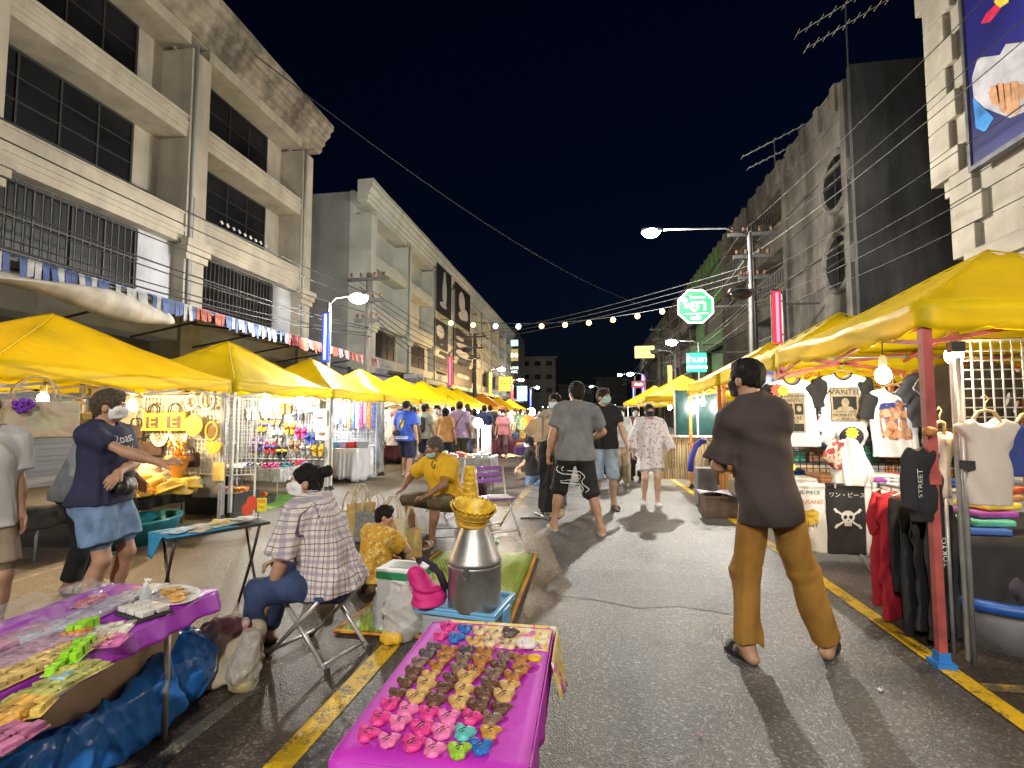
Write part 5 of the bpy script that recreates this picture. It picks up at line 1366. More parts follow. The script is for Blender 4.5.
def hung_shirt(lab, c, rz, w, L, body, sleeve, name='hanging_shirt', th=.03, sl=.2, cat='shirt', hanger=True, neck=.075, seed=0, group=None, ang=55, h=.008, sway=0):
    """a shirt on a hanger: c = middle of the collar, it faces -Y before turning by rz"""
    root = thing(name, lab, cat, c, rz, group); S = Sdf()
    S.cone((0,0,-.06),(0,0,-L-.1), w*.50, w*.52, k=0, sq=((0,1,0), th/(w*.5)))
    S.cone((-w*.36,0,-.055),(w*.36,0,-.055), .035, .035, k=.05, sq=((0,1,0), .6))
    if sleeve is None:
        for sd in (-1, 1): S.cone((sd*w*.40,0,-.07),(sd*(w*.44+sl*math.cos(R(ang))),0,-.07-sl*math.sin(R(ang))), .062, .075, k=.03, sq=((0,1,0), .36), flat=True)
    S.folds(.008, seed, 1.3, (1,.3,.5)); S.cut((0,0,-L),(0,0,-1)); S.cut((0,0,0),(0,0,1))
    S.cut((w*.30,0,0),(.38,0,1),.03); S.cut((-w*.30,0,0),(-.38,0,1),.03)
    S.ell((0,-.02,.01),(neck,.07,neck*.9), k=.006, mode='-')
    sh = S.build('shirt_body', body, root, h)
    if sleeve is not None:
        for sd in (-1, 1):
            q = Sdf(); q.cone((sd*w*.26,0,-.035),(sd*w*.47,0,-.10), .03, .070, k=.02, sq=((0,1,0), .46)); q.cone((sd*w*.44,0,-.08),(sd*(w*.46+sl*math.cos(R(ang))),0,-.08-sl*math.sin(R(ang))), .070, .072, k=.03, sq=((0,1,0), .44), flat=True)
            q.folds(.006, seed+sd+3, 1.3, (1,.3,.5)); q.cut((0,0,-.012),(-sd*.45,0,1)); q.build('sleeve', sleeve, root, h)
        k = MB(); k.tube([(neck*1.02*math.cos(a),-.022-.012*math.sin(-a),.012+neck*.95*math.sin(a)) for a in [PI+PI*j/14 for j in range(15)]], .008, 6); k.build('collar', sleeve, root, True, local=True)
    if hanger:
        g = MB(); g.tube([(-w*.36,0,-.045),(-.04,0,.03),(0,0,.04),(.04,0,.03),(w*.36,0,-.045)], .010, 6); g.tube([(0,0,.04),(0,0,.08),(.02,0,.105),(0,0,.125),(-.02,0,.11)], .004, 5); g.build('hanger', WOODH, root, True, local=True)
    return root, sh
def straw_bag(lab, c, rz, w, h, d, mat, hmat, group=None, name='straw_bag', hh=.14, vox=.008, tilt=0, open_=False):
    root = thing(name, lab, 'bag', c, rz, group); root.rotation_euler = (tilt, 0, rz); S = Sdf()
    S.rbox((0,0,h/2),(w/2,d/2,h/2),.02); S.folds(.004, int(w*1000), 1.2, (1,1,1))
    if h > .12: S.ell((0,0,h+.01),(w*.46,d*.40,.05), k=.01, mode='-')
    S.build('body', mat, root, vox)
    for sd in (-1, 1):
        m = MB(); m.tube([(-w*.26,sd*d*.42,h-.03),(-w*.22,sd*d*.45,h+hh*.6),(-w*.08,sd*d*.45,h+hh),(w*.08,sd*d*.45,h+hh),(w*.22,sd*d*.45,h+hh*.6),(w*.26,sd*d*.42,h-.03)], .0085, 6); m.build('handle', hmat, root, True, local=True)
    return root
def straw_hat(lab, c, r, mat, ch=.13, group='straw hats on the table', tilt=(0,0), seed=0, band=None, brim=1.6):
    rg = random.Random(seed); o = rg.uniform(0, 6); root = thing('straw_hat', lab, 'hat', c, o, group); root.rotation_euler = (tilt[0], tilt[1], o)
    m = MB(); prof = [(r*brim,.000),(r*brim*.92,.012),(r*1.35,.022),(r*1.02,.03),(r*.98,ch*.7),(r*.86,ch*.97),(r*.5,ch*1.04),(.004,ch*1.0)]
    m.lathe(prof, (0,0,0), 28, jit=lambda a, z: .05*math.sin(2*a+o)+.03*math.sin(5*a+o) if z < .02 else .02*math.sin(3*a), cap=False); m.build('crown', mat, root, True, solid=.006, local=True)
    if band: b = MB(); b.lathe([(r*1.03,.030),(r*1.02,.055)], (0,0,0), 28, cap=False); b.build('band', band, root, True, solid=.004, local=True)
    return root
def sandal_mesh(name, mat_sole, mat_strap, parent, L=.24):
    m = MB(); pts = []
    for k in range(22):
        a = 2*PI*k/22; y = math.sin(a)*L/2; w = L*(.19+.035*math.sin(a)); pts.append((w*math.cos(a), y, 0))
    m.poly(pts, (0,0,1), .022); m.build('sole', mat_sole, parent, local=True)
    s = MB(); s.grid(lambda u, v: Vector((L*.215*math.cos(PI*v), L*(.10+.20*(u-.5)), .010+.055*math.sin(PI*v))), 2, 10); s.build('strap', mat_strap, parent, True, solid=.006, local=True)
def sandal(lab, c, rot, m1, m2, group, L=.24):
    r = thing('sandal', lab, 'sandal', c, 0, group); r.rotation_euler = rot; sandal_mesh('sandal', m1, m2, r, L); return r
def crumple(name, lab, cat, c, r, mat, seed=0, amp=.02, cut=True, vox=.009, group=None, rz=0, extra=None):
    """a soft stuffed bag"""
    S = Sdf(); S.ell((0,0,r[2]*.9), r, k=.03)
    if extra: extra(S)
    S.folds(amp, seed, .8, (1,1,1)); S.folds(amp*.4, seed+5, 2.2, (1,1,1))
    if 'plastic' in lab: S.creases(amp*.7, seed, 1.2)
    S.cut((0,0,.004),(0,0,-1))
    root = S.build(name, mat, None, vox); root.location = c; root.rotation_euler = (0,0,rz); return tag(root, lab, cat, group)
PL = lambda n, c, **k: M('plastic_'+n, c, k.pop('rough', .4), **k)
# ================================================================ LEFT: straw hats and bags stall
DKCLOTH = M('black_cloth', (.018,.017,.018), .85, var=.3); TEAL = PL('teal', (.02,.24,.30)); WHITEC = M('white_cloth', (.66,.66,.68), .8, var=.06)
table('low table of straw hats under the warm bulb', -6.7, -5.25, 4.1, 5.95, .52, M('plywood', (.35,.24,.13), .7), T_GREY, 'S')
drape('tablecloth', 'black cloth hanging round the straw hats table', -6.72, -5.23, 4.08, 5.97, .52, .22, DKCLOTH, .02, seed=2)
m = MB(); m.lathe([(.26,0),(.33,.22),(.345,.24),(.345,.26),(.31,.26),(.24,.02)], (0,0,0), 28, sx=1.5, cap=False); o = m.build('plastic_tub', TEAL, None, True, solid=.006); o.location = (-5.0,4.95,.0); o.rotation_euler=(0,0,1.57); tag(o, 'teal plastic tub under the straw hats table', 'tub')
HATY = STRAWY; n_h = ['topmost of the big round straw hats','pale wide brimmed straw hat at the back','yellow bucket hat in the middle of the table','yellow bucket hat beside the middle one','flat yellow hat near the street edge','second flat yellow hat lying in front','small yellow hat leaning on the stack','yellow straw hat beside the folded cloths','broad yellow hat behind the stack', 'yellow hat closest to the glass vase']
hp = [(105,480,5.0,.13),(150,470,5.6,.12),(158,487,5.2,.115),(176,486,5.3,.115),(133,500,4.9,.12),(118,508,4.6,.12),(168,500,5.15,.10),(140,480,5.3,.12),(120,477,5.5,.14),(188,488,5.5,.11)]
for k, (px, py, y, r) in enumerate(hp):
    p = at(px, py, y=y); straw_hat(n_h[k]+' in the hat stall', (p.x, p.y, max(.54, p.z-.05)), r, HATY if k != 1 else STRAWP, .10+.02*(k % 3), tilt=((.35, .1) if k in (2,3,6) else (.12,0)), seed=k)
    if p.z-.05 > .60: # the stack under it
        m = MB(); n = 0
        m.lathe([(r*1.75,0),(r*1.6,.03),(r*1.0,.06),(r*.98,max(.07,p.z-.60))], (0,0,0), 24, jit=lambda a, z: .04*math.sin(3*a+z*40)); o = m.build('hat_pile', HATY, None, True); o.location = (p.x, p.y, .53); tag(o, 'stack of nested straw hats under the '+n_h[k], 'hat stack')
for k, px in enumerate((161, 188, 205)):
    p = at(px, 502, x=-5.18-.04*k); straw_bag(('square straw basket at the street edge of the hat table, beside the flat hats','middle square straw basket at the street edge of the hat table','square straw basket next to the tent pole')[k], (p.x, p.y, .44), 1.57, .26, .18, .14, STRAW, STRAW, hh=.02)
# glass like woven vase with dried flowers
v = thing('flower_vase', 'orange woven cone vase with dried flowers on the hat table', 'vase', (-5.25,5.75,.53)); m = MB(); m.lathe([(.05,0),(.045,.02),(.13,.30),(.15,.34),(.13,.33),(.04,.03)], (-5.25,5.75,.53), 20, cap=False); m.build('cone', M('amber_weave', (.55,.24,.03), .5), v, True)
m = MB()
for k in range(40):
    a = random.uniform(0, 2*PI); r = random.uniform(.02,.12); z = random.uniform(.36,.55); m.tube([(-5.25,5.75,.75),(-5.25+r*math.cos(a),5.75+r*math.sin(a),.53+z)], .003, 4); m.sphere((-5.25+r*math.cos(a),5.75+r*math.sin(a),.53+z), random.uniform(.012,.026), 6, 4)
m.build('dried_flowers', M('dried_flower', (.60,.32,.05), .8), v)
crumple('cloth_bundle', 'pale green folded cloth bundle beside the vase', 'cloth', (-5.02,5.75,.50), (.12,.14,.06), M('pale_green_cloth', (.36,.48,.28), .9), 4)
crumple('cloth_bundle', 'crumpled clear wrap of hats on the table', 'wrap', (-5.5,5.6,.52), (.16,.14,.06), M('cream_wrap', (.6,.55,.45), .4), 5)
# wall of bags at the far side of the stall
GX = lambda px, py, y=6.02: at(px, py, y=y)
grid_wall('white display grid holding the straw bags and fans', (-6.1,6.06,0), (-4.90,6.06,0), .62, 1.66, .055, .0032)
grid_wall('narrow white display grid along the tent pole beside the straw bags', (-4.88,6.08,0), (-4.55,6.30,0), .60, 1.66, .055, .0032)
ob = MB(); ob.grid(lambda u, v: Vector((-7.1+2.2*u, 6.13+.03*math.sin(14*u+3*v), .3+1.5*v)), 30, 8); tag(ob.build('plastic_sheet', M('hazy_plastic_sheet', (.62,.58,.50), .35, var=.15, scale=5, bump=.5, bscale=12, trans=.3), None, True, solid=.003, loc=(-6,6.13,.3)), 'hazy plastic sheet hung behind the straw bags', 'plastic sheet')
def flat_tote(lab, px0, px1, py0, py1, mat, lett=None, y=5.97, hcol=CR_LEATHER):
    a = GX(px0, py1, y); b = GX(px1, py0, y); w = b.x-a.x; h = b.z-a.z; r = straw_bag(lab, ((a.x+b.x)/2, y, a.z), .28, w, h, .06, mat, hcol, name='tote_bag', hh=.10)
    if lett:
        bd = child(r, 'body'); lay(bd, r, 'printed_square', M('print_dark_brown', (.06,.03,.01), .7), (0,0,h*.45), (1,0,0), (0,0,1), patches=[(-w*.30,w*.30,-h*.30,h*.30)], off=.004)
        lay(bd, r, 'lettering', mat, (0,0,h*.45), (1,0,0), (0,0,1), texts=[(lett, h*.75, 0, -.005)], off=.008)
flat_tote('yellow tote bag with a dark square letter print, hung nearer the bulb', 145, 162, 412, 431, M('tote_yellow', (.62,.36,.03), .7), 'E')
flat_tote('yellow tote bag with a dark square letter print, hung nearer the round pouch', 165, 185, 411, 431, M('tote_yellow', (.62,.36,.03), .7), 'E')
def disc_good(name, lab, cat, px, py, rx, rz_, mat, inner=None, y=5.98, half=False, ring=False, th=.03, imat=None):
    c = GX(px, py, y); root = thing(name, lab, cat, c)
    a0, a1 = (PI, 2*PI) if half else (0, 2*PI)
    m = MB()
    if ring: m.tube([(c.x+rx*math.cos(2*PI*k/22), c.y, c.z+rz_*math.sin(2*PI*k/22)) for k in range(23)], min(rx,rz_)*.22, 8, caps=False)
    else: m.poly([(c.x+p[0], c.y+.0, c.z+p[1]) for p in circ(0,0,rx,rz_,22,a0,a1)][::-1], (0,-1,0), th)
    m.build('woven_disc' if not ring else 'woven_ring', mat, root, bevel=.004 if not ring else 0, smooth=ring)
    if inner or imat:
        q = MB(); q.poly([(c.x+p[0], c.y-(th if not ring else .0)+.001, c.z+p[1]) for p in circ(0,0,rx*.62,rz_*.62,18,a0,a1)][::-1], (0,-1,0), .006); q.build('centre', imat or STRAWP, root)
    return root
disc_good('ring_bag','pale ring shaped straw bag left of the lettered totes','bag',140,420,.085,.15,STRAWP,ring=True)
disc_good('woven_fan','pale half moon fan under the first lettered tote','fan',161,434,.14,.17,M('fan_cream',(.60,.52,.42),.7,var=.2,scale=30),half=True,imat=M('fan_pattern',(.30,.22,.18),.8,var=.6,scale=40))
disc_good('woven_fan','pale half moon fan under the second lettered tote','fan',180,434,.14,.17,MATS['fan_cream'],half=True,imat=MATS['fan_pattern'])
disc_good('round_pouch','round yellow straw pouch on the grid','pouch',195,425,.14,.14,STRAWY,y=5.99)
disc_good('hand_mirror','oval mirror in a thick yellow straw ring by the tent pole','mirror',212,431,.085,.12,STRAWY,ring=True,y=5.95,imat=M('mirror_brown',(.18,.11,.04),.2))
disc_good('half_moon_pouch','yellow half moon straw pouch under the mirror','pouch',215,442,.12,.16,STRAWY,half=True,y=5.94)
disc_good('lace_mat','round white lace mat at the top of the grid','mat',208,400,.10,.13,M('lace_white',(.68,.66,.6),.8,var=.2,scale=50),ring=True,y=5.99)
disc_good('lace_mat','faint white lace mat between the totes and the round one','mat',192,402,.09,.09,MATS['lace_white'],ring=True,y=6.0)
for k, (px, py, lab) in enumerate(((150,447,'black soft bag hanging under the pale fans'),(186,458,'second black soft bag hanging lower on the grid'),(136,430,'small dark grey bag behind the ring bag'))):
    c = GX(px, py, 5.98); straw_bag(lab, (c.x,c.y,c.z-.12), .2, .34 if k < 2 else .2, .20, .07, M('dark_brown_bag',(.05,.03,.022),.7), CR_LEATHER, name='soft_bag', hh=.08)
c = GX(222, 470, 6.0); m = MB(); m.box((c.x-.12,c.y-.02,c.z-.14),(c.x+.05,c.y,c.z+.10)); tag(m.build('card_sheet', M('yellow_card',(.62,.47,.16),.7), None, loc=c), 'yellow card sheet hung low on the tent pole', 'card')
# big cream bag with a purple flower, hung at the near end
b = straw_bag('large cream straw bag with a purple flower, hung behind the grey shirt', (-4.85,3.72,1.20), 1.2, .62, .34, .12, STRAWP, STRAWP, hh=.2)
m = MB()
for k in range(26):
    a = random.uniform(0,2*PI); r_ = random.uniform(0,.07); m.sphere((-.10+r_*math.cos(a),-.09-random.uniform(0,.03),.30+r_*math.sin(a)), random.uniform(.015,.03), 6, 4)
m.build('purple_flower', M('purple_petal',(.16,.03,.36),.7), b, True, local=True)
for k, (x, y, z, mt) in enumerate(((-5.5,4.0,1.35,STRAW),(-6.0,4.2,1.42,STRAWP),(-6.3,4.6,1.30,STRAWY),(-5.1,4.3,1.42,STRAW))):
    straw_bag(('brown straw bag hanging from the near tent bar','pale straw bag hanging deeper in the hat stall','yellow straw bag hanging deepest in the hat stall','small brown straw bag hung beside the cream one')[k], (x,y,z-.2), 1.0, .28, .22, .10, mt, STRAW, hh=.12)
# ================================================================ LEFT: sandals stall
grid_wall('white display grid covered with sandals', (-6.75,8.82,0), (-4.93,8.82,0), .58, 1.72, .06, .0032)
m = MB(); m.grid(lambda u, v: Vector((-7.1+2.2*u, 8.9+.02*math.sin(20*u), .2+1.6*v)), 20, 4); tag(m.build('cloth_wall', M('pale_cloth_wall',(.50,.50,.53),.8,trans=.2), None, True, solid=.003, loc=(-6,8.9,.2)), 'pale cloth wall behind the sandals grid', 'cloth wall')
sc = lambda n, c: M('foam_'+n, c, .6, var=.1)
OR, YE, PK, BL, GY, BK, RD, BR, PU, WT = sc('orange',(.70,.20,.03)), sc('yellow',(.72,.46,.02)), sc('pink',(.72,.04,.22)), sc('blue',(.04,.10,.45)), sc('grey',(.32,.32,.34)), sc('black',(.02,.02,.022)), sc('red',(.5,.03,.03)), sc('brown',(.30,.16,.07)), sc('purple',(.16,.07,.34)), sc('white',(.7,.7,.7))
FG = 'sandals on the white grid'
spots = [(330,165,OR,OR,'orange'),(215,190,GY,WT,'pale grey'),(405,205,BK,GY,'black and grey'),(190,270,YE,PU,'yellow and purple'),(355,285,YE,OR,'yellow with orange straps'),(420,310,PK,PK,'hot pink'),(285,330,GY,GY,'dark grey'),(480,345,BL,BL,'blue'),(240,400,RD,BL,'red and navy'),(310,425,BK,YE,'black and yellow'),(385,390,BR,BR,'brown'),(450,405,GY,WT,'grey and white'),(520,415,YE,YE,'plain yellow'),(165,380,PU,GY,'purple grey'),(275,230,BR,WT,'brown and white'),(130,200,WT,GY,'white')]
for (zx, zy, a, b_, cn) in spots:
    px, py = 230+zx/5.906, 380+zy/5.906
    for s in (-1, 1):
        c = at(px, py, y=8.78); sandal('%s sandal pinned on the white display grid' % cn, (c.x+s*.065, c.y, c.z), (PI/2-.05, .12*s, 0), a, b_, FG, .24)
def paper(lab, px, py, w, h, y, pic):
    c = at(px, py, y=y); r = thing('price_poster', lab, 'poster', c); m = MB(); m.box((c.x-w/2,c.y-.003,c.z-h/2),(c.x+w/2,c.y+.003,c.z+h/2)); m.build('sheet', M('paper_white',(.70,.70,.70),.7), r)
    q = MB()
    for (dx, dz, rx) in pic: q.poly([(c.x+dx*w+rx*w*math.cos(t), c.y-.0035, c.z+dz*h+rx*.4*w*math.sin(t)) for t in [2*PI*k/12 for k in range(12)]][::-1], (0,-1,0), .002)
    q.build('printed_shoe', M('print_brownish',(.28,.15,.10),.6), r)
    l = MB()
    for k in range(3): l.box((c.x-w*.3,c.y-.0055,c.z-h*.30+k*.025),(c.x+w*(.1+.08*k),c.y-.0035,c.z-h*.30+k*.025+.009))
    l.build('printed_lines', M('print_grey_ink',(.25,.26,.28),.6), r)
paper('white paper poster at the top corner of the sandals grid', 311, 404, .34, .30, 8.74, [(-.1,.1,.28),(.15,-.1,.2)])
paper('white paper poster with a brown shoe, middle of three', 320, 418, .27, .34, 8.70, [(0,.0,.26)])
paper('white paper poster with a brown shoe, lowest of three', 322, 433, .26, .26, 8.66, [(0,-.05,.26)])
table('white metal rack table of sandals in front of the grid', -6.3, -5.0, 7.5, 8.35, .55, T_WHITE, T_WHITE, 'S', .02, 'display_table')
drape('plastic_cover', 'clear crumpled plastic cover on the sandals table', -5.62, -4.98, 7.48, 8.36, .55, .22, M_film('film_clear', (.8,.8,.82), .55), .02, 'plastic cover', seed=5)
rows = [(125,515,BL,'blue'),(165,515,WT,'white'),(200,517,PK,'pale pink'),(240,508,sc('magenta',(.55,.02,.3)),'magenta'),(275,505,PK,'hot pink'),(320,505,sc('teal',(.05,.34,.36)),'teal'),(360,502,BL,'navy'),(410,500,OR,'orange'),(450,497,RD,'red'),(490,492,PK,'pink'),(525,490,sc('magenta',(.5,.02,.3)),'dark pink')]
for k, (zx, zy, mt, cn) in enumerate(rows):
    px, py = 230+zx/5.906, 380+zy/5.906
    for s in (-1, 1):
        c = at(px, py, z=.575); y = min(8.3, max(7.56, c.y)); x = min(-5.05, max(-6.25, at(px,py,y=y).x)); sandal('%s sandal lying on the white rack table' % cn, (x+s*.05, y, .562), (0,0,.15*s), mt, mt, 'sandals lying on the rack table', .21)
def crate(lab, x0, x1, y0, y1, h, mat, z=0, goods=None, name='plastic_crate', seed=0):
    r = thing(name, lab, 'crate', ((x0+x1)/2,(y0+y1)/2,z)); m = MB(); t = .015
    m.box((x0,y0,z),(x1,y1,z+.02)); m.box((x0,y0,z+.021),(x0+t,y1,z+h)); m.box((x1-t,y0,z+.021),(x1,y1,z+h)); m.box((x0+t,y0,z+.021),(x1-t,y0+t,z+h)); m.box((x0+t,y1-t,z+.021),(x1-t,y1,z+h)); m.build('box', mat, r, bevel=.004)
    f = MB(); f.box((x0-.012,y0-.012,z+h-.03),(x1+.012,y0-.0005,z+h)); f.box((x1+.0005,y0-.012,z+h-.03),(x1+.012,y1,z+h)); f.box((x0-.012,y0,z+h-.03),(x0-.0005,y1,z+h)); f.build('rim', mat, r)
    return r
CRB = PL('black', (.025,.025,.027))
crate('black crate of sandals beside the tent pole', -5.75, -4.98, 6.45, 7.0, .30, CRB)
crate('low black crate of sandals under the rack table', -6.2, -5.05, 7.2, 7.5, .14, CRB)
mm = [OR, WT, RD, BR, PK, YE, BL, GY]
for k in range(9): sandal('sandal standing in the black crate beside the tent pole', (-5.69+.08*k, 6.72, .27), (.5,0,.05), mm[(k*3) % 8], mm[(k*3) % 8], 'sandals in the black crate', .30)
for k in range(12): sandal('sandal lying in the low black crate under the rack table', (-6.14+.09*k, 7.35, .12), (.25,0,.08), mm[(k*5+1) % 8], mm[(k*5+1) % 8], 'sandals in the low black crate', .22)
m = MB(); m.box((-6.1,6.95,.002),(-4.75,8.3,.012)); tag(m.build('green_mat', M('mat_green',(.16,.36,.06),.8,var=.2), None, loc=(-5.4,7.6,0)), 'bright green ground mat under the sandals table', 'mat')
# ================================================================ LEFT: curtained table with cases, dresses beyond
table('table hidden behind a white curtain', -5.85, -4.88, 10.0, 10.75, .70, M('plywood',(.35,.24,.13),.7), T_GREY, 'S')
drape('tablecloth', 'white gathered curtain round the table of phone straps', -5.9, -4.86, 9.98, 10.78, .70, .66, WHITEC, .028, wave=34, seed=8)
grid_wall('white display grid of coloured straps and cases', (-6.6,11.0,0), (-4.9,11.0,0), .72, 1.78, .075, .003)
m = MB(); m.grid(lambda u, v: Vector((-6.9+2.05*u, 11.12+.02*math.sin(24*u), .2+1.65*v)), 20, 4); tag(m.build('cloth_wall', M('pale_blue_cloth_wall',(.40,.46,.58),.8,trans=.2), None, True, solid=.003, loc=(-6,11.1,.2)), 'pale blue cloth wall behind the straps grid', 'cloth wall')
CC = [sc('blue',(.04,.10,.45)), sc('skyblue',(.15,.40,.65)), sc('rose',(.62,.24,.28)), WT, sc('lilac',(.38,.32,.55)), OR, sc('navy',(.03,.05,.2)), PK]
names = ['deep blue','sky blue','rose','white','lilac','orange','navy','pink']
for k in range(16):
    x = -6.45+.10*k; ci = (k*3+k//4) % 8; h = random.choice((.7,.5,.62)); r = thing('strap_card', '%s hanging strip of cases on the straps grid, number from the pale end unclear' % names[ci], 'strap card', (x,10.95,1.65)); r['label'] = '%s hanging strip of small cases on the straps grid' % names[ci]; r['group'] = names[ci]+' strips of cases on the straps grid'
    m = MB()
    for j in range(int(h/.1)): m.cbox((x,10.95,1.66-.1*j),(.075,.02,.085))
    m.build('strip', CC[ci], r, bevel=.006); m = MB(); m.box((x-.006,10.944,1.70),(x+.006,10.956,1.80)); m.build('hook', WIRE_W, r)
for k in range(5): 
    p = (-5.7+.2*k, 10.3, .71); m = MB(); m.cbox((0,0,.06),(.16,.26,.12)); m.cbox((0,0,.125),(.17,.27,.012)); o = m.build('display_box', [GY, CC[1], CC[4], RD, GY][k], None, bevel=.006); o.location = p; tag(o, '%s small box on the white curtained table' % ['grey','sky blue','lilac','red','second grey'][k], 'box')
DR = [M('dress_cream',(.62,.58,.50),.85,var=.1), M('dress_white',(.66,.66,.66),.85,var=.1), M('dress_mint',(.45,.60,.50),.85,var=.1), M('dress_rose',(.6,.3,.3),.85), M('dress_grey',(.4,.4,.4),.85), M('dress_tan',(.5,.36,.22),.85), M('dress_navy',(.04,.05,.14),.85)]
dn = ['cream','white','mint','rose','grey','tan','navy']
rk = thing('clothes_rail', 'clothes rail of pale dresses in the fourth tent', 'clothes rail', (-5.6,13.3,0)); m = MB(); m.tube([(-6.9,13.3,0),(-6.9,13.3,1.78)],.015,6); m.tube([(-4.95,13.3,0),(-4.95,13.3,1.78)],.015,6); m.tube([(-6.9,13.3,1.76),(-4.95,13.3,1.76)],.015,6); m.build('rail', T_WHITE, rk)
for k in range(10): hung_shirt('%s dress on the rail in the fourth tent' % dn[k*3 % 7], (-6.75+.19*k, 13.28, 1.62), .5, .36, .95+.1*(k % 2), DR[k*3 % 7], None, 'hanging_dress', seed=k, cat='dress', group='%s dresses on the far rail' % dn[k*3 % 7], h=.02)
for k, (px, col, cn) in enumerate(((383,DR[5],'tan'),(389,DR[3],'rose'),(436,DR[1],'white'))):
    p = at(px, 440, y=13.5+1.5*(k == 2)); hung_shirt('%s dress hanging at the street edge of the far tents' % cn, (p.x-.3, p.y, 1.45), .2, .36, 1.0, col, None, 'hanging_dress', seed=20+k, cat='dress', h=.02)
# generic goods further along the left side
gc = [(.6,.55,.45),(.5,.12,.1),(.1,.2,.4),(.6,.4,.1),(.15,.3,.15),(.5,.5,.55),(.55,.25,.35)]
gn = ['cream','red','blue','amber','green','silver','pink']
for t, y in enumerate((14.9,17.3,19.7,22.1,27.6,32.3,37.2)):
    od = ('fifth','sixth','seventh','eighth','orange','far','farthest')[t]
    table('stall table in the %s tent of the pale terrace side' % od, -6.4, -4.95, y-.8, y+.5, .62, M('plywood',(.35,.24,.13),.7), T_GREY, 'S', name='stall_table')
    drape('tablecloth', 'dark cloth on the stall table in the %s tent' % od, -6.42, -4.93, y-.82, y+.52, .62, .5, [M('cloth_maroon',(.10,.02,.03),.8), DKCLOTH, M('cloth_grey',(.3,.3,.3),.8)][t % 3], seed=t)
    for k in range(8):
        h = random.uniform(.08,.24); ci = (k+t*2) % 7; m = MB(); m.cbox((0,0,h/2),(.2,.22,h)); m.lathe([(.05,h),(.06,h+.05),(.02,h+.07)], (0,0,0), 8); o = m.build('stall_goods', M('goods_'+gn[ci], gc[ci], .6), None, bevel=.015); o.location = (-6.2+.155*k, y-.4+.3*(k % 3), .63); tag(o, '%s package on the stall table in the %s tent' % (gn[ci], od), 'package', '%s packages in the %s tent' % (gn[ci], od))
    if t < 4:
        for k in range(5): hung_shirt('%s shirt hanging at the back of the %s tent' % (dn[(k+t) % 7], od), (-6.9+.42*k, y+1.0, 1.6), 0, .38, .62, DR[(k+t) % 7], None, 'hanging_shirt', seed=k, group='%s shirts in the %s tent' % (dn[(k+t) % 7], od), h=.022)

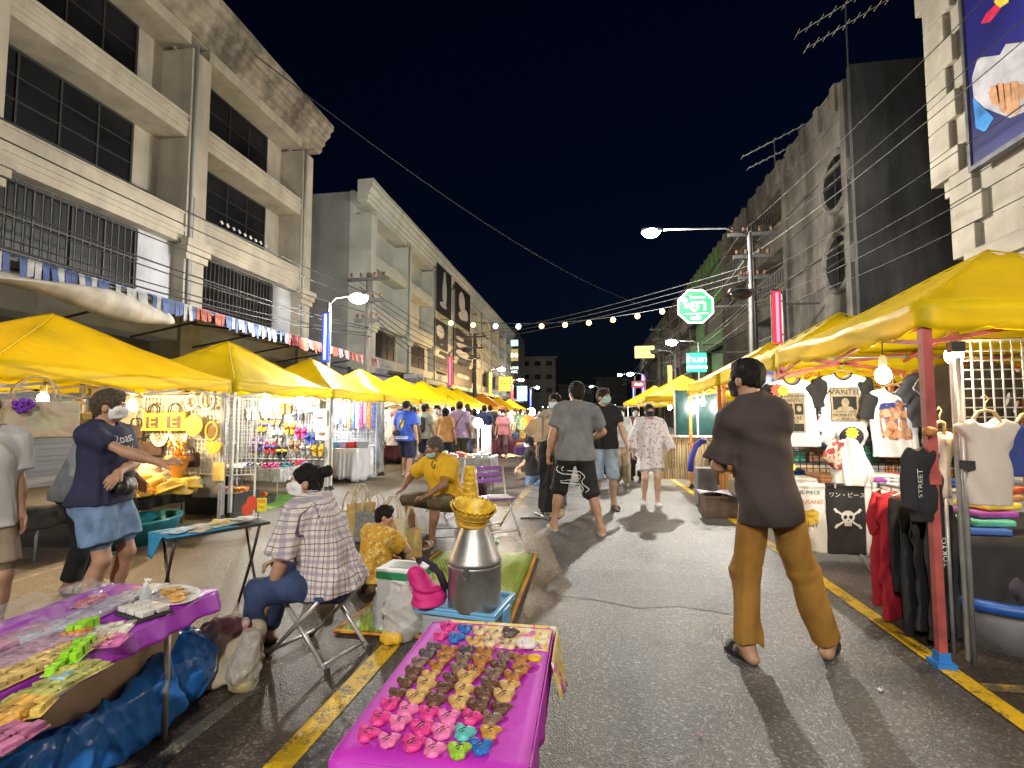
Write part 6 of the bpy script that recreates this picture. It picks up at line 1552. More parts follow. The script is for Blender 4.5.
# ================================================================ RIGHT: printed shirts stall
SHW = M('jersey_white', (.70,.71,.70), .85, var=.03, scale=4); SHB = M('jersey_black', (.022,.022,.024), .85, var=.2); INK = M('print_ink', (.022,.02,.018), .8, var=.3, scale=30); INKT = M('print_parchment', (.36,.30,.19), .85, var=.2, scale=14); INKW = M('print_white_ink', (.68,.68,.66), .8)
def poster_shirt(lab, px, py, w, L, kind, y=5.42, rz=0.0, seed=0):
    c = at(px, py, y=y); r, sh = hung_shirt(lab, c, rz, w, L, SHW, SHB, seed=seed, sl=.22, ang=76)
    if kind == 'wanted':
        lay(sh, r, 'printed_poster', INKT, (0,-.0,-.30), (1,0,0), (0,0,1), patches=[(-w*.29,w*.29,-.17,.16)])
        lay(sh, r, 'printed_frame', INK, (0,0,-.30), (1,0,0), (0,0,1), patches=[(-w*.29,w*.29,.155,.162),(-w*.29,w*.29,-.172,-.165),(-w*.295,-w*.285,-.17,.16),(w*.285,w*.295,-.17,.16),(-w*.25,w*.25,-.055,.075)], off=.007)
        lay(sh, r, 'printed_portrait', INKT, (0,0,-.30), (1,0,0), (0,0,1), patches=[circ(0,.015,.035,.045), circ(0,-.05,.075,.03)], off=.0095)
        lay(sh, r, 'lettering', INK, (0,0,-.30), (1,0,0), (0,0,1), texts=[('WANTED', .075, 0, .115), ('DEAD OR ALIVE', .026, 0, -.075), ('MONKEY D', .040, 0, -.11), ('B 1,500,000,000', .024, 0, -.148)], off=.0095, sx=1.05)
    elif kind == 'list':
        lay(sh, r, 'printed_poster', INKT, (0,0,-.34), (1,0,0), (0,0,1), patches=[(-w*.26,w*.26,-.20,.20)])
        lay(sh, r, 'printed_picture', INK, (0,0,-.34), (1,0,0), (0,0,1), patches=[(-w*.22,-w*.02,-.02,.09),(w*.03,w*.22,-.02,.09),(-w*.22,w*.22,-.185,-.11)], off=.007)
        lay(sh, r, 'printed_portrait', INKT, (0,0,-.34), (1,0,0), (0,0,1), patches=[circ(-w*.12,.04,.022,.03), circ(w*.125,.04,.022,.03)], off=.0095)
        lay(sh, r, 'lettering', INK, (0,0,-.34), (1,0,0), (0,0,1), texts=[('LATEST NEWS', .038, 0, .165), ('WANTED', .05, 0, .12), ('TEXAS', .05, 0, -.055), ('LUCK', .036, 0, -.09)], off=.0095)
    else:
        cols = [(.35,.10,.05),(.62,.30,.12),(.66,.45,.22),(.20,.07,.04),(.58,.22,.10),(.10,.12,.32)]
        lay(sh, r, 'printed_picture', M_print('print_crowd_picture', (.40,.17,.08), cols, 42, .62), (0,0,-.30), (1,0,0), (0,0,1), patches=[[(-.14,.11),(-.10,.16),(-.03,.14),(.02,.19),(.08,.15),(.14,.13),(.15,0),(.13,-.19),(0,-.20),(-.13,-.18),(-.15,0)]])
        lay(sh, r, 'printed_blue', M('print_navy', (.03,.05,.20), .8), (0,0,-.30), (1,0,0), (0,0,1), patches=[[(-.15,.09),(-.13,.15),(-.02,.16),(-.01,.12)],[(.06,.14),(.13,.15),(.15,.08),(.09,.10)]], off=.0075)
        lay(sh, r, 'printed_portrait', M('print_skin_tone', (.62,.36,.20), .8), (0,0,-.30), (1,0,0), (0,0,1), patches=[circ(-.09,.06,.035,.04),circ(.0,.04,.03,.035),circ(.08,.05,.035,.04),circ(-.05,-.05,.035,.04),circ(.05,-.05,.04,.045),circ(-.09,-.13,.03,.035),circ(.02,-.14,.035,.04),circ(.095,-.12,.03,.035)], off=.0095)
    return r
poster_shirt('white shirt with black sleeves and a wanted poster print, in the middle', 842, 374, .44, .71, 'wanted', seed=1)
poster_shirt('white shirt with black sleeves and a newspaper list print, behind the tall man', 791, 379, .42, .68, 'list', seed=2)
poster_shirt('white shirt with black sleeves and a colourful crowd print, by the bulb', 893, 388, .42, .66, 'crowd', y=5.30, seed=3)
s_, b_ = hung_shirt('plain white shirt half hidden behind the red tent leg', at(948, 382, y=5.4), 0, .42, .66, SHW, SHB, seed=4)
s_, b_ = hung_shirt('plain black shirt hanging high behind the grid', at(970, 362, y=4.3), 0, .55, .5, SHB, None, seed=5)
s_, b_ = hung_shirt('black shirt hanging at the back of the shirt stall', at(928, 372, y=5.0), .3, .4, .5, SHB, None, seed=6)
s_, b_ = hung_shirt('black sleeve shirt hanging above the newspaper print shirt', at(776, 385, y=5.9), .3, .4, .6, SHB, None, seed=7)
m = MB(); m.tube([(1.96,5.42,1.98),(4.2,5.42,1.98)], .012, 6); tag(m.build('hanging_bar', T_GREY, None, True, loc=(3,5.42,1.98)), 'steel bar across the tent carrying the printed shirts', 'bar')
grid_wall('black display grid behind the printed shirts', (1.98,5.5,0), (3.9,5.5,0), .75, 1.55, .06, .0032, M('black_coated_wire', (.03,.03,.03), .4))
# folded shirts in colours behind the grid
FC = [(.04,.10,.34),(.6,.12,.06),(.65,.5,.05),(.1,.4,.3),(.65,.65,.65),(.5,.25,.12),(.25,.05,.3)]; fn_ = ['blue','red','yellow','green','white','brown','violet']
shf = thing('shelf_rack', 'steel shelf of folded shirts behind the black grid', 'shelf', (2.9,5.75,0)); m = MB()
for z in (.66,.92,1.18,1.44): m.box((1.98,5.58,z-.02),(3.9,5.94,z))
for x in (1.99,3.87): m.box((x,5.57,0),(x+.03,5.60,1.6)); m.box((x,5.92,0),(x+.03,5.95,1.6))
m.build('frame', T_GREY, shf)
for zi, z in enumerate((.66,.92,1.18,1.44)):
    for k in range(8):
        ci = (k*2+zi*3+k//3) % 7; n = random.randint(3,5); m = MB()
        for j in range(n): m.cbox((random.uniform(-.006,.006),random.uniform(-.01,.01),.022+.036*j),(.20,.28,.034))
        o = m.build('folded_shirts', M('folded_'+fn_[ci], FC[ci], .85), None, bevel=.012); o.location = (2.1+.235*k, 5.75, z+.002); tag(o, '%s folded shirts stacked on the shelf behind the black grid' % fn_[ci], 'folded shirts', '%s folded shirt stacks on the shelf' % fn_[ci])
# display table with cloths hanging in front
table('display table with shirts hung along its front edge', 1.88, 3.3, 4.98, 5.42, .76, T_WHITE, T_WHITE, 'S', .025, 'display_table')
rt = thing('trestle', 'white splayed trestle legs under the shirt table', 'trestle', (2.15,4.95,0)); m = MB()
for a, b in (((1.86,4.90,0),(2.14,5.08,.5)),((2.45,4.88,0),(2.18,5.08,.5)),((2.16,5.08,.35),(2.16,5.08,.73))): m.tube([a,b], .018, 8)
m.build('legs', T_WHITE, rt, True)
for k in range(14):
    ci = [4,4,5,4,2,4,6,4,4,1,4,4,0,4][k]; m = MB(); n = random.randint(1,3)
    for j in range(n): m.cbox((0,0,.016+.03*j),(.19,.26,.028))
    o = m.build('folded_shirt', M('folded_'+fn_[ci], FC[ci], .85), None, bevel=.01); o.location = (1.98+.1*k, 5.18+.05*(k % 2), .762+.001*k); o.rotation_euler = (0,0,random.uniform(-.2,.2)); tag(o, '%s folded shirt lying on the display table' % fn_[ci], 'folded shirt', '%s folded shirts on the display table' % fn_[ci])
def towel(lab, px0, px1, py0, py1, mat, y, seed):
    a = at(px0, py1, y=y); b = at(px1, py0, y=y); w = b.x-a.x; h = b.z-a.z; r = thing('hanging_print', lab, 'shirt', ((a.x+b.x)/2, y, b.z)); S = Sdf(); S.rbox((0,0,-h/2),(w/2,.014,h/2+.006),.008); S.cone((-w*.46,.0,0),(w*.46,.0,0), .022,.022, k=.01); S.folds(.006, seed, 1.2, (1,.3,.35)); o = S.build('cloth', mat, r, .008)
    for q in (-.3,.3): g = MB(); g.cbox((w*q,-.02,.005),(.012,.03,.05)); g.build('clip', PL('grey',(.4,.4,.4)), r, local=True); return r, o, w, h
r, o, w, h = towel('white hanging shirt with orange block lettering over a yellow print', 788, 825, 486, 551, SHW, 4.96, 1)
lay(o, r, 'lettering', INK, (0,0,-h*.10), (1,0,0), (0,0,1), texts=[('ONE PIECE', .048, 0, 0)]); lay(o, r, 'lettering', M('print_orange', (.62,.16,.03), .8), (0,0,-h*.24), (1,0,0), (0,0,1), texts=[('THOUSAND', .052, 0, 0)], sx=1.0)
lay(o, r, 'printed_ship', M_print('print_ship', (.62,.45,.04), [(.66,.5,.05),(.35,.2,.03),(.6,.35,.03)], 45, .5), (0,0,-h*.48), (1,0,0), (0,0,1), patches=[[(-.10,.05),(-.04,.075),(0,.06),(.05,.08),(.10,.05),(.09,-.05),(0,-.07),(-.09,-.05)]]); lay(o, r, 'lettering', M('print_brown', (.12,.06,.03), .8), (0,0,-h*.62), (1,0,0), (0,0,1), texts=[('SUNNY', .055, 0, .015), ('GO', .03, 0, -.025)])
r, o, w, h = towel('black hanging shirt with a white skull and crossed bones', 828, 866, 486, 553, SHB, 4.95, 2)
bone = [[(x*math.cos(a)-z*math.sin(a), x*math.sin(a)+z*math.cos(a)) for x, z in ((-.12,-.009),(.12,-.009),(.12,.009),(-.12,.009))] for a in (.62,-.62)]
kn_ = [circ(s*.118*math.cos(a)+d*math.sin(a), s*.118*math.sin(a)+d*math.cos(a)*1, .013,.013,10) for a in (.62,-.62) for s in (-1,1) for d in (-.010,.010)]
lay(o, r, 'printed_bones', INKW, (0,0,-h*.48), (1,0,0), (0,0,1), patches=bone+kn_); lay(o, r, 'printed_skull', INKW, (0,0,-h*.47), (1,0,0), (0,0,1), patches=[circ(0,.012,.058,.054,18),(-.03,.03,-.072,-.03)], off=.008)
lay(o, r, 'printed_sockets', SHB, (0,0,-h*.47), (1,0,0), (0,0,1), patches=[circ(-.023,.008,.017,.018,12),circ(.023,.008,.017,.018,12),[(0,-.012),(-.008,-.028),(.008,-.028)],(-.016,-.013,-.07,-.045),(-.001,.001,-.07,-.045),(.013,.016,-.07,-.045)], off=.011); lay(o, r, 'lettering', INKW, (0,0,-h*.14), (1,0,0), (0,0,1), texts=[('ワン・ピース', .05, 0, 0)])
r, o, w, h = towel('white hanging shirt with a blue and yellow picture and dark lettering', 867, 897, 486, 556, SHW, 4.94, 3)
lay(o, r, 'printed_sky', M('print_sky_blue', (.12,.30,.62), .8, var=.3, scale=12), (0,0,-h*.30), (1,0,0), (0,0,1), patches=[[(-.08,.0),(-.05,.09),(.0,.11),(.06,.08),(.07,-.03),(-.06,-.05)]]); lay(o, r, 'printed_figure', M('print_yellow_coat', (.62,.45,.03), .8), (0,0,-h*.62), (1,0,0), (0,0,1), patches=[[(-.06,.03),(-.02,.07),(.04,.06),(.07,-.06),(-.06,-.06)]], off=.007); lay(o, r, 'printed_figure', M('print_face_red', (.55,.18,.10), .8), (0,0,-h*.47), (1,0,0), (0,0,1), patches=[circ(-.01,.0,.035,.04,12)], off=.009); lay(o, r, 'lettering', INK, (0,0,-h*.80), (1,0,0), (0,0,1), texts=[('LUCKY', .045, -.01, 0)])
# cap on a draped white stand
S = Sdf(); S.cone((0,0,.42),(0,0,-.02), .075,.15, k=0); S.cone((0,0,.42),(.05,-.02,.1), .08,.13, k=.05); S.folds(.014, 3, 1.4, (1,1,.25)); S.cut((0,0,0),(0,0,-1)); c = at(862, 466, y=4.85); o = S.build('draped_stand', SHW, None, .01); o.location = (c.x-.02, 5.05, .775); tag(o, 'white shirt draped over a stand on the display table', 'stand')
cp = thing('cap', 'dark grey cap with a yellow tag on the draped white stand', 'cap', (2.34,4.97,1.20)); cp.rotation_euler = (-1.05, .1, -.15); S = Sdf(); S.ell((0,0,.0),(.095,.105,.095)); S.cut((0,0,0),(0,0,-1)); S.build('crown', M('cap_dark', (.035,.037,.042), .8), cp, .008)
m = MB(); m.grid(lambda u, v: Vector((.085*math.cos(PI*u), .085*math.sin(PI*u)*(1+.85*v)+.0, .008-.02*v*math.sin(PI*u))), 14, 4); m.build('peak', MATS['cap_dark'], cp, True, solid=.004, local=True)
lay(child(cp, 'crown'), cp, 'lettering', INKW, (0,.02,0), (1,0,0), (0,.4,1), texts=[('K9', .05, 0, .055)], reach=.3) if False else None
def pricetag(lab, px, py, y, mat, r=.055, name='price_tag'):
    c = at(px, py, y=y); m = MB(); m.poly([(r*(1 if k % 2 else .68)*math.cos(2*PI*k/20), 0, r*(1 if k % 2 else .68)*math.sin(2*PI*k/20)) for k in range(20)][::-1], (0,-1,0), .004); o = m.build(name, mat, None); o.location = c; tag(o, lab, 'price tag')
TGY = M('tag_yellow', (.78,.66,.02), .6); TGR = M('tag_red', (.70,.08,.03), .6)
pricetag('yellow star price tag beside the grey cap', 852, 433, 4.75, TGY); pricetag('yellow star price tag on the newspaper print shirt', 783, 391, 5.34, TGY, .06); pricetag('red star price tag behind the yellow one on the newspaper print shirt', 777, 390, 5.35, TGR, .07)
pricetag('yellow star price tag on the folded shirts', 792, 467, 5.0, TGY, .04)
s_, b_ = hung_shirt('maroon and white scarf shirt hanging beside the draped stand', at(839, 436, y=5.0), .5, .13, .3, M_print('maroon_print', (.5,.42,.35), [(.25,.03,.03),(.3,.05,.05)], 16, .55), None, seed=11, hanger=False)
# rail of trousers and shorts at the street corner of the shirt tent
rl = thing('clothes_rail', 'low clothes rail of shorts beside the red tent leg', 'clothes rail', (2.1,3.75,0)); m = MB(); m.tube([(2.02,3.95,0),(2.02,3.95,.93)],.012,6); m.tube([(2.10,3.40,0),(2.10,3.40,.93)],.012,6); m.tube([(2.02,3.95,.92),(2.10,3.40,.92)],.012,6); m.build('rail', T_GREY, rl, True)
def shorts(lab, c, rz, mat, L, stripe=None, seed=0, w=.22):
    r = thing('hanging_shorts', lab, 'shorts', c, rz); S = Sdf()
    for sd in (-1, 1): S.cone((sd*w*.2,0,-.1),(sd*w*.28,0,-L-.05), w*.30, w*.30, k=.02, sq=((0,1,0), .42))
    S.cone((0,0,0),(0,0,-.2), w*.46, w*.46, k=.03, sq=((0,1,0), .30)); S.folds(.010, seed, 1.5, (1,1,.4)); S.cut((0,0,-L),(0,0,-1)); S.cut((0,0,-.01),(0,0,1)); o = S.build('cloth', mat, r, .008)
    g = MB(); g.tube([(-w*.4,0,.0),(0,0,.02),(w*.4,0,.0)], .007, 5); g.tube([(0,0,.02),(0,0,.05),(.012,0,.06)], .004, 5); g.build('hanger', M('hanger_white',(.6,.6,.6),.4), r, local=True)
    if stripe: lay(o, r, 'stripe', stripe, (0,0,-L*.5), (1,0,0), (0,0,1), patches=[(w*.25,w*.40,-L*.45,L*.3)])
    return r, o
RDC = M('shorts_red', (.50,.02,.04), .75, var=.15); BKC = M('shorts_black', (.018,.018,.02), .8, var=.2); YLC = M('shorts_yellow', (.60,.50,.05), .75)
for k, (y, mt, L, lab, st) in enumerate(((3.93,RDC,.78,'red shorts at the far end of the low rail',None),(3.84,RDC,.84,'second red shorts on the low rail',YLC),(3.74,BKC,.62,'black trousers between the red and the striped ones',None),(3.64,BKC,.86,'black trousers with a yellow side stripe',YLC),(3.54,BKC,.78,'plain black trousers on the low rail',None),(3.44,BKC,.80,'black trousers at the near end of the low rail, lettered down the leg',None))):
    r, o = shorts(lab, (2.03+.012*k, y, .87), .42, mt, L, st, k)
    if k == 5: lay(o, r, 'lettering', INKW, (-.03,0,-.28), (0,0,1), (-1,0,0), texts=[('TOKYO', .05, 0, 0)])
jk = hung_shirt('black hooded jacket tied to the red tent leg', (1.87,3.22,1.24), .35, .15, .44, BKC, None, 'hanging_jacket', sl=.30, ang=87, seed=9, cat='jacket', hanger=False)
lay(jk[1], jk[0], 'lettering', INKW, (-.05,0,-.22), (0,0,1), (-1,0,0), texts=[('STREET', .05, 0, 0)])
m = MB(); m.tube([(1.945+.012*math.sin(k*1.9),3.235+.012*math.cos(k*1.9),1.95-.032*k) for k in range(26)], .006, 5); tag(m.build('hanging_chain', T_GREY, None, True, loc=(1.94,3.23,1.9)), 'thin chain dangling down the red tent leg', 'chain')
crumple('knotted_strings', 'red and amber knotted strings tied on the red tent leg', 'strings', (1.90,3.17,1.28), (.04,.03,.035), M('amber_string',(.5,.2,.05),.7), 3, .008, vox=.006)
# grid with the white blouse, at the near side
grid_wall('white display grid carrying the white blouse', (2.13,3.33,0), (3.5,3.33,0), 1.17, 1.84, .052, .0035, WIRE_G, feet=True)
s_, b_ = hung_shirt('white sleeveless blouse on a wooden hanger against the grid', at(986, 417, y=3.26), .0, .235, .50, M('blouse_cream', (.60,.52,.44), .85, var=.05), None, 'hanging_blouse', sl=.03, seed=12, cat='blouse', th=.035)
s_, b_ = hung_shirt('cream cardigan sleeve hanging behind the grey pole', at(940, 428, y=3.42), .5, .12, .42, M('cardigan_cream', (.55,.46,.38), .85), None, 'hanging_cardigan', sl=.10, seed=13, cat='cardigan')
s_, b_ = hung_shirt('navy top hanging at the right end of the grid', at(1030, 420, y=3.27), .0, .24, .32, M('top_navy', (.03,.05,.20), .85), None, 'hanging_shirt', sl=.12, seed=14, cat='top')
gp = thing('steel_pole', 'grey steel pole with a clamp in front of the white blouse', 'pole', (2.115,3.25,0)); m = MB(); m.tube([(2.12,3.27,0),(2.125,3.27,1.74)], .014, 8); m.build('tube', T_GREY, gp, True); m = MB(); m.cbox((2.13,3.25,1.12),(.05,.05,.05)); m.build('clamp', RUBB, gp); m = MB(); m.cbox((2.11,3.26,1.80),(.07,.05,.06)); m.build('lamp_clip', RUBB, gp)
table('dark covered table under the white blouse', 2.25, 4.1, 3.5, 4.4, .66, DKCLOTH, T_GREY, 'S')
drape('tablecloth', 'black cloth over the table under the white blouse', 2.23, 4.12, 3.48, 4.42, .66, .42, DKCLOTH, .02, seed=12)
tb = thing('plastic_tub', 'white plastic tub with a blue rim under the black cloth', 'tub', (2.66,3.72,0)); m = MB(); m.lathe([(.38,0),(.46,.26),(.47,.27)], (2.66,3.74,0), 32, sx=1.15, cap=True); m.build('bowl', PL('milky',(.50,.50,.52)), tb, True); m = MB(); m.lathe([(.47,.255),(.50,.26),(.50,.31),(.46,.32),(.44,.29)], (2.66,3.74,0), 32, sx=1.15, cap=False); m.build('rim', PL('blue',(.02,.10,.42)), tb, True)
crumple('dark_clothes', 'heap of dark folded clothes in the white tub', 'clothes', (2.66,3.74,.24), (.40,.34,.13), M('dark_mixed_cloth', (.04,.035,.05), .9, var=.6, scale=8), 8, .02)
for k in range(6): 
    m = MB(); m.cbox((0,0,.02),(.26,.22,.04)); o = m.build('folded_shirt', M('folded_'+fn_[(k*3) % 7], FC[(k*3) % 7], .85), None, bevel=.012); o.location = (2.40+.05*k, 3.62+.04*k, .67+.045*k); o.rotation_euler = (0,0,.1*k); tag(o, '%s folded shirt in the stack behind the black trousers' % fn_[(k*3) % 7], 'folded shirt', '%s folded shirt beside the black trousers' % fn_[(k*3) % 7])
# ================================================================ RIGHT: next stalls
fl = thing('printed_banner', 'blue and red printed cloth banner hanging behind the tall man', 'banner', at(760, 390, y=7.6)); a, b = at(744, 421, y=7.6), at(777, 366, y=7.6); m = MB(); m.grid(lambda u, v: Vector((a.x+(b.x-a.x)*u, 7.6+.03*math.sin(9*u+2*v), a.z+(b.z-a.z)*v)), 14, 12); m.build('cloth', M_print('banner_print', (.05,.10,.50), [(.55,.03,.10),(.06,.14,.55),(.5,.05,.2),(.3,.4,.65),(.05,.2,.6)], 6, .46), fl, True, solid=.004)
for k, (px, lab) in enumerate(((757,'pale blue framed notice under the printed banner'),)):
    c = at(px, 432, y=7.5); m = MB(); m.box((c.x-.3,7.48,c.z-.14),(c.x+.3,7.52,c.z+.10)); nb = thing('notice_board', lab, 'notice', c); m.build('board', M('notice_pale', (.42,.55,.68), .6), nb); t = MB(); put_text(t, 'SALE 199', (c.x, 7.474, c.z-.02), (1,0,0), (0,0,1), .12, .004, .002); t.build('lettering', M('notice_ink', (.05,.12,.40), .7), nb)
bp_ = thing('dark_board', 'pair of dark green boards at the back of the orange legged tent', 'board', (1.95,10.6,1.1)); m = MB(); m.box((1.70,10.55,1.02),(2.55,10.60,1.92)); m.build('board', M('board_green_black', (.012,.05,.045), .25), bp_); m = MB()
for x in (1.68,2.12,2.55): m.box((x,10.52,1.0),(x+.03,10.549,1.95))
m.box((1.67,10.51,.97),(2.6,10.552,1.01)); m.build('frame', T_WHITE, bp_)
BAM = M('bamboo_slats', (.50,.38,.20), .7, var=.45, scale=3, aniso=(26,26,.6), bump=.6, bscale=12)
bf = thing('bamboo_screen', 'bamboo slat screen below the dark green boards', 'screen', (2.0,10.7,0)); m = MB()
for k in range(34): m.tube([(1.35+.05*k,10.66+.008*math.sin(k*2.3),.12),(1.35+.05*k+.01*math.sin(k),10.66,1.0+.02*math.sin(k*1.7))], .024, 6)
m.build('slats', BAM, bf); m = MB(); m.box((1.33,10.69,.35),(3.06,10.72,.40)); m.box((1.33,10.69,.8),(3.06,10.72,.85)); m.build('rail', BAM, bf)
table('low stall table with goods in the orange legged tent', 2.3, 3.8, 8.2, 9.4, .55, M('plywood',(.35,.24,.13),.7), T_ORANGE, 'S', name='stall_table')
c = at(697, 448, y=9.3); m = MB(); m.tube([(c.x-.12,9.3,.42),(c.x-.10,9.3,.66),(c.x-.02,9.3,.86),(c.x+.08,9.3,.95),(c.x+.15,9.3,.96)], .05, 10); tag(m.build('blue_tube', PL('ultramarine',(.04,.05,.42)), None, True, loc=c), 'thick bent blue tube by the orange tent leg', 'tube')
crumple('cream_sack', 'cream sack slumped beside the bent blue tube', 'sack', (2.02,9.1,.20), (.20,.18,.30), M('cream_sackcloth', (.48,.38,.24), .9, var=.15), 2, .02)
crumple('red_bag', 'red plastic bag on the stall table by the tall man', 'bag', (1.98,8.2,.45), (.07,.07,.20), M('red_plastic', (.5,.04,.06), .4), 6, .015)
m = MB(); m.lathe([(.05,0),(.05,.2),(.018,.24),(.018,.29)], (0,0,0), 14); o = m.build('dark_bottle', GLASS_D, None, True); o.location = (1.95,8.6,.60); tag(o, 'dark bottle beside the red plastic bag', 'bottle')
cr = crate('brown wooden crate on the ground left of the tall man', 1.55, 1.98, 7.3, 7.75, .30, M('crate_brown', (.13,.085,.06), .8, var=.3, bump=.4))
m = MB(); m.grid(lambda u, v: Vector((1.48+.46*u, 7.28+.42*v, .33+.03*math.sin(4*u+3*v))), 8, 8); tag(m.build('paper_sheet', M('paper_lilac', (.55,.52,.66), .7), None, True, solid=.003, loc=(1.7,7.5,.33)), 'pale lilac paper sheet lying on the brown crate', 'paper')
m = MB(); m.cbox((1.78,8.3,.30),(.30,.30,.58)); tag(m.build('stool_box', M('crate_grey',(.2,.2,.19),.8), None, bevel=.02, loc=(1.78,8.3,0)), 'grey box behind the brown crate', 'box')
for k in range(6): hung_shirt('%s shirt hanging in the tent behind the shirt tent' % dn[k], (2.25+.3*k, 7.75, 1.65), .2, .36, .6, DR[k], None, seed=30+k, h=.018)
for t, y in enumerate((15.6, 22)):
    table('stall table in the %s yellow tent on the right' % ('lone','distant')[t], 1.8, 3.6, y-.5, y+.7, .62, M('plywood',(.35,.24,.13),.7), T_GREY, 'S', name='stall_table'); drape('tablecloth', 'pale cloth on the stall table in the %s yellow tent' % ('lone','distant')[t], 1.78, 3.62, y-.52, y+.72, .62, .5, M('cloth_beige',(.45,.38,.28),.8), seed=t+40)
# ================================================================ CENTRE: purple table of pouches
PURP = M('cloth_magenta_purple', (.52,.03,.48), .62, var=.08, scale=3, bump=.12, bscale=60, spec=.4)
table('low folding table under the magenta cloth of pouches', -.585, -.15, 1.12, 1.87, .615, M('plywood',(.35,.24,.13),.7), T_GREY, 'S')
drape('tablecloth', 'magenta purple cloth hanging over the pouch table', -.592, -.143, 1.11, 1.876, .617, .36, PURP, .008, wave=18, seed=3, flare=-.012, dropf=lambda x, y: .42 if x > -.15 else 1)
fc = thing('flowered_cloth', 'yellow flowered cloth under the far corner of the pouch table cloth', 'cloth', (-.2,1.85,.62)); FLW = M_print('cloth_flowered', (.70,.52,.12), [(.75,.70,.62),(.65,.15,.4),(.72,.62,.25),(.5,.1,.4),(.75,.72,.6)], 34, .5)
m = MB(); m.grid(lambda u, v: Vector((-.40+.255*u, 1.70+.165*v, .6265+.002*math.sin(30*u+20*v))), 12, 8)
m.grid(lambda u, v: Vector((-.128+.025*v+.012*math.sin(14*u)*v, 1.62+.26*u, .626-.20*v*(.55+.45*u))), 12, 6); m.grid(lambda u, v: Vector((-.55+.42*u, 1.893+.012*v+.008*math.sin(30*u)*v, .628-.12*v)), 16, 4)
m.build('cloth', FLW, fc, True, solid=.003)
PC = {'hot pink': (.72,.04,.26), 'pale pink': (.80,.18,.42), 'dark grey': (.10,.075,.065), 'dark brown': (.13,.055,.028), 'orange brown': (.42,.17,.035), 'tan': (.60,.37,.12), 'cream': (.68,.52,.30), 'blue': (.02,.15,.50), 'turquoise': (.10,.48,.46), 'lime green': (.32,.55,.04), 'amber': (.55,.28,.04), 'grey brown': (.22,.13,.09)}
PMAT = {k: M('pouch_'+k.replace(' ', '_'), c, .42, var=.22, scale=28, bump=.3, bscale=160, spec=.5) for k, c in PC.items()}
def pouch_mesh(seed):
    rg = random.Random(seed); S = Sdf()
    S.ell((0,0,.013),(.030,.024,.015)); S.ell((-.018,.012,.016),(.020,.012,.015),k=.008); S.ell((.016,.014,.015),(.019,.011,.013),k=.008); S.ell((.002,-.018,.011),(.026,.012,.010),k=.008)
    S.cone((.012,.010,.016),(.040+rg.uniform(-.003,.003),.016+rg.uniform(-.006,.006),.016), .014,.004,k=.010); S.cone((-.01,.006,.016),(-.030,.022,.020), .014,.006,k=.01)
    S.cone((0,-.022,.01),(rg.uniform(-.01,.01),-.036,.012), .013,.004,k=.008)
    S.ell((0,.006,.034),(.006,.022,.012),k=.004,mode='-'); S.cone((-.022,-.004,.024),(.02,-.010,.026),.003,.003,k=.003,mode='-'); S.cone((-.02,.008,.027),(.022,.012,.027),.0028,.0028,k=.003,mode='-')
    S.folds(.0022, seed, 3.4, (1,1,1)); S.cut((0,0,.0005),(0,0,-1)); V, F = S.mesh(.0032); return mesh_np('pouch', V, F)
POUCH = [pouch_mesh(k) for k in range(4)]
for me in POUCH: me.polygons.foreach_set('use_smooth', [True]*len(me.polygons))
slit = bpy.data.meshes.new('fold_line'); mb = MB(); mb.tube([(-.026,-.010,.017),(-.012,-.004,.0262),(.006,.008,.0285),(.022,.020,.0225)], .0016, 5); mb.tube([(-.016,-.016,.017),(.000,-.008,.0262),(.018,.004,.0262),(.030,.010,.020)], .0013, 5); slit.from_pydata([tuple(v) for v in mb.v], [], mb.f); slit.materials.append(M('pouch_fold_dark', (.03,.012,.015), .7))
cols = [
 [(525,75,'hot pink'),(490,110,'hot pink'),(455,160,'dark grey'),(432,190,'dark grey'),(397,226,'grey brown'),(370,270,'dark brown'),(338,314,'dark brown'),(297,364,'dark brown'),(265,415,'hot pink'),(222,475,'hot pink'),(163,548,'hot pink')],
 [(600,82,'blue'),(556,122,'blue'),(528,176,'orange brown'),(508,207,'orange brown'),(478,240,'orange brown'),(446,284,'tan'),(420,331,'tan'),(385,383,'tan'),(342,441,'pale pink'),(306,498,'pale pink'),(258,570,'pale pink')],
 [(665,88,'cream'),(635,130,'tan'),(610,178,'dark grey'),(592,212,'grey brown'),(570,250,'grey brown'),(540,292,'dark brown'),(506,339,'dark brown'),(468,394,'dark brown'),(437,456,'hot pink'),(408,521,'hot pink'),(369,586,'hot pink')],
 [(740,100,'cream'),(714,140,'cream'),(692,188,'orange brown'),(670,224,'orange brown'),(646,266,'orange brown'),(606,300,'tan'),(594,355,'tan'),(573,406,'tan'),(526,470,'pale pink'),(500,536,'pale pink'),(461,610,'pale pink')],
 [(800,100,'dark grey'),(802,150,'cream'),(777,205,'grey brown'),(754,240,'dark brown'),(730,280,'grey brown'),(706,325,'dark brown'),(686,371,'dark brown'),(662,421,'dark brown'),(626,478,'hot pink'),(596,541,'turquoise'),(570,620,'lime green')],
 [(848,212,'orange brown'),(850,258,'orange brown'),(815,290,'orange brown'),(796,335,'tan'),(772,381,'tan'),(758,430,'dark brown'),(716,478,'grey brown'),(710,536,'amber'),(670,602,'blue')]]
ordn = ['first','second','third','fourth','fifth','sixth','seventh','eighth','ninth','tenth','eleventh']; rown = ['leftmost row','second row from the left','third row from the left','third row from the right','second row from the right','rightmost row']
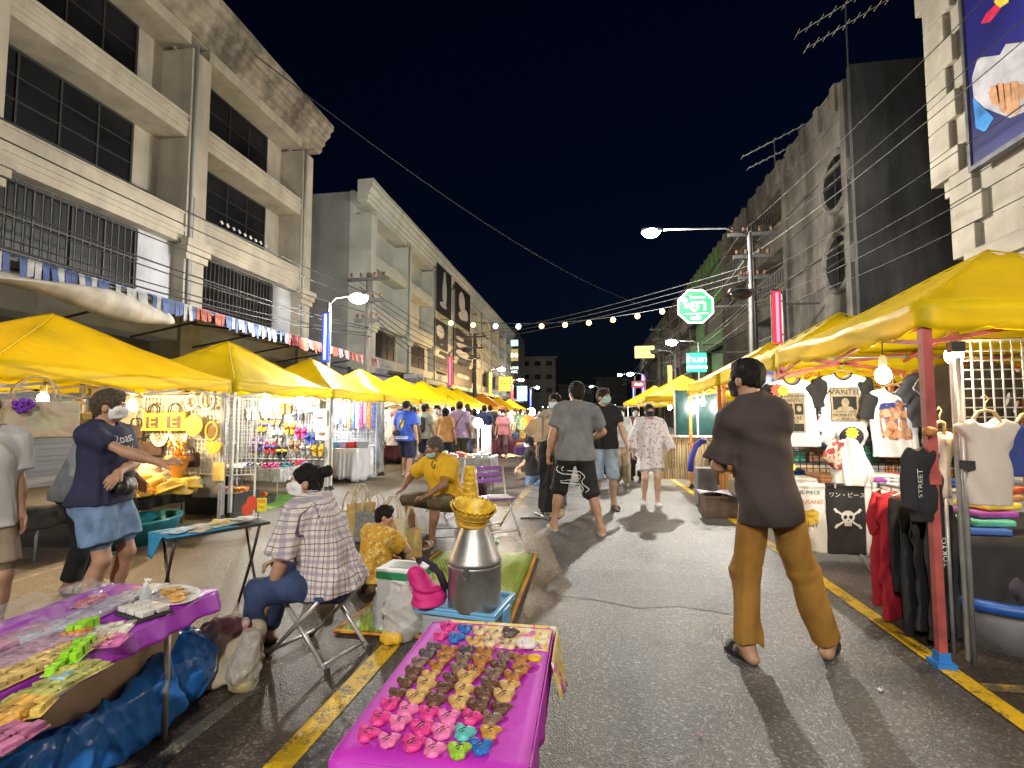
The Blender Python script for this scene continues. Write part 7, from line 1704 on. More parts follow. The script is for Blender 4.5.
for c, col in enumerate(cols):
    for k, (zx, zy, cn) in enumerate(reversed(col)):
        p = at(330+zx/4.452, 610+zy/4.452, z=.64); o = bpy.data.objects.new('pouch', POUCH[(c+k*3) % 4]); COL.objects.link(o); o.location = (p.x, p.y, .6255); o.rotation_euler = (0,0,random.uniform(-.35,.25)+.12)
        s_ = random.uniform(.66,.78); o.scale = (s_,s_,s_*random.uniform(.95,1.25))
        if not o.data.materials: o.data.materials.append(PMAT['tan'])
        o.material_slots[0].link = 'OBJECT'; o.material_slots[0].material = PMAT[cn]
        tag(o, '%s pouch, %s from the near end in the %s' % (cn, ordn[k], rown[c]), 'pouch', 'pouches in rows on the magenta cloth')
        f = bpy.data.objects.new('fold_line', slit); COL.objects.link(f); f.parent = o
for k, (zx, zy, r, cn, mt) in enumerate(((872,140,.034,'white and pink flower posy', M_print('posy_print', (.72,.68,.64), [(.7,.3,.5),(.75,.72,.7),(.7,.55,.3)], 60, .45)),(912,196,.02,'yellow flower head', M('posy_yellow',(.75,.42,.02),.6)))):
    p = at(330+zx/4.452, 610+zy/4.452, z=.65); crumple('flower_posy' if k == 0 else 'yellow_flower', cn+' lying on the flowered cloth corner', 'flower', (p.x, p.y, .626), (r*1.2, r, r*.6), mt, 7+k, .006, vox=.004)
m = MB(); m.box((-.105,1.36,.40),(-.075,1.40,.43)); tag(m.build('cloth_clip', RUBB, None, bevel=.003, loc=(-.1,1.38,.4)), 'small black clip on the hanging side of the magenta cloth', 'clip')
# ---- storage box with the metal can, crown basket, bags
CLEARB = M('clear_box_plastic', (.52,.54,.55), .25, var=.06, trans=.35); LIDB = M('lid_light_blue', (.16,.42,.66), .42, var=.05)
sb = thing('storage_box', 'clear storage box with a light blue lid under the metal can', 'storage box', (-.76,3.07,0), -.16)
def lb(a, b): return MB().box(a, b)
def put(mb, nm, mt, root, bev=.008, sm=False): return mb.build(nm, mt, root, bevel=bev, local=True, smooth=sm)
put(lb((-.23,-.17,.0),(.23,.17,.235)), 'tub', CLEARB, sb, .03)
mb = MB(); mb.box((-.255,-.195,.236),(.255,.195,.262)); mb.box((-.255,-.195,.2625),(.255,-.165,.280)); mb.box((-.255,.165,.2625),(.255,.195,.280)); mb.box((-.255,-.1645,.2625),(-.225,.1645,.280)); mb.box((.225,-.1645,.2625),(.255,.1645,.280)); put(mb, 'lid', LIDB, sb, .006)
for s in (-1, 1): mb = MB(); mb.box((s*.258-.008,-.06,.15),(s*.258+.008,.06,.26)); put(mb, 'clasp', LIDB, sb, .004)
ZINC = M('galvanised_zinc', (.42,.41,.39), .42, metal=.85, var=.22, scale=7, bump=.15, bscale=12)
cn = thing('metal_can', 'galvanised metal can with a cone top standing on the blue lid', 'can', (-.70,3.02,.262))
mb = MB(); mb.lathe([(.158,.0),(.160,.01),(.160,.235),(.164,.24),(.164,.252),(.160,.257)], (0,0,0), 40); mb.build('body', ZINC, cn, True, local=True, auto=None)
mb = MB(); mb.lathe([(.163,.258),(.163,.275),(.150,.295),(.108,.40),(.068,.485),(.052,.505),(.050,.530)], (0,0,0), 40); mb.build('cone_top', ZINC, cn, True, local=True)
mb = MB(); mb.cbox((-.01,-.166,.235),(.03,.012,.07)); mb.tube([(-.025,-.172,.215),(-.01,-.18,.2),(.005,-.172,.215)], .004, 6); mb.build('latch', M('dark_zinc',(.16,.16,.15),.45,metal=.8), cn, local=True)
GOLD = M('gold_paper_weave', (.80,.50,.04), .38, var=.25, scale=22, bump=.5, bscale=50)
def fluted(lab, c, r0, r1, h, n=26, tilt=(0,0), layers=2, mat=GOLD):
    root = thing('fluted_basket', lab, 'basket', c); root.rotation_euler = (tilt[0], tilt[1], .3)
    for L_ in range(layers):
        mb = MB(); N = n*4
        def fn(u, v):
            a = 2*PI*u; k = .5+.5*math.cos(a*n); rr = (r0+(r1-r0)*v**1.3)*(1+.10*k*v)-L_*.016; z = h*(v*.85+.15*v*k)-.0*L_+L_*.012
            return Vector((rr*math.cos(a), rr*math.sin(a), z))
        mb.grid(fn, N, 7); mb.build('fluted_wall', mat, root, True, solid=.003, local=True)
    mb = MB(); mb.tube([((r0+.004)*math.cos(2*PI*k/24),(r0+.004)*math.sin(2*PI*k/24),.012) for k in range(25)], .011, 6); mb.tube([(((r0+r1)/2)*math.cos(2*PI*k/24),((r0+r1)/2)*math.sin(2*PI*k/24),h*.52) for k in range(25)], .006, 6); mb.build('band', M('gold_dark_weave',(.55,.30,.03),.5), root, True, local=True)
    return root
fluted('gold fluted paper crown basket resting on the can neck', (-.725,3.03,.745), .088, .135, .115, tilt=(.24,.12))
S = Sdf(); S.cone((0,0,0.02),(-.07,.0,.24),.075,.05,k=.05); S.cone((-.02,0,.02),(.06,.02,.06),.07,.05,k=.05); S.folds(.016, 4, 1.2, (1,1,.6)); S.cut((0,0,0),(0,0,-1)); pk = S.build('pink_bag', M('nylon_hot_pink',(.62,.015,.19),.65,var=.12,bump=.2,bscale=30), None, .006); pk.scale = (1,1,.78); pk.location = (-.965,2.94,.283); tag(pk, 'hot pink nylon bag slumped on the blue lid beside the can', 'bag')
mb = MB(); mb.tube([(-1.03,2.93,.52),(-1.0,2.95,.545),(-.93,2.96,.50),(-.885,2.97,.40),(-.875,2.98,.31)], .016, 8); mb.tube([(-.96,2.96,.50),(-.90,2.96,.46),(-.86,2.97,.37)], .02, 8); tag(mb.build('bag_strap', M('black_webbing',(.03,.015,.03),.8), None, True, loc=(-.95,2.95,.4)), 'black strap looped over the hot pink bag', 'strap')
wb = thing('carton', 'white carton with green bands and a grey window on its lid', 'box', (-1.235,3.27,0), -.12); put(lb((-.145,-.11,0),(.145,.11,.335)), 'carton', M('carton_white',(.68,.68,.68),.55,var=.04), wb, .004); put(lb((-.150,-.115,.336),(.150,.115,.383)), 'green_band', M('carton_green',(.02,.22,.08),.5), wb, .003); put(lb((-.152,-.117,.3835),(.152,.117,.400)), 'lid', M('carton_white',(.68,.68,.68),.55), wb, .004); put(lb((-.085,-.06,.4005),(.095,.075,.404)), 'lid_window', M('carton_grey_window',(.20,.24,.22),.3), wb, .001)
crumple('shopping_bag', 'white translucent plastic bag with yellow fruit leaning on the carton', 'bag', (-1.17,3.06,0), (.135,.085,.16), M('thin_white_plastic',(.82,.80,.77),.3,var=.05,trans=.55,bump=.5,bscale=18), 6, .018, extra=lambda S: (S.cone((0,.02,.2),(.03,.05,.36),.09,.02,k=.06), S.cone((0,.02,.2),(-.07,.05,.33),.08,.02,k=.06)), vox=.008)
crumple('yellow_fruit', 'yellow fruit showing at the bottom of the white plastic bag', 'fruit', (-1.205,2.985,.01), (.07,.035,.045), M('fruit_yellow',(.75,.45,.03),.5), 3, .008, vox=.006)
bt = thing('water_bottle', 'clear water bottle standing between the boy and the white plastic bag', 'bottle', (-1.40,3.22,0)); mb = MB(); mb.lathe([(.03,0),(.036,.01),(.036,.07),(.033,.08),(.036,.09),(.036,.17),(.030,.20),(.014,.225),(.014,.235)], (0,0,0), 20); mb.build('bottle', M('clear_pet',(.62,.66,.68),.1,trans=.5,var=.05), bt, True, local=True); mb = MB(); mb.lathe([(.0165,.236),(.0165,.258)], (0,0,0), 14); mb.build('bottle_cap', M('bottle_cap_white',(.7,.72,.75),.4), bt, local=True); mb = MB(); mb.lathe([(.0368,.10),(.0368,.155)], (0,0,0), 20, cap=False); mb.build('paper_label', M('label_pale',(.55,.55,.58),.5), bt, True, local=True)
# ---- woven mat, flip-flops
mt = thing('woven_mat', 'lime green woven mat with orange edges on the asphalt', 'mat', (-1.1,4.1,.0)); MATM = M_weave('mat_lime_weave', (.34,.52,.03), (.14,.26,.03), 62, 26, .55)
mb = MB(); mb.grid(lambda u, v: Vector((-1.63+.10*v*(1-u)+1.07*u, 3.12+2.0*v, .012+.006*math.sin(9*u)*math.sin(7*v))), 14, 20); mb.build('weave', MATM, mt, True, solid=.008)
mb = MB()
for u in (0, 1): mb.grid(lambda a, b, u=u: Vector((-1.63+.10*a*(1-u)+1.07*u+(.03*b if u else -.03*b), 3.12+2.0*a, .014+.006*math.sin(9*u)*math.sin(7*a))), 20, 1)
mb.grid(lambda a, b: Vector((-1.63+1.07*a, 3.12-.035*b, .013)), 14, 1); mb.build('edge_binding', M('mat_orange_edge',(.62,.26,.02),.7), mt, True, solid=.010)
FLG = M('rubber_pale_green',(.38,.55,.30),.6)
for k, (px, py, a) in enumerate(((468,546,1.1),(488,540,1.35))):
    p = at(px, py, z=.02); sandal('pale green flip-flop lying beside the mat', (p.x,p.y,.004), (0,0,a), FLG, FLG, 'pale green flip-flops by the mat', .26)
# ---- folding chairs and stools
def folding_chair(lab, loc, rz, mat, frame, sz=.42, bh=.76, w=.36, back=True):
    r = thing('folding_chair', lab, 'chair', loc, rz)
    mb = MB(); mb.box((-w/2,-.17,sz-.02),(w/2,.17,sz)); mb.build('seat', mat, r, bevel=.008, local=True)
    for s in (-1, 1):
        x = s*(w/2+.012); mb = MB(); mb.tube([(x,.22,0),(x,-.12,sz),(x,-.20,bh if back else sz)], .011, 8); mb.build('leg', frame, r, True, local=True)
        x = s*(w/2-.004); mb = MB(); mb.tube([(x,-.24,0),(x,.15,sz-.03)], .011, 8); mb.build('leg', frame, r, True, local=True)
    mb = MB(); mb.tube([(-w/2-.012,.19,.04),(w/2+.012,.19,.04)], .009, 6); mb.tube([(-w/2,-.21,.05),(w/2,-.21,.05)], .009, 6); mb.build('stretcher', frame, r, True, local=True)
    if back:
        mb = MB()
        for k in range(3): mb.box((-w/2,-.205-.012*k,sz+.15+.075*k),(w/2,-.19-.012*k,sz+.20+.075*k))
        mb.build('backrest', mat, r, bevel=.004, local=True)
    return r
folding_chair('purple folding chair with a white steel frame, standing empty', (-1.13,6.05,0), -2.45, M('chair_purple',(.26,.10,.42),.5), M('chair_frame_white',(.6,.6,.62),.4,metal=.3))
p = (-1.13,6.05); mb = MB(); mb.cbox((0,0,.012),(.26,.2,.02)); o = mb.build('white_tray', M('paper_white',(.7,.7,.7),.7), None, bevel=.004); o.location = (-1.10,6.0,.422); o.rotation_euler = (0,0,.3); tag(o, 'white sheet of wrapped goods on the empty purple chair', 'tray')
folding_chair('dark folding stool under the man in yellow', (-1.66,5.72,0), PI+.35, M('stool_black',(.03,.03,.03),.6), T_GREY, .36, back=False)
st = thing('folding_stool', 'folding stool with crossed steel legs under the woman in plaid', 'stool', (-1.60,2.84,0), 1.25)
mb = MB(); mb.box((-.17,-.20,.375),(.17,.20,.40)); mb.build('seat', M('stool_navy',(.04,.06,.16),.7), st, bevel=.008, local=True)
for s in (-1, 1):
    for f in (-1, 1): mb = MB(); mb.tube([(s*.16-f*.007,f*.24,0),(s*.16-f*.007,-f*.17,.375)], .012, 8); lg = mb.build('leg', M('stool_steel',(.58,.56,.52),.35,metal=.5), st, True, local=True); mb = MB(); mb.tube([(s*.16-f*.007,f*.24,0),(s*.16-f*.007,f*.232,.03)], .015, 8); mb.build('foot', RUBB, lg, local=True)
for f in (-1, 1): mb = MB(); mb.tube([(-.16,f*.20,.04),(.16,f*.20,.04)], .009, 6); mb.build('stretcher', MATS['stool_steel'], st, True, local=True)
# ---- straw bags behind the boy, gold baskets beside the man in yellow
for k, (px, py, y, w, h, mtl, lab) in enumerate(((350,548,4.9,.30,.28,STRAW,'brown straw bag standing furthest left behind the plaid woman'),(372,552,4.8,.34,.30,M('bag_grey_weave',(.20,.20,.18),.8,var=.3,scale=40),'grey woven bag between the brown straw bags'),(392,570,4.55,.26,.30,STRAWP,'pale straw bag with tall handles behind the boy'),(412,566,4.75,.20,.28,STRAW,'straw bag with tall handles next to the seated man'),(362,530,5.3,.3,.3,STRAW,'brown straw bag at the back of the bag row'))):
    p = at(px, py, z=.0); p = at(px, 500, y=y); straw_bag(lab, (p.x, y, .02+.12*(k != 3)), .25*k-.3, w, h, .14, mtl, STRAWP, hh=.20, tilt=-.12)
mb = MB(); mb.box((-2.55,4.62,.0),(-1.75,5.35,.12)); tag(mb.build('low_platform', M('platform_dark',(.08,.08,.08),.8), None, bevel=.01, loc=(-2.1,5,0)), 'low dark platform carrying the straw bags', 'platform')
straw_bag('small brown straw bag on the ground beside the plaid woman', (-2.14,3.85,0), .4, .22, .30, .12, STRAW, STRAW, hh=.12)
gs = thing('basket_stack', 'tall tapering stack of gold fluted baskets beside the seated man', 'basket stack', (-1.36,5.60,0)); mb = MB()
for k in range(12):
    z = .10+.058*k; r = .135-.007*k; n = 22
    def fn(u, v, z=z, r=r): a = 2*PI*u; q = .5+.5*math.cos(a*n); return Vector((-1.36+(r*(.75+.25*v))*(1+.08*q*v)*math.cos(a), 5.60+(r*(.75+.25*v))*(1+.08*q*v)*math.sin(a), z+.085*v+.012*q*v))
    mb.grid(fn, 66, 3)
mb.build('baskets', GOLD, gs, True, solid=.003); mb = MB(); mb.lathe([(.13,0),(.12,.10)], (-1.36,5.60,0), 20); mb.build('base', STRAW, gs)
# ================================================================ LEFT FOREGROUND: purple table of sweets
LP = thing('folding_table', 'long folding table under the purple plastic cover of sweets', 'table', (-1.9,1.35,0)); mb = MB(); mb.box((-2.22,.55,.575),(-1.72,2.07,.60)); mb.build('tabletop', M('plywood',(.35,.24,.13),.7), LP)
for (x, y) in ((-2.15,.65),(-1.80,.65),(-2.15,1.98),(-1.84,2.0)): mb = MB(); mb.tube([(x,y,0),(x,y,.575)], .014, 8); mb.build('leg', M('stool_steel',(.58,.56,.52),.35,metal=.5), LP, True)
PURP2 = M('cloth_purple_vinyl', (.34,.03,.46), .38, var=.08, scale=3, bump=.1, bscale=20)
drape('tablecloth', 'purple vinyl cloth on the long table of sweets', -2.25, -1.69, .52, 2.10, .602, .085, PURP2, .010, wave=30, seed=9, flare=.02)
FILM = M_film('cellophane', (.75,.76,.80), .86)
def packet(lab, px, py, w, l, h, col, rz=0.0, film=True, name='sweet_packet', mat=None, vox=.005, z=.612):
    p = at(px, py, z=z+h/2); r = thing(name, lab, 'packet', (p.x,p.y,z), rz); rg = random.Random(int(px*7+py)); mb = MB(); u_ = .030 if w > .09 else .022; nx, ny = max(1, int(w/u_)), max(1, int(l/(u_*1.25)))
    for i in range(nx):
        for j in range(ny):
            hh = h*rg.uniform(.7,1); mb.cbox((-w/2+w*(i+.5)/nx+rg.uniform(-.003,.003), -l/2+l*(j+.5)/ny+rg.uniform(-.003,.003), hh/2), (w/nx*.88, l/ny*.86, hh), Matrix.Rotation(rg.uniform(-.3,.3),3,'Z')@rotx(rg.uniform(-.12,.12)))
    mb.box((-w/2-.004,-l/2-.004,-.001),(w/2+.004,l/2+.004,.004)); mb.build('sweets', mat or M('sweet_%d' % int(px*1000+py), col, .4, var=.4, scale=30), r, bevel=.006, local=True)
    if film and 'clear' in lab:
        S = Sdf(); S.rbox((0,0,h/2+.002),(w/2+.012,l/2+.018,h/2+.006),min(h*.5,.02)); S.folds(.004, int(px*3+py), 3.2, (1,1,.6)); S.cut((0,0,.0),(0,0,-1)); S.build('wrapper', FILM, r, vox*1.3)
    return r
pk_list = [(20,655,.16,.34,.03,(.42,.16,.30),0,'mauve sweets in a long clear packet at the table back edge'),(60,625,.13,.30,.03,(.45,.45,.55),0,'pale grey blue sweets in clear packets at the back edge'),(95,612,.12,.24,.035,(.32,.20,.40),.1,'violet sweets in a clear packet at the back edge'),(120,600,.12,.20,.03,(.62,.60,.58),.1,'white sweets in a clear packet near the far end'),(150,590,.12,.16,.03,(.66,.62,.60),.2,'white paper packets at the far end of the table'),
 (25,668,.12,.36,.04,(.66,.45,.12),0,'long yellow roll of sweets in the middle of the table'),(75,650,.10,.26,.03,(.62,.42,.16),.1,'tan biscuit strip behind the green leaf packet'),(45,688,.12,.36,.03,(.45,.46,.08),0,'long olive green tray of sweets along the street edge'),(8,640,.12,.3,.03,(.55,.10,.25),0,'dark pink sweets in a clear packet at the frame edge'),(110,640,.11,.11,.02,(.62,.10,.35),.4,'round magenta dish of sweets in the middle'),(112,628,.15,.12,.018,(.66,.60,.50),.5,'square white tray of pale sweets by the magenta dish'),
 (12,712,.11,.15,.05,(.72,.38,.03),.2,'orange and yellow sweets piled at the near street corner'),(32,706,.09,.10,.04,(.72,.50,.05),.5,'yellow sweets next to the orange pile'),(8,735,.12,.12,.04,(.5,.12,.28),.1,'purple pink sweets at the near corner'),(62,676,.07,.06,.03,(.25,.50,.62),.3,'small light blue packet on the street edge'),(70,668,.06,.03,.03,(.70,.60,.05),.3,'small yellow packet beside the light blue one'),(90,600,.08,.14,.03,(.55,.15,.2),.3,'red and white packet at the back edge'),(60,640,.08,.2,.03,(.6,.3,.4),0,'rose sweets in the middle row')]
for (px, py, w, l, h, col, rz, lab) in pk_list: packet(lab, px, py, w*.82, l*.9, h*.55, tuple(c*.8+.06 for c in col), rz)
GRN = M('leaf_lime',(.28,.62,.02),.4); 
for k, (px, py, w, l, rz, lab) in enumerate(((83,625,.05,.10,.2,'lime green bow shaped wrapper standing on the sweets'),(78,648,.05,.14,.5,'lime green leaf wrapper lying along the tray'),(60,662,.03,.12,.4,'smaller lime green leaf wrapper'))): packet(lab, px, py, w, l, .05-.01*k, (.28,.62,.02), rz, False, 'green_wrapper', GRN)
packet('orange wrapper under the lime green bow', 76, 632, .07, .06, .03, (.7,.25,.05), .2, False, 'orange_wrapper')
# oblong tray with brown biscuits, film cover, small bottle
p = at(180, 594, z=.61); tr = thing('biscuit_tray', 'white tray of flat golden biscuits at the far end of the purple table', 'tray', (-1.80,1.98,.610), -.55); mb = MB(); mb.lathe([(.10,0),(.12,.012),(.125,.018),(.115,.014),(.10,.006)], (0,0,0), 28, sx=1.25, sy=.75); mb.build('tray', M('paper_white',(.7,.7,.7),.7), tr, True, local=True); mb = MB()
for k in range(7): mb.lathe([(.028,.012+.004*(k%3)),(.030,.017+.004*(k%3)),(.026,.022+.004*(k%3))], (-.08+.028*k,.02*math.sin(k*2),0), 12)
mb.build('biscuits', M('biscuit_gold',(.55,.30,.07),.6,var=.3,scale=30), tr, True, local=True)
t2 = thing('biscuit_tray', 'black edged tray of white wrapped squares beside the biscuits', 'tray', (-1.77,1.80,.610), -.3); mb = MB(); mb.box((-.09,-.06,0),(.09,.06,.012)); mb.build('tray', RUBB, t2, bevel=.003, local=True); mb = MB()
for k in range(6): mb.cbox((-.06+.06*(k % 3),-.028+.056*(k//3),.024),(.05,.046,.02))
mb.build('wrapped_squares', M('wrap_white',(.66,.62,.58),.3), t2, bevel=.004, local=True)
c = at(145, 607, z=.61); bo = thing('sanitiser_bottle', 'small clear pump bottle standing on the purple table', 'bottle', (c.x,c.y,.612)); mb = MB(); mb.lathe([(.018,0),(.021,.006),(.021,.06),(.012,.075),(.009,.08)], (0,0,0), 16); mb.build('bottle', MATS['clear_pet'], bo, True, local=True); mb = MB(); mb.lathe([(.010,.081),(.010,.095),(.004,.097),(.004,.108)], (0,0,0), 12); mb.cbox((.01,0,.110),(.03,.010,.008)); mb.build('pump', M('paper_white',(.7,.7,.7),.5), bo, local=True)
sh_ = thing('plastic_sheet', 'loose cellophane sheet lying over the sweets along the back edge', 'plastic sheet', (-2.05,1.5,.66)); mb = MB(); mb.grid(lambda u, v: Vector((-2.25+.22*v, .8+1.2*u, .668+.016*math.sin(19*u+6*v)*math.sin(9*v+2)-.02*v+.008*math.sin(41*u+13*v))), 46, 14); mb.build('film', FILM, sh_, True)
# bags under the purple table
BLUEB = M('blue_bin_bag', (.04,.28,.90), .16, var=.06, bump=.12, bscale=40, trans=.15, spec=.6)
crumple('bin_bag', 'full knotted blue plastic bag under the far end of the purple table', 'bag', (-2.06,2.25,0), (.20,.22,.18), BLUEB, 1, .014, extra=lambda S: S.cone((0,0,.25),(.0,.05,.37),.09,.03,k=.08))
S = Sdf(); S.rbox((0,0,.14),(.21,.34,.14),.06); S.ell((0,0,.30),(.17,.29,.15),k=.03,mode='-'); S.cone((.17,.30,.30),(.22,.36,.10),.05,.02,k=.06); S.folds(.008, 12, 1.4, (1,1,.7)); S.creases(.014, 13, 1.1); S.cut((0,0,.003),(0,0,-1)); o = S.build('bin_bag', BLUEB, None, .009); o.location = (-2.06,1.72,0); tag(o, 'open blue plastic bag full of card under the near part of the table', 'bag')
cb = thing('cardboard_sheets', 'folded cardboard sheets standing in the open blue bag', 'cardboard', (-2.0,1.85,.2)); mb = MB()
for k in range(3): mb.cbox((-2.08+.07*k,1.86,.34),(.012,.5,.30), rotx(-.25)@roty(.15*k))
mb.build('sheets', M('cardboard',(.55,.42,.28),.8,var=.12), cb)
lb_ = thing('leaning_tube', 'white steel tube leaning at the near corner of the purple table', 'tube', (-1.7,1.2,0)); mb = MB(); mb.tube([(-1.66,1.44,.54),(-1.665,1.16,.50),(-1.64,1.08,.40),(-1.66,1.05,.0)], .014, 8); mb.build('tube', M('stool_steel',(.58,.56,.52),.35,metal=.5), lb_, True)
# canvas bag and clear bag on the ground
S = Sdf(); S.rbox((0,0,.14),(.17,.10,.14),.04); S.ell((0,0,.30),(.14,.075,.09),k=.02,mode='-'); S.folds(.014, 21, 1.2, (1,1,.7)); S.cut((0,0,.003),(0,0,-1)); cv = thing('canvas_bag', 'cream canvas bag with pink cloth inside standing beside the seated woman', 'bag', (-1.92,2.47,0), .35); S.build('body', M('canvas_cream',(.58,.50,.36),.9,var=.1,bump=.3,bscale=80), cv, .008)
mb = MB(); mb.tube([(-.10,-.105,.25),(-.11,-.125,.12),(-.06,-.13,.05),(-.01,-.125,.12),(-.01,-.105,.25)], .011, 6); mb.build('handle', M('canvas_cream_handle',(.62,.55,.42),.9), cv, True, local=True)
crumple('pink_cloth', 'pink flowered cloth stuffed in the canvas bag', 'cloth', (-1.92,2.47,.19), (.12,.07,.07), M_print('pink_flowered_cloth',(.60,.38,.36),[(.6,.25,.28),(.65,.5,.45)],30,.5), 4, .015, vox=.007, rz=.35)
crumple('clear_bag', 'clear plastic bag with pale food leaning on the canvas bag', 'bag', (-1.76,2.40,0), (.075,.07,.11), M_film('film_clear_bag',(.78,.76,.7),.55), 9, .016, vox=.008, extra=lambda S: S.cone((0,0,.14),(.01,.02,.26),.045,.035,k=.05)); crumple('food_parcel', 'pale yellow food parcel inside the clear bag', 'parcel', (-1.76,2.39,.008), (.055,.05,.04), M('food_pale',(.55,.46,.20),.6,var=.2,scale=20), 14, .01, vox=.007)
# small blue cloth table on crossed dark legs
bt_ = thing('folding_table', 'small folding table with crossed dark legs and a blue cloth', 'table', (-2.62,3.2,0), -.49); mb = MB(); mb.box((-.15,-.33,.605),(.15,.33,.625)); mb.build('tabletop', RUBB, bt_, bevel=.004, local=True)
for y in (-.27, .27):
    for f in (-1, 1): mb = MB(); mb.tube([(f*.15,y+f*.010,0),(-f*.03,y+f*.010,.36),(-f*.13,y+f*.010,.605)], .010, 8); mb.build('leg', M('dark_steel_leg',(.06,.05,.045),.4,metal=.5), bt_, True, local=True)
mb = MB(); mb.grid(lambda u, v: Vector((-.155+.31*u, -.335+.44*v, .6285+.002*math.sin(9*u+7*v))), 8, 8); mb.grid(lambda u, v: Vector((-.155+.24*u*(1-.7*v)+.06*v, -.338-.015*v, .628-.15*v)), 6, 6); o = mb.build('tablecloth', M('cloth_sky_blue',(.03,.26,.48),.7,var=.1), None, True, solid=.003); o.location = (-2.62,3.2,0); o.rotation_euler = (0,0,-.49); tag(o, 'bright blue cloth with a hanging corner on the small folding table', 'tablecloth')
for k, (x, y, w, l, col, lab, rz) in enumerate(((-2.66,3.12,.20,.26,(.5,.42,.30),'cream paper sheet on the small blue table',.2),(-2.58,3.26,.16,.24,(.42,.50,.40),'pale green printed sheet on the small blue table',-.3),(-2.64,3.30,.14,.20,(.60,.45,.15),'yellow printed sheet on the small blue table',.5),(-2.70,3.0,.12,.2,(.35,.50,.55),'pale blue printed sheet on the small blue table',.1),(-2.52,3.40,.16,.14,(.62,.6,.58),'white sheet at the far end of the small blue table',.0))):
    mb = MB(); mb.grid(lambda u, v: Vector((w*(u-.5), l*(v-.5), .004*math.sin(9*u+k)*math.sin(7*v))), 6, 6); o = mb.build('printed_sheet', M_print('sheet_%d' % k, col, [tuple(c*.6 for c in col), (.6,.6,.58), tuple(min(1,c*1.3) for c in col)], 18, .45), None, True, solid=.003); o.location = (x,y,.634+.0035*k); o.rotation_euler = (0,0,rz); tag(o, lab, 'paper')
rc = thing('price_card', 'red and yellow price card standing at the far end of the small blue table', 'price card', (-2.36,3.42,.63)); mb = MB(); 
mb.poly([(-2.40+p[0],3.42,.75+p[1]) for p in circ(0,0,.045,.055,16)][::-1], (0,-1,0), .006); mb.poly([(-2.44+p[0],3.423,.70+p[1]) for p in circ(0,0,.045,.045,16)][::-1], (0,-1,0), .006); mb.build('red_disc', TGR, rc); mb = MB(); mb.box((-2.355,3.414,.69),(-2.28,3.420,.79)); mb.build('card', TGY, rc); mb = MB(); put_text(mb, '100', (-2.318,3.412,.765), (1,0,0), (0,0,1), .04, .002); put_text(mb, 'SALE', (-2.318,3.412,.725), (1,0,0), (0,0,1), .026, .002); mb.build('lettering', TGR, rc); mb = MB(); mb.tube([(-2.35,3.425,.63),(-2.35,3.425,.74)], .006, 6); mb.build('stick', STK, rc)
rc.location.x -= .10; rc.location.y += .02
# ================================================================ MIDDLE DISTANCE: trousers stand, trinket stall
ts = thing('trousers_stand', 'steel stand with crossed feet carrying black trousers in the middle of the street', 'stand', (-.66,7.05,0)); mb = MB(); mb.tube([(-.66,7.05,0),(-.66,7.05,1.42)], .013, 8); mb.tube([(-.95,6.85,.015),(-.40,7.0,.015)], .014, 8); mb.tube([(-.80,7.25,.015),(-.52,6.75,.015)], .014, 8); mb.tube([(-.80,7.05,1.40),(-.50,7.05,1.40)], .01, 8); mb.build('stand', T_GREY, ts, True)
shorts('long black trousers hanging from the steel stand', (-.62,7.0,1.05), .3, BKC, .98, None, 41, w=.17)
hung_shirt('beige top hanging above the long black trousers', (-.66,7.08,1.38), .2, .26, .36, DR[5], None, 'hanging_shirt', seed=44, cat='top', h=.012)
table('trinket stall table behind the empty purple chair', -2.9, -1.75, 8.6, 9.3, .66, M('plywood',(.35,.24,.13),.7), T_GREY, 'S', name='stall_table')
drape('tablecloth', 'grey cloth on the trinket stall table', -2.92, -1.73, 8.58, 9.32, .66, .30, M('cloth_grey_mid',(.34,.33,.32),.85), .012, seed=17)
for k in range(16):
    ci = (k*2) % 7; mb = MB(); h = random.uniform(.03,.08); mb.cbox((0,0,h/2),(.10,.12,h)); o = mb.build('trinket_tray', M('goods_'+gn[ci], gc[ci], .6), None, bevel=.01); o.location = (-2.82+.14*(k % 8), 8.75+.3*(k//8), .668); tag(o, '%s tray of trinkets on the grey cloth' % gn[ci], 'tray', '%s trays on the trinket stall' % gn[ci])
wp = thing('tall_panel', 'tall pale panel standing beside the cold white lamp', 'panel', (-1.95,9.45,0)); mb = MB(); mb.box((-2.06,9.40,0),(-1.86,9.44,1.22)); mb.build('panel', M('panel_pale',(.42,.42,.42),.6), wp, bevel=.01)
crumple('dark_bag', 'big dark maroon bag on the ground behind the purple chair', 'bag', (-1.62,7.0,0), (.17,.15,.32), M('maroon_nylon',(.06,.012,.03),.6), 5, .02)
folding_chair('white folding chair half hidden behind the gold baskets', (-2.1,7.2,0), 2.6, M('seat_grey',(.3,.3,.3),.6), M('chair_frame_white',(.6,.6,.62),.4,metal=.3))
table('low table with yellow goods at the far trinket stalls', -1.9, -.9, 12.8, 13.6, .6, M('plywood',(.35,.24,.13),.7), T_GREY, 'S', name='stall_table'); drape('tablecloth', 'purple cloth on the low far table', -1.92, -.88, 12.78, 13.62, .6, .2, M('cloth_violet',(.12,.05,.22),.8), seed=23)
for k in range(10): mb = MB(); mb.lathe([(.06,0),(.075,.05),(.05,.09),(.01,.10)], (0,0,0), 10); o = mb.build('jar', M('goods_'+['amber','pink','cream','red'][k % 4], gc[[3,6,0,1][k % 4]], .5), None, True); o.location = (-1.85+.1*k, 13.0+.2*(k % 2), .61); tag(o, '%s jar on the purple cloth of the low far table' % ['amber','pink','cream','red'][k % 4], 'jar', '%s jars on the low far table' % ['amber','pink','cream','red'][k % 4])
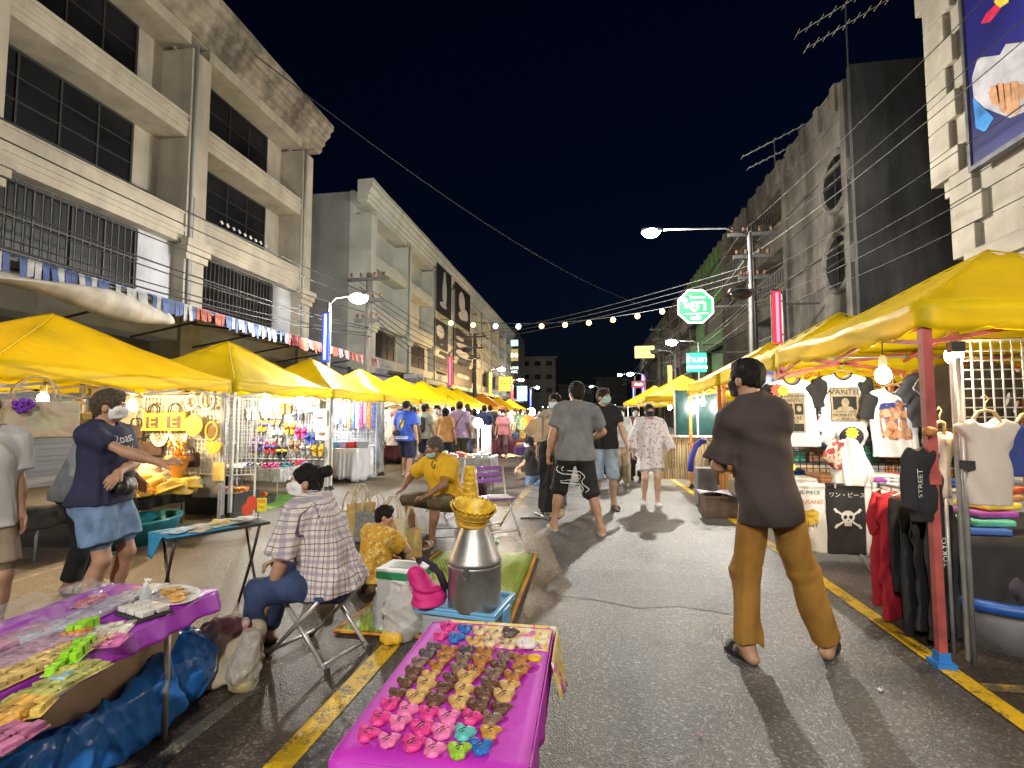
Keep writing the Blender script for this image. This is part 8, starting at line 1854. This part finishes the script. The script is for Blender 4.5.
mb = MB(); mb.lathe([(.16,0),(.18,.32),(.20,.34),(.17,.36)], (0,0,0), 20); o = mb.build('red_stool', PL('red',(.55,.02,.03)), None, True); o.location = (-.72,10.8,0); tag(o, 'red plastic stool behind the woman sitting on the ground', 'stool')
for t, (x, y) in enumerate(((-2.4,16.5),(-1.6,20),(-2.6,24),(-.6,23),(.2,27))):
    od = ('nearest','second','third','fourth','last')[t]
    table('stall table in the middle of the far street, %s of five' % od, x-.8, x+.8, y, y+.8, .62, M('plywood',(.35,.24,.13),.7), T_GREY, 'S', name='stall_table'); drape('tablecloth', 'dark cloth on the far middle stall table, %s of five' % od, x-.82, x+.82, y-.02, y+.82, .62, .5, [MATS['cloth_maroon'], DKCLOTH][t % 2], seed=50+t)
    for k in range(6): mb = MB(); h = random.uniform(.1,.3); mb.cbox((0,0,h/2),(.2,.2,h)); o = mb.build('stall_goods', MATS['goods_'+gn[(k+t) % 7]], None, bevel=.02); o.location = (x-.65+.26*k, y+.4, .63); tag(o, '%s package on the %s far middle stall table' % (gn[(k+t) % 7], od), 'package', '%s packages on the %s far middle table' % (gn[(k+t) % 7], od))
for k, (px, py, w, mt, lab) in enumerate(((226,640,.03,'paper_white','white paper scrap on the asphalt by the canvas bag'),(600,620,.02,'paper_white','tiny white paper scrap in the middle of the road'),(700,735,.025,'goods_pink','small pink wrapper scrap on the road in front'),(880,690,.03,'paper_white','paper scrap by the yellow line near the red tent leg'),(300,735,.02,'goods_silver','grey scrap beside the yellow line in front'),(470,610,.02,'goods_amber','brown leaf scrap beside the mat'))):
    p = at(px, py, z=.006); mb = MB(); mb.grid(lambda u, v: Vector((w*(u-.5), w*.7*(v-.5), .004*math.sin(5*u+3*v+k))), 4, 4); o = mb.build('paper_scrap', MATS[mt], None, solid=.001); o.location = (p.x, p.y, .011); o.rotation_euler = (0,0,k*1.3); tag(o, lab, 'litter')
# ================================================================ PEOPLE
C = lambda n, c, r=.85, **k: M('cloth_'+n, c, r, bump=.25, bscale=120, **k)
JEAN = C('denim_light', (.15,.24,.40), var=.3, scale=9); NAVY = C('navy_tee', (.018,.020,.055), var=.15)
MW = M('mask_white', (.72,.71,.70), .8, var=.03); MG = M('mask_mint', (.36,.60,.54), .8, var=.03); MK = M('mask_black', (.02,.02,.022), .8); MB_ = M('mask_pale_blue', (.50,.62,.70), .8)
BLKS = M('rubber_black_sandal', (.02,.02,.022), .6); TANS = M('canvas_shoe_beige', (.48,.40,.28), .8)
N_, M_, F_ = .0088, .011, .016
# tall man with the mustard trousers
pr, J = person((.965,3.15), R(2), 'tall man seen from behind in a dark brown shirt and mustard trousers', 1.72, .77, 'tan', pel=(.055,-.005,.935), lean=(1,-11,4), head=(26,3,8), footL=(-.085,-.02,0,22), footR=(.375,.05,0,-32), handL=(-.10,.26,1.06), handR=(.06,.27,1.02), elbL=(-.5,-.3,-1), elbR=(.15,-.4,-1), fdirL=(1,.25,.1), fdirR=(-1,.2,.1), palmL=(0,-1,0), palmR=(0,-1,0), hair='fade', mask=dict(mat=MK),
    shirt=dict(mat=C('brown_tee', (.052,.036,.034), var=.12, scale=5), sleeve=.86, hem=.165, ease=.024, ff=.9, fold=.0125, loose=.010, flare=.02, neckup=.018, neckr=.058), legs=dict(mat=C('mustard_trousers', (.30,.145,.020), var=.14, scale=6), length=.98, ease=.016, fold=.012, flare=.022, taper=.064), shoes=dict(kind='sandal', mat=BLKS, strap=BLKS), vox=N_, seed=4)
# woman in navy with crossed arms
pr, J = person((-3.36,3.05), R(-80), 'masked woman in a navy shirt and frayed denim shorts, arms crossed and pointing', 1.56, 1.08, 'tan', True, pel=(0,0,.93), lean=(-1,0,0), head=(22,3,0), footL=(-.11,.02,0,8), footR=(.11,-.03,0,-10), handR=(.04,.47,1.16), handL=(.13,.20,1.11), elbR=(.8,-.1,-1), elbL=(-1,.3,-.6), fdirR=(.0,1,.2), fdirL=(.85,.1,-.6), palmR=(-.6,0,-.7), palmL=(-.3,-.6,-.6), curl=.4,
    hair='short', hair_col=('hair_grey_brown', (.095,.070,.045)), mask=dict(mat=MW), shirt=dict(mat=NAVY, sleeve=.60, hem=.06, ease=.015, fold=.007, neckr=.064, neckd=.07), legs=dict(mat=JEAN, length=.36, ease=.022, fold=.008, flare=.03, name='denim_shorts'), shoes=dict(kind='sandal', mat=BLKS), vox=N_, belly=.015, seed=2)
wrap_text(pr, 'shirt', [('Coast', .085, -.03), ('2021', .075, .05)], (0,.1,1.21), (-1,0,.12), (0.12,0,1), .1, M('print_white_ink', (.68,.68,.66), .8), off=.004)
S = Sdf(); S.ell((0,0,0),(.10,.05,.065)); S.folds(.006,3,1.5,(1,1,1)); fb_ = S.build('belt_bag', CR_LEATHER, None, .008); w_ = wm(pr)@Vector((.07,.20,.92)); fb_.location = w_; fb_.rotation_euler = (0,0,R(-70)); tag(fb_, 'black belt bag at the waist of the woman in navy', 'bag')
# woman behind her, man at the frame edge
person((-4.15,3.55), R(-60), 'woman in a grey shirt and black trousers bending over the hats, seen from behind', 1.50, 1.0, 'tan', True, lean=(20,0,0), head=(0,12,0), handL=(-.12,.45,.95), handR=(.14,.42,.95), hair='bob', hair_col=('hair_dark_brown', (.028,.017,.012)), shirt=dict(mat=C('grey_tee', (.22,.23,.25)), sleeve=.7, hem=.12, ease=.02, fold=.009), legs=dict(mat=C('black_trousers', (.016,.016,.018)), length=.95, ease=.014), shoes=dict(kind='sandal', mat=TANS), vox=M_, seed=3)
pr, J = person((-3.66,2.50), R(-96), 'person in a white shirt cut off by the left frame edge', 1.53, 1.12, 'tan', footL=(-.1,.1,0,5), footR=(.1,-.1,0,-5), handR=(.24,.06,.80), handL=(-.22,.1,.84), shirt=dict(mat=C('white_tee', (.68,.67,.65), var=.03), sleeve=.78, hem=.12, ease=.024, fold=.009, loose=.02), legs=dict(mat=C('khaki_shorts', (.25,.19,.13)), length=.42, ease=.018), shoes=dict(kind='sandal', mat=BLKS), vox=N_, seed=6)
wrap_text(pr, 'shirt', [('Joy', .05, 0)], (.15,.05,1.22), (-.3,1,0), (0,0,1), .05, M('print_red_ink', (.5,.05,.05), .8))
# woman in plaid on the folding stool
pr, J = person((-1.54,2.84), R(98), 'woman in a plaid shirt and blue jeans sitting on a folding stool, white mask', 1.47, 1.12, 'tan', True, pel=(0,-.02,.53), lean=(27,2,-6), head=(20,-12,0), footL=(-.14,.44,0,12), footR=(.16,.50,0,-6), kneeL=(-.25,.5,1), kneeR=(.2,.4,1), handL=(-.22,.40,.235), handR=(.20,.46,.58), elbL=(-1,-.3,-.1), elbR=(1,-.3,-.2), fdirL=(.1,.5,-1), fdirR=(-.25,1,-.5), palmL=(.9,0,.2), palmR=(-.2,-.2,-1), curl=.55,
    hair='bun', mask=dict(mat=MW), shirt=dict(mat=M_plaid('plaid_cream_navy', (.66,.57,.50), [(.22,.20,.30),(.05,.045,.10)], 30), sleeve=.95, hem=.10, ease=.030, fold=.014, loose=.022, flare=.04, neckup=.02, neckr=.055), legs=dict(mat=C('denim_dark', (.028,.048,.12), var=.25, scale=9), length=.94, ease=.012, fold=.007, flare=.012), shoes=dict(mat=M('shoe_brown', (.16,.07,.035), .6), sole=M('shoe_sole_dark',(.05,.03,.02),.7)), vox=N_, seed=8)
H = J['H']; g = MB(); g.tube([Vector(H(-.05,.03,.128)), Vector(H(-.03,.015,.138)), Vector(H(.0,.01,.140))], .006, 6); g.build('hair_clip', M('clip_pale', (.6,.6,.62), .3), pr, True, local=True)
# boy in the yellow patterned shirt
person((-1.77,3.93), R(-28), 'boy in a yellow patterned shirt sitting on the green mat, chin on his hand', 1.22, 1.02, 'tan', pel=(0,0,.135), lean=(16,0,0), head=(-38,10,0), footL=(.16,.36,.0,-60), footR=(-.14,.42,.0,60), kneeL=(-1,.6,.55), kneeR=(1,.6,.6), handR=(.11,.27,.60), handL=(-.10,.38,.26), elbR=(.7,.5,-1), elbL=(-1,0,-.4), fdirR=(-.3,-.2,1), fdirL=(.8,.5,-.2), palmR=(-.6,-.6,0), palmL=(.2,-.2,-1), curl=.8,
    hair='short', shirt=dict(mat=M_print('shirt_gold_print', (.60,.33,.03), [(.66,.52,.22),(.38,.16,.02),(.72,.58,.30),(.45,.2,.02)], 34, .42), sleeve=.75, hem=.03, ease=.022, fold=.008, loose=.02), legs=dict(mat=C('brown_shorts', (.12,.07,.04)), length=.5, ease=.016), vox=.009, seed=5)
# man in yellow
pr, J = person((-1.66,5.72), R(152), 'man in a yellow shirt and shorts sitting on a stool, mint mask under his chin', 1.62, 1.06, 'brown', pel=(0,0,.455), lean=(20,4,0), head=(-28,4,-4), footL=(-.17,.42,0,14), footR=(.20,.36,0,-18), kneeL=(-.25,.5,1), kneeR=(.35,.4,1), handR=(.36,.38,.60), handL=(-.10,.44,.555), elbR=(1,-.3,-.2), elbL=(-1,-.2,-.3), fdirR=(.25,.8,-.5), fdirL=(.75,.6,-.2), palmR=(-.3,-.3,-1), palmL=(0,-.1,-1), curl=.5,
    hair='grey', hair_col=('hair_grey', (.10,.09,.085)), mask=dict(mat=MG, chin=True), shirt=dict(mat=C('yellow_tee', (.66,.40,.015), var=.06), sleeve=.82, hem=.08, ease=.026, fold=.014, loose=.02), legs=dict(mat=C('olive_shorts', (.09,.065,.035)), length=.54, ease=.022, flare=.02), shoes=dict(kind='sandal', mat=M('sandal_stone', (.5,.44,.36), .7)), vox=.0095, belly=.02, seed=11)
wrap_text(pr, 'shirt', [('G', .13, 0)], (.0,.25,.84), (-1,0,0), (0,.3,1), .12, M('print_black_ink', (.02,.02,.02), .8), off=.006)
# walking man in grey, man in black, beige figure, woman in white
pr, J = person((-.16,6.12), R(14), 'walking man in a grey shirt and black shorts, seen from behind', 1.80, 1.05, 'tan', pel=(-.02,0,.92), lean=(3,3,-6), head=(18,0,0), footL=(-.25,.13,0,12), footR=(.24,-.14,0,-10), handL=(-.34,.06,.80), handR=(.18,.24,1.02), elbL=(-1,-.6,0), elbR=(1,-.4,-.3), palmL=(1,.2,0), curl=.7, hair='short', shirt=dict(mat=C('mid_grey_tee', (.17,.175,.185)), sleeve=.70, hem=.10, ease=.022, fold=.009, loose=.016), legs=dict(mat=C('black_shorts', (.014,.014,.016)), length=.54, ease=.022, flare=.03, name='shorts'), shoes=dict(mat=TANS), vox=.0095, seed=12)
tgt = child(pr, 'shorts'); mb = MB(); bv = BVHTree.FromPolygons([v.co for v in tgt.data.vertices], [tuple(p.vertices) for p in tgt.data.polygons])
for o_ in (0, .05):
    pts = []
    for k in range(15):
        z = .80-.022*k; y = -.02+.028*math.sin(k*.9)+o_; h = bv.ray_cast(Vector((-.8, y-.05, z)), Vector((1,0,0)), 1.0)
        if h[0] is not None: pts.append(h[0]+Vector((-.004,0,0)))
    if len(pts) > 2: mb.tube(pts, .006, 5)
mb.build('piping', M('print_white_ink', (.68,.68,.66), .8), pr, True, local=True)
person((.20,7.86), R(186), 'man in a black shirt and pale denim shorts with a mint mask, facing the camera', 1.80, 1.02, 'light', pel=(0,0,.93), lean=(0,0,0), head=(42,0,0), footL=(-.12,.12,0,10), footR=(.10,-.10,0,-8), handL=(-.32,.18,.86), handR=(.26,.04,.84), hair='short', hair_col=('hair_dark_brown', (.028,.017,.012)), mask=dict(mat=MG), shirt=dict(mat=C('black_tee', (.013,.013,.015)), sleeve=.62, hem=.08, ease=.018, fold=.008), legs=dict(mat=C('denim_pale', (.38,.50,.62), var=.2), length=.56, ease=.016, name='denim_shorts'), shoes=dict(kind='sandal', mat=BLKS), vox=.010, seed=13)
person((-.50,7.35), R(172), 'slim man in a beige shirt and long trousers behind the man in grey, masked', 1.70, .95, 'tan', pel=(0,0,.93), head=(-10,0,0), footL=(-.1,.05,0,5), footR=(.1,-.05,0,-5), hair='short', mask=dict(mat=MB_), shirt=dict(mat=C('beige_tee', (.36,.27,.21)), sleeve=.7, hem=.1, ease=.018), legs=dict(mat=C('grey_trousers', (.16,.15,.14)), length=.96, ease=.012), shoes=dict(mat=TANS), vox=.011, seed=14)
person((.93,8.25), R(184), 'woman in a white printed sweatshirt and shorts with a black mask, walking towards the camera', 1.57, 1.10, 'light', True, pel=(0,0,.93), head=(8,0,0), footL=(-.10,.10,0,6), footR=(.10,-.06,0,-6), handL=(-.36,.10,.88), handR=(.30,.08,.90), hair='scarf', mask=dict(mat=MK), shirt=dict(mat=M_print('white_printed_sweat', (.68,.66,.67), [(.5,.2,.18),(.30,.34,.45),(.58,.50,.50),(.68,.66,.67),(.68,.66,.67),(.6,.4,.38),(.68,.66,.67)], 24, .42), sleeve=1.85, hem=.12, ease=.028, fold=.010, loose=.022), legs=dict(mat=M_print('white_printed_sweat', (.7,.7,.7), [(.5,.2,.2)], 13), length=.36, ease=.024, flare=.03, name='shorts'), shoes=dict(mat=M('sneaker_white', (.6,.58,.58), .6)), vox=.010, seed=15)
person((.62,10.4), R(178), 'woman in pale clothes behind the couple, masked, long dark hair', 1.56, .95, 'light', True, hair='long', mask=dict(mat=MW), shirt=dict(mat=C('pale_grey_top', (.45,.45,.43)), sleeve=1.2, hem=.1, ease=.018), legs=dict(mat=C('cream_trousers', (.46,.40,.28)), length=.95, ease=.025), shoes=dict(mat=TANS), vox=.013, seed=16)
person((.98,11.3), R(182), 'woman in a brown top behind the woman in white, masked', 1.58, 1.0, 'light', True, hair='long', mask=dict(mat=MB_), shirt=dict(mat=C('brown_top', (.16,.09,.07)), sleeve=1.8, hem=.1, ease=.018), legs=dict(mat=C('dark_trousers', (.03,.025,.03)), length=.96, ease=.015), shoes=dict(mat=BLKS), vox=.013, seed=17)
person((.28,11.6), R(170), 'girl with bobbed hair glimpsed between the man in black and the woman in white', 1.55, .95, 'light', True, hair='bob', shirt=dict(mat=C('rose_top', (.45,.24,.22)), sleeve=.7, hem=.1), legs=dict(mat=C('dark_trousers', (.03,.025,.03)), length=.96), vox=.014, seed=18)
# left walkers
def crossbag(root, J, matl, side=1, name='shoulder_strap'):
    m = MB(); s = J['s']; a = J['sh'][side]; b = J['P']
    Rt = J['Rt']; front = Rt@np.array((0,.145,0))*s; 
    p0 = a*.75+J['neck']*.25+Rt@np.array((0,0,.055))*s; q = J['waist']+Rt@np.array((-side*.15,0,-.06))*s
    mid_b = (p0+q)/2+Rt@np.array((0,-.150,0))*s; m.tube([Vector(p0), Vector(p0*.7+mid_b*.3+Rt@np.array((0,-.045,.02))*s), Vector(mid_b), Vector(q+Rt@np.array((0,-.12,0))*s)], .014*s, 6); m.build(name, matl, root, True, local=True)
    return q
pr, J = person((-4.15,10.9), R(-14), 'man in a blue football jersey with a black shoulder bag, walking away', 1.72, 1.06, 'tan', footL=(-.13,.16,0,6), footR=(.13,-.10,0,-6), handL=(-.38,.14,.90), handR=(.34,-.02,.84), hair='fade', shirt=dict(mat=M('jersey_blue', (.02,.085,.50), .6, var=.25, scale=4), sleeve=.75, hem=.10, ease=.022, loose=.015), legs=dict(mat=C('navy_shorts', (.016,.018,.05)), length=.5, ease=.02, flare=.03, name='shorts'), shoes=dict(mat=BLKS), vox=.0115, seed=21)
lay(child(pr, 'shirt'), pr, 'jersey_emblem', M('jersey_yellow', (.70,.55,.04), .7), (0,-.1,1.22), (1,0,0), (0,0,1), patches=[[(-.055,.09),(.0,.10),(.055,.09),(.05,-.03),(.0,-.11),(-.05,-.03)]]); lay(child(pr, 'shirt'), pr, 'jersey_band', M('jersey_white2', (.66,.66,.66), .7), (0,-.1,.90), (1,0,0), (0,0,1), patches=[(-.17,.17,-.008,.014),(-.17,.17,.03,.045)])
crossbag(pr, J, CR_LEATHER, 1); S = Sdf(); S.ell((0,0,0),(.09,.05,.07)); o = S.build('shoulder_bag', CR_LEATHER, None, .011); o.location = wm(pr)@Vector((-.12,-.19,1.02)); tag(o, 'black shoulder bag on the back of the man in the blue jersey', 'bag')
def rucksack(pr, lab, mat, s=1.0, y=-.19, z=1.18):
    S = Sdf(); S.rbox((0,0,0),(.14,.075,.20),.06); S.ell((0,-.07,-.07),(.10,.05,.09),k=.03); o = S.build('rucksack', mat, None, .013); w = wm(pr)@Vector((0,y,z)); o.location = w; o.rotation_euler = (0,0,pr.rotation_euler.z); tag(o, lab, 'rucksack')
crowd = [
 # px, foot py, facing, label, h, shirt, legs, length, hair, female, extra
 (424,471,-20,'person in a pale green shirt with a black rucksack, walking away',1.68,(.40,.44,.34),(.02,.025,.08),.45,'short',0,'ruck'),
 (437,469,165,'person in a cream shirt with a white mask facing the camera beside the rucksack',1.66,(.55,.47,.38),(.35,.31,.25),.95,'short',0,'mask'),
 (459,472,6,'man in a lilac printed shirt with a dark strap, walking away',1.74,(.42,.30,.50),(.06,.08,.05),.48,'fade',0,'strap'),
 (474,463,10,'woman in a cream top and pale skirt shorts, walking away',1.58,(.55,.40,.32),(.52,.46,.30),.40,'long',1,''),
 (490,457,4,'broad man in a black shirt, walking away towards the bright lamps',1.74,(.018,.018,.022),(.03,.03,.035),.5,'fade',0,''),
 (413,466,30,'person in a white shirt at the edge of the yellow tents',1.62,(.6,.6,.6),(.5,.48,.44),.9,'short',0,''),
 (446,462,185,'woman in a yellow green dress top deep in the crowd',1.60,(.45,.42,.06),(.2,.2,.12),.9,'long',1,''),
 (467,455,0,'man behind the lilac shirt, dark hair above the crowd',1.80,(.15,.1,.08),(.05,.05,.05),.9,'short',0,''),
 (452,456,0,'person in white further behind the lilac shirt',1.70,(.6,.6,.6),(.1,.1,.12),.9,'short',0,''),
 (500,450,180,'person in dark blue by the warm lamps',1.66,(.04,.05,.12),(.03,.03,.04),.9,'short',0,''),
 (515,447,175,'person in a brown shirt among the far stalls',1.66,(.22,.12,.08),(.05,.05,.05),.9,'short',0,''),
 (540,446,178,'person in pale grey in the far street centre',1.68,(.42,.42,.42),(.06,.06,.09),.9,'short',0,''),
 (553,443,0,'person in black walking far down the street',1.7,(.02,.02,.02),(.04,.04,.06),.9,'short',0,''),
 (586,444,182,'woman in white far behind the man in grey',1.6,(.6,.58,.55),(.3,.2,.2),.9,'long',1,''),
 (598,441,178,'person in dark red far down the street',1.7,(.25,.03,.03),(.05,.05,.06),.9,'short',0,''),
 (616,446,175,'person in pale blue near the lone yellow tent',1.65,(.3,.42,.55),(.05,.05,.06),.9,'short',0,''),
 (528,452,2,'person in an orange shirt beside the far white lamps',1.62,(.55,.22,.04),(.05,.05,.06),.9,'short',0,''),
 (408,474,10,'person in a pale blue shirt beside the blue jersey, walking away',1.66,(.35,.45,.6),(.05,.05,.07),.5,'short',0,''),
 (445,474,-8,'woman in an orange top and dark shorts in the near crowd',1.58,(.6,.3,.1),(.03,.03,.05),.4,'long',1,''),
 (468,467,180,'woman in a white shirt facing the camera behind the lilac shirt',1.6,(.6,.6,.58),(.06,.06,.1),.9,'bob',1,''),
 (484,463,12,'man in a navy shirt between the cream top and the black shirt',1.7,(.03,.04,.12),(.1,.09,.07),.5,'fade',0,''),
 (503,458,186,'woman in a rose dress top near the cold white lamp',1.58,(.55,.22,.25),(.1,.05,.06),.9,'long',1,''),
 (508,449,185,'person in a cream top beside the warm lamps',1.62,(.5,.42,.3),(.1,.08,.07),.9,'long',1,''),
 (521,450,20,'person in dark green by the far stall table',1.66,(.05,.1,.06),(.05,.05,.06),.9,'short',0,''),
 (547,450,178,'person in a teal shirt behind the trousers stand',1.66,(.05,.25,.25),(.05,.05,.06),.9,'short',0,''),
 (562,452,182,'person in a peach shirt between the beige man and the far lamps',1.62,(.6,.35,.25),(.06,.06,.1),.9,'long',1,''),
 (608,446,180,'person in yellow far down the street, right of the man in grey',1.66,(.6,.45,.05),(.05,.05,.06),.9,'short',0,''),
 (481,453,175,'person in a pink top deep in the crowd by the cold lamp',1.58,(.6,.25,.32),(.08,.08,.1),.9,'bob',1,''),
 (574,448,0,'person in grey stripes far down the street',1.68,(.3,.3,.32),(.1,.1,.12),.9,'short',0,'')]
for k, (px, py, fz, lab, h, sc_, lc, ln, hr, fem, ex) in enumerate(crowd):
    p = at(px, py, z=0); d = (k % 2)*2-1
    pr, J = person((p.x,p.y), R(fz), lab, h, (.95,1.02,1.0,1.06)[k % 4], ('tan','light','brown')[k % 3], bool(fem), head=((k*37) % 40-20,0,0), footL=(-.11,.12*d,0,6), footR=(.11,-.12*d,0,-6), handL=(-.28,.10-.06*d,.86), handR=(.28,.10+.06*d,.86), hair=hr, mask=dict(mat=MW) if ex == 'mask' or (90 < fz and k % 2) else None, shirt=dict(mat=M_print('lilac_print', (.42,.30,.50), [(.5,.42,.58),(.3,.2,.42)], 16, .4) if ex == 'strap' else M('crowd_shirt_%d' % k, sc_, .85), sleeve=.7, hem=.1, ease=.022, loose=.012), legs=dict(mat=M('crowd_legs_%d' % k, lc, .85), length=ln, ease=.018, flare=.02), shoes=dict(mat=(BLKS, TANS)[k % 2]) if p.y < 16 else None, vox=.0135 if p.y < 14 else .018, seed=40+k, face=p.y < 16)
    if ex == 'ruck': rucksack(pr, 'black rucksack on the person in pale green', CR_LEATHER)
    if ex == 'strap': crossbag(pr, J, CR_LEATHER, 1)
# people sitting at the stalls
person((-1.18,10.35), R(70), 'woman in black with a mask kneeling on the ground at the trinket stall', 1.58, 1.0, 'light', True, pel=(0,0,.26), lean=(8,0,0), head=(6,12,0), footL=(-.10,-.28,.02,0), footR=(.10,-.26,.02,0), kneeL=(-.2,1,-.2), kneeR=(.2,1,-.2), handL=(-.10,.34,.34), handR=(.10,.36,.34), hair='long', mask=dict(mat=MW), shirt=dict(mat=C('black_tee2', (.018,.018,.02)), sleeve=.6, hem=.06, ease=.018), legs=dict(mat=C('denim_mid', (.16,.25,.40), var=.2), length=.95, ease=.014), vox=.0125, seed=71)
person((-1.05,11.7), R(150), 'child in a bright blue shirt sitting behind the kneeling woman', 1.40, 1.0, 'light', True, pel=(0,0,.36), lean=(8,0,0), head=(0,8,0), footL=(-.12,.34,0,0), footR=(.12,.34,0,0), kneeL=(-.2,.6,1), kneeR=(.2,.6,1), handL=(-.1,.34,.5), handR=(.1,.34,.5), hair='bob', hair_col=('hair_dark_brown', (.028,.017,.012)), shirt=dict(mat=C('bright_blue_tee', (.03,.30,.55)), sleeve=.7, hem=.05), legs=dict(mat=C('rose_shorts', (.45,.1,.12)), length=.55), vox=.0135, seed=72)
mb = MB(); mb.lathe([(.15,0),(.13,.26),(.14,.28)], (0,0,0), 16); o = mb.build('low_stool', PL('dkred',(.35,.03,.04)), None, True); o.location = (-1.05,11.7,0); tag(o, 'dark red low stool under the child in bright blue', 'stool')
person((-6.35,7.4), R(-40), 'shadowed seller sitting between the hat and sandal stalls', 1.6, 1.0, 'tan', pel=(0,0,.48), lean=(8,0,0), head=(0,5,0), footL=(-.12,.40,0,0), footR=(.12,.40,0,0), kneeL=(-.2,.6,1), kneeR=(.2,.6,1), handL=(-.1,.36,.6), handR=(.1,.36,.6), hair='short', shirt=dict(mat=C('dark_tee', (.05,.04,.045)), sleeve=.7, hem=.05), legs=dict(mat=C('dark_trousers', (.03,.025,.03)), length=.95), vox=.013, seed=73)
mb = MB(); mb.lathe([(.16,0),(.14,.36),(.15,.39)], (0,0,0), 16); o = mb.build('low_stool', PL('dkblue',(.03,.05,.2)), None, True); o.location = (-6.35,7.4,0); tag(o, 'dark blue stool under the shadowed seller', 'stool')
# ================================================================ LIGHT
w = bpy.data.worlds.new('World'); SC.world = w; w.use_nodes = True
nt = w.node_tree; bg = nt.nodes['Background']
sky = nt.nodes.new('ShaderNodeTexSky'); sky.sky_type = 'NISHITA'; sky.sun_disc = False; sky.sun_elevation = R(8); sky.sun_rotation = R(200); sky.air_density = 1.6; sky.dust_density = .6; sky.ozone_density = 4.0
hs = nt.nodes.new('ShaderNodeHueSaturation'); hs.inputs['Saturation'].default_value = 1.15; nt.links.new(sky.outputs[0], hs.inputs['Color'])
tint = nt.nodes.new('ShaderNodeMix'); tint.data_type = 'RGBA'; tint.blend_type = 'MULTIPLY'; tint.inputs['Factor'].default_value = 1; nt.links.new(hs.outputs[0], tint.inputs['A']); tint.inputs['B'].default_value = (.34,.42,1.0,1)
nt.links.new(tint.outputs['Result'], bg.inputs['Color']); bg.inputs['Strength'].default_value = .0022
def lamp(kind, loc, power, col, radius, name, rot=None, spot=None):
    l = bpy.data.lights.new(name, kind); l.energy = power; l.color = col
    o = bpy.data.objects.new(name, l); COL.objects.link(o); o.location = loc
    if kind in ('POINT', 'SPOT'): l.shadow_soft_size = radius
    if rot: o.rotation_euler = rot
    if spot: l.spot_size = spot; l.spot_blend = .6
    return o
for (x, y, z, p, wm_) in LAMPS: lamp('POINT', (x, y, z-.12), p, (1.0,.62,.25) if wm_ else (1.0,.95,.86), .12, 'street_lamp_light')
for (x, y, z, p, warm) in BULBS: lamp('POINT', (x, y, z), p*.62, (1.0,.72,.42) if warm else (1.0,.97,.92), .04, 'bulb_light')
# ================================================================ CAMERA
cam = bpy.data.cameras.new('camera'); co = bpy.data.objects.new('camera', cam); COL.objects.link(co)
co.location = (0, 0, CH); co.rotation_euler = (PI/2+PH, 0, TH); cam.sensor_width = 36; cam.lens = 36*FL/1024; cam.clip_end = 1000; cam.clip_start = .05
SC.camera = co
SC.view_settings.view_transform = 'Standard'; SC.view_settings.look = 'None'; SC.view_settings.exposure = 0.55; SC.view_settings.gamma = 1.0
SC.render.engine = 'CYCLES'; SC.cycles.use_denoising = True; SC.cycles.max_bounces = 6; SC.cycles.diffuse_bounces = 3; SC.cycles.glossy_bounces = 2; SC.cycles.transparent_max_bounces = 8; SC.cycles.transmission_bounces = 3
SC.cycles.sample_clamp_indirect = 6.0; SC.cycles.use_light_tree = True; SC.cycles.caustics_reflective = False; SC.cycles.caustics_refractive = False
SC.render.resolution_x = 1024; SC.render.resolution_y = 768
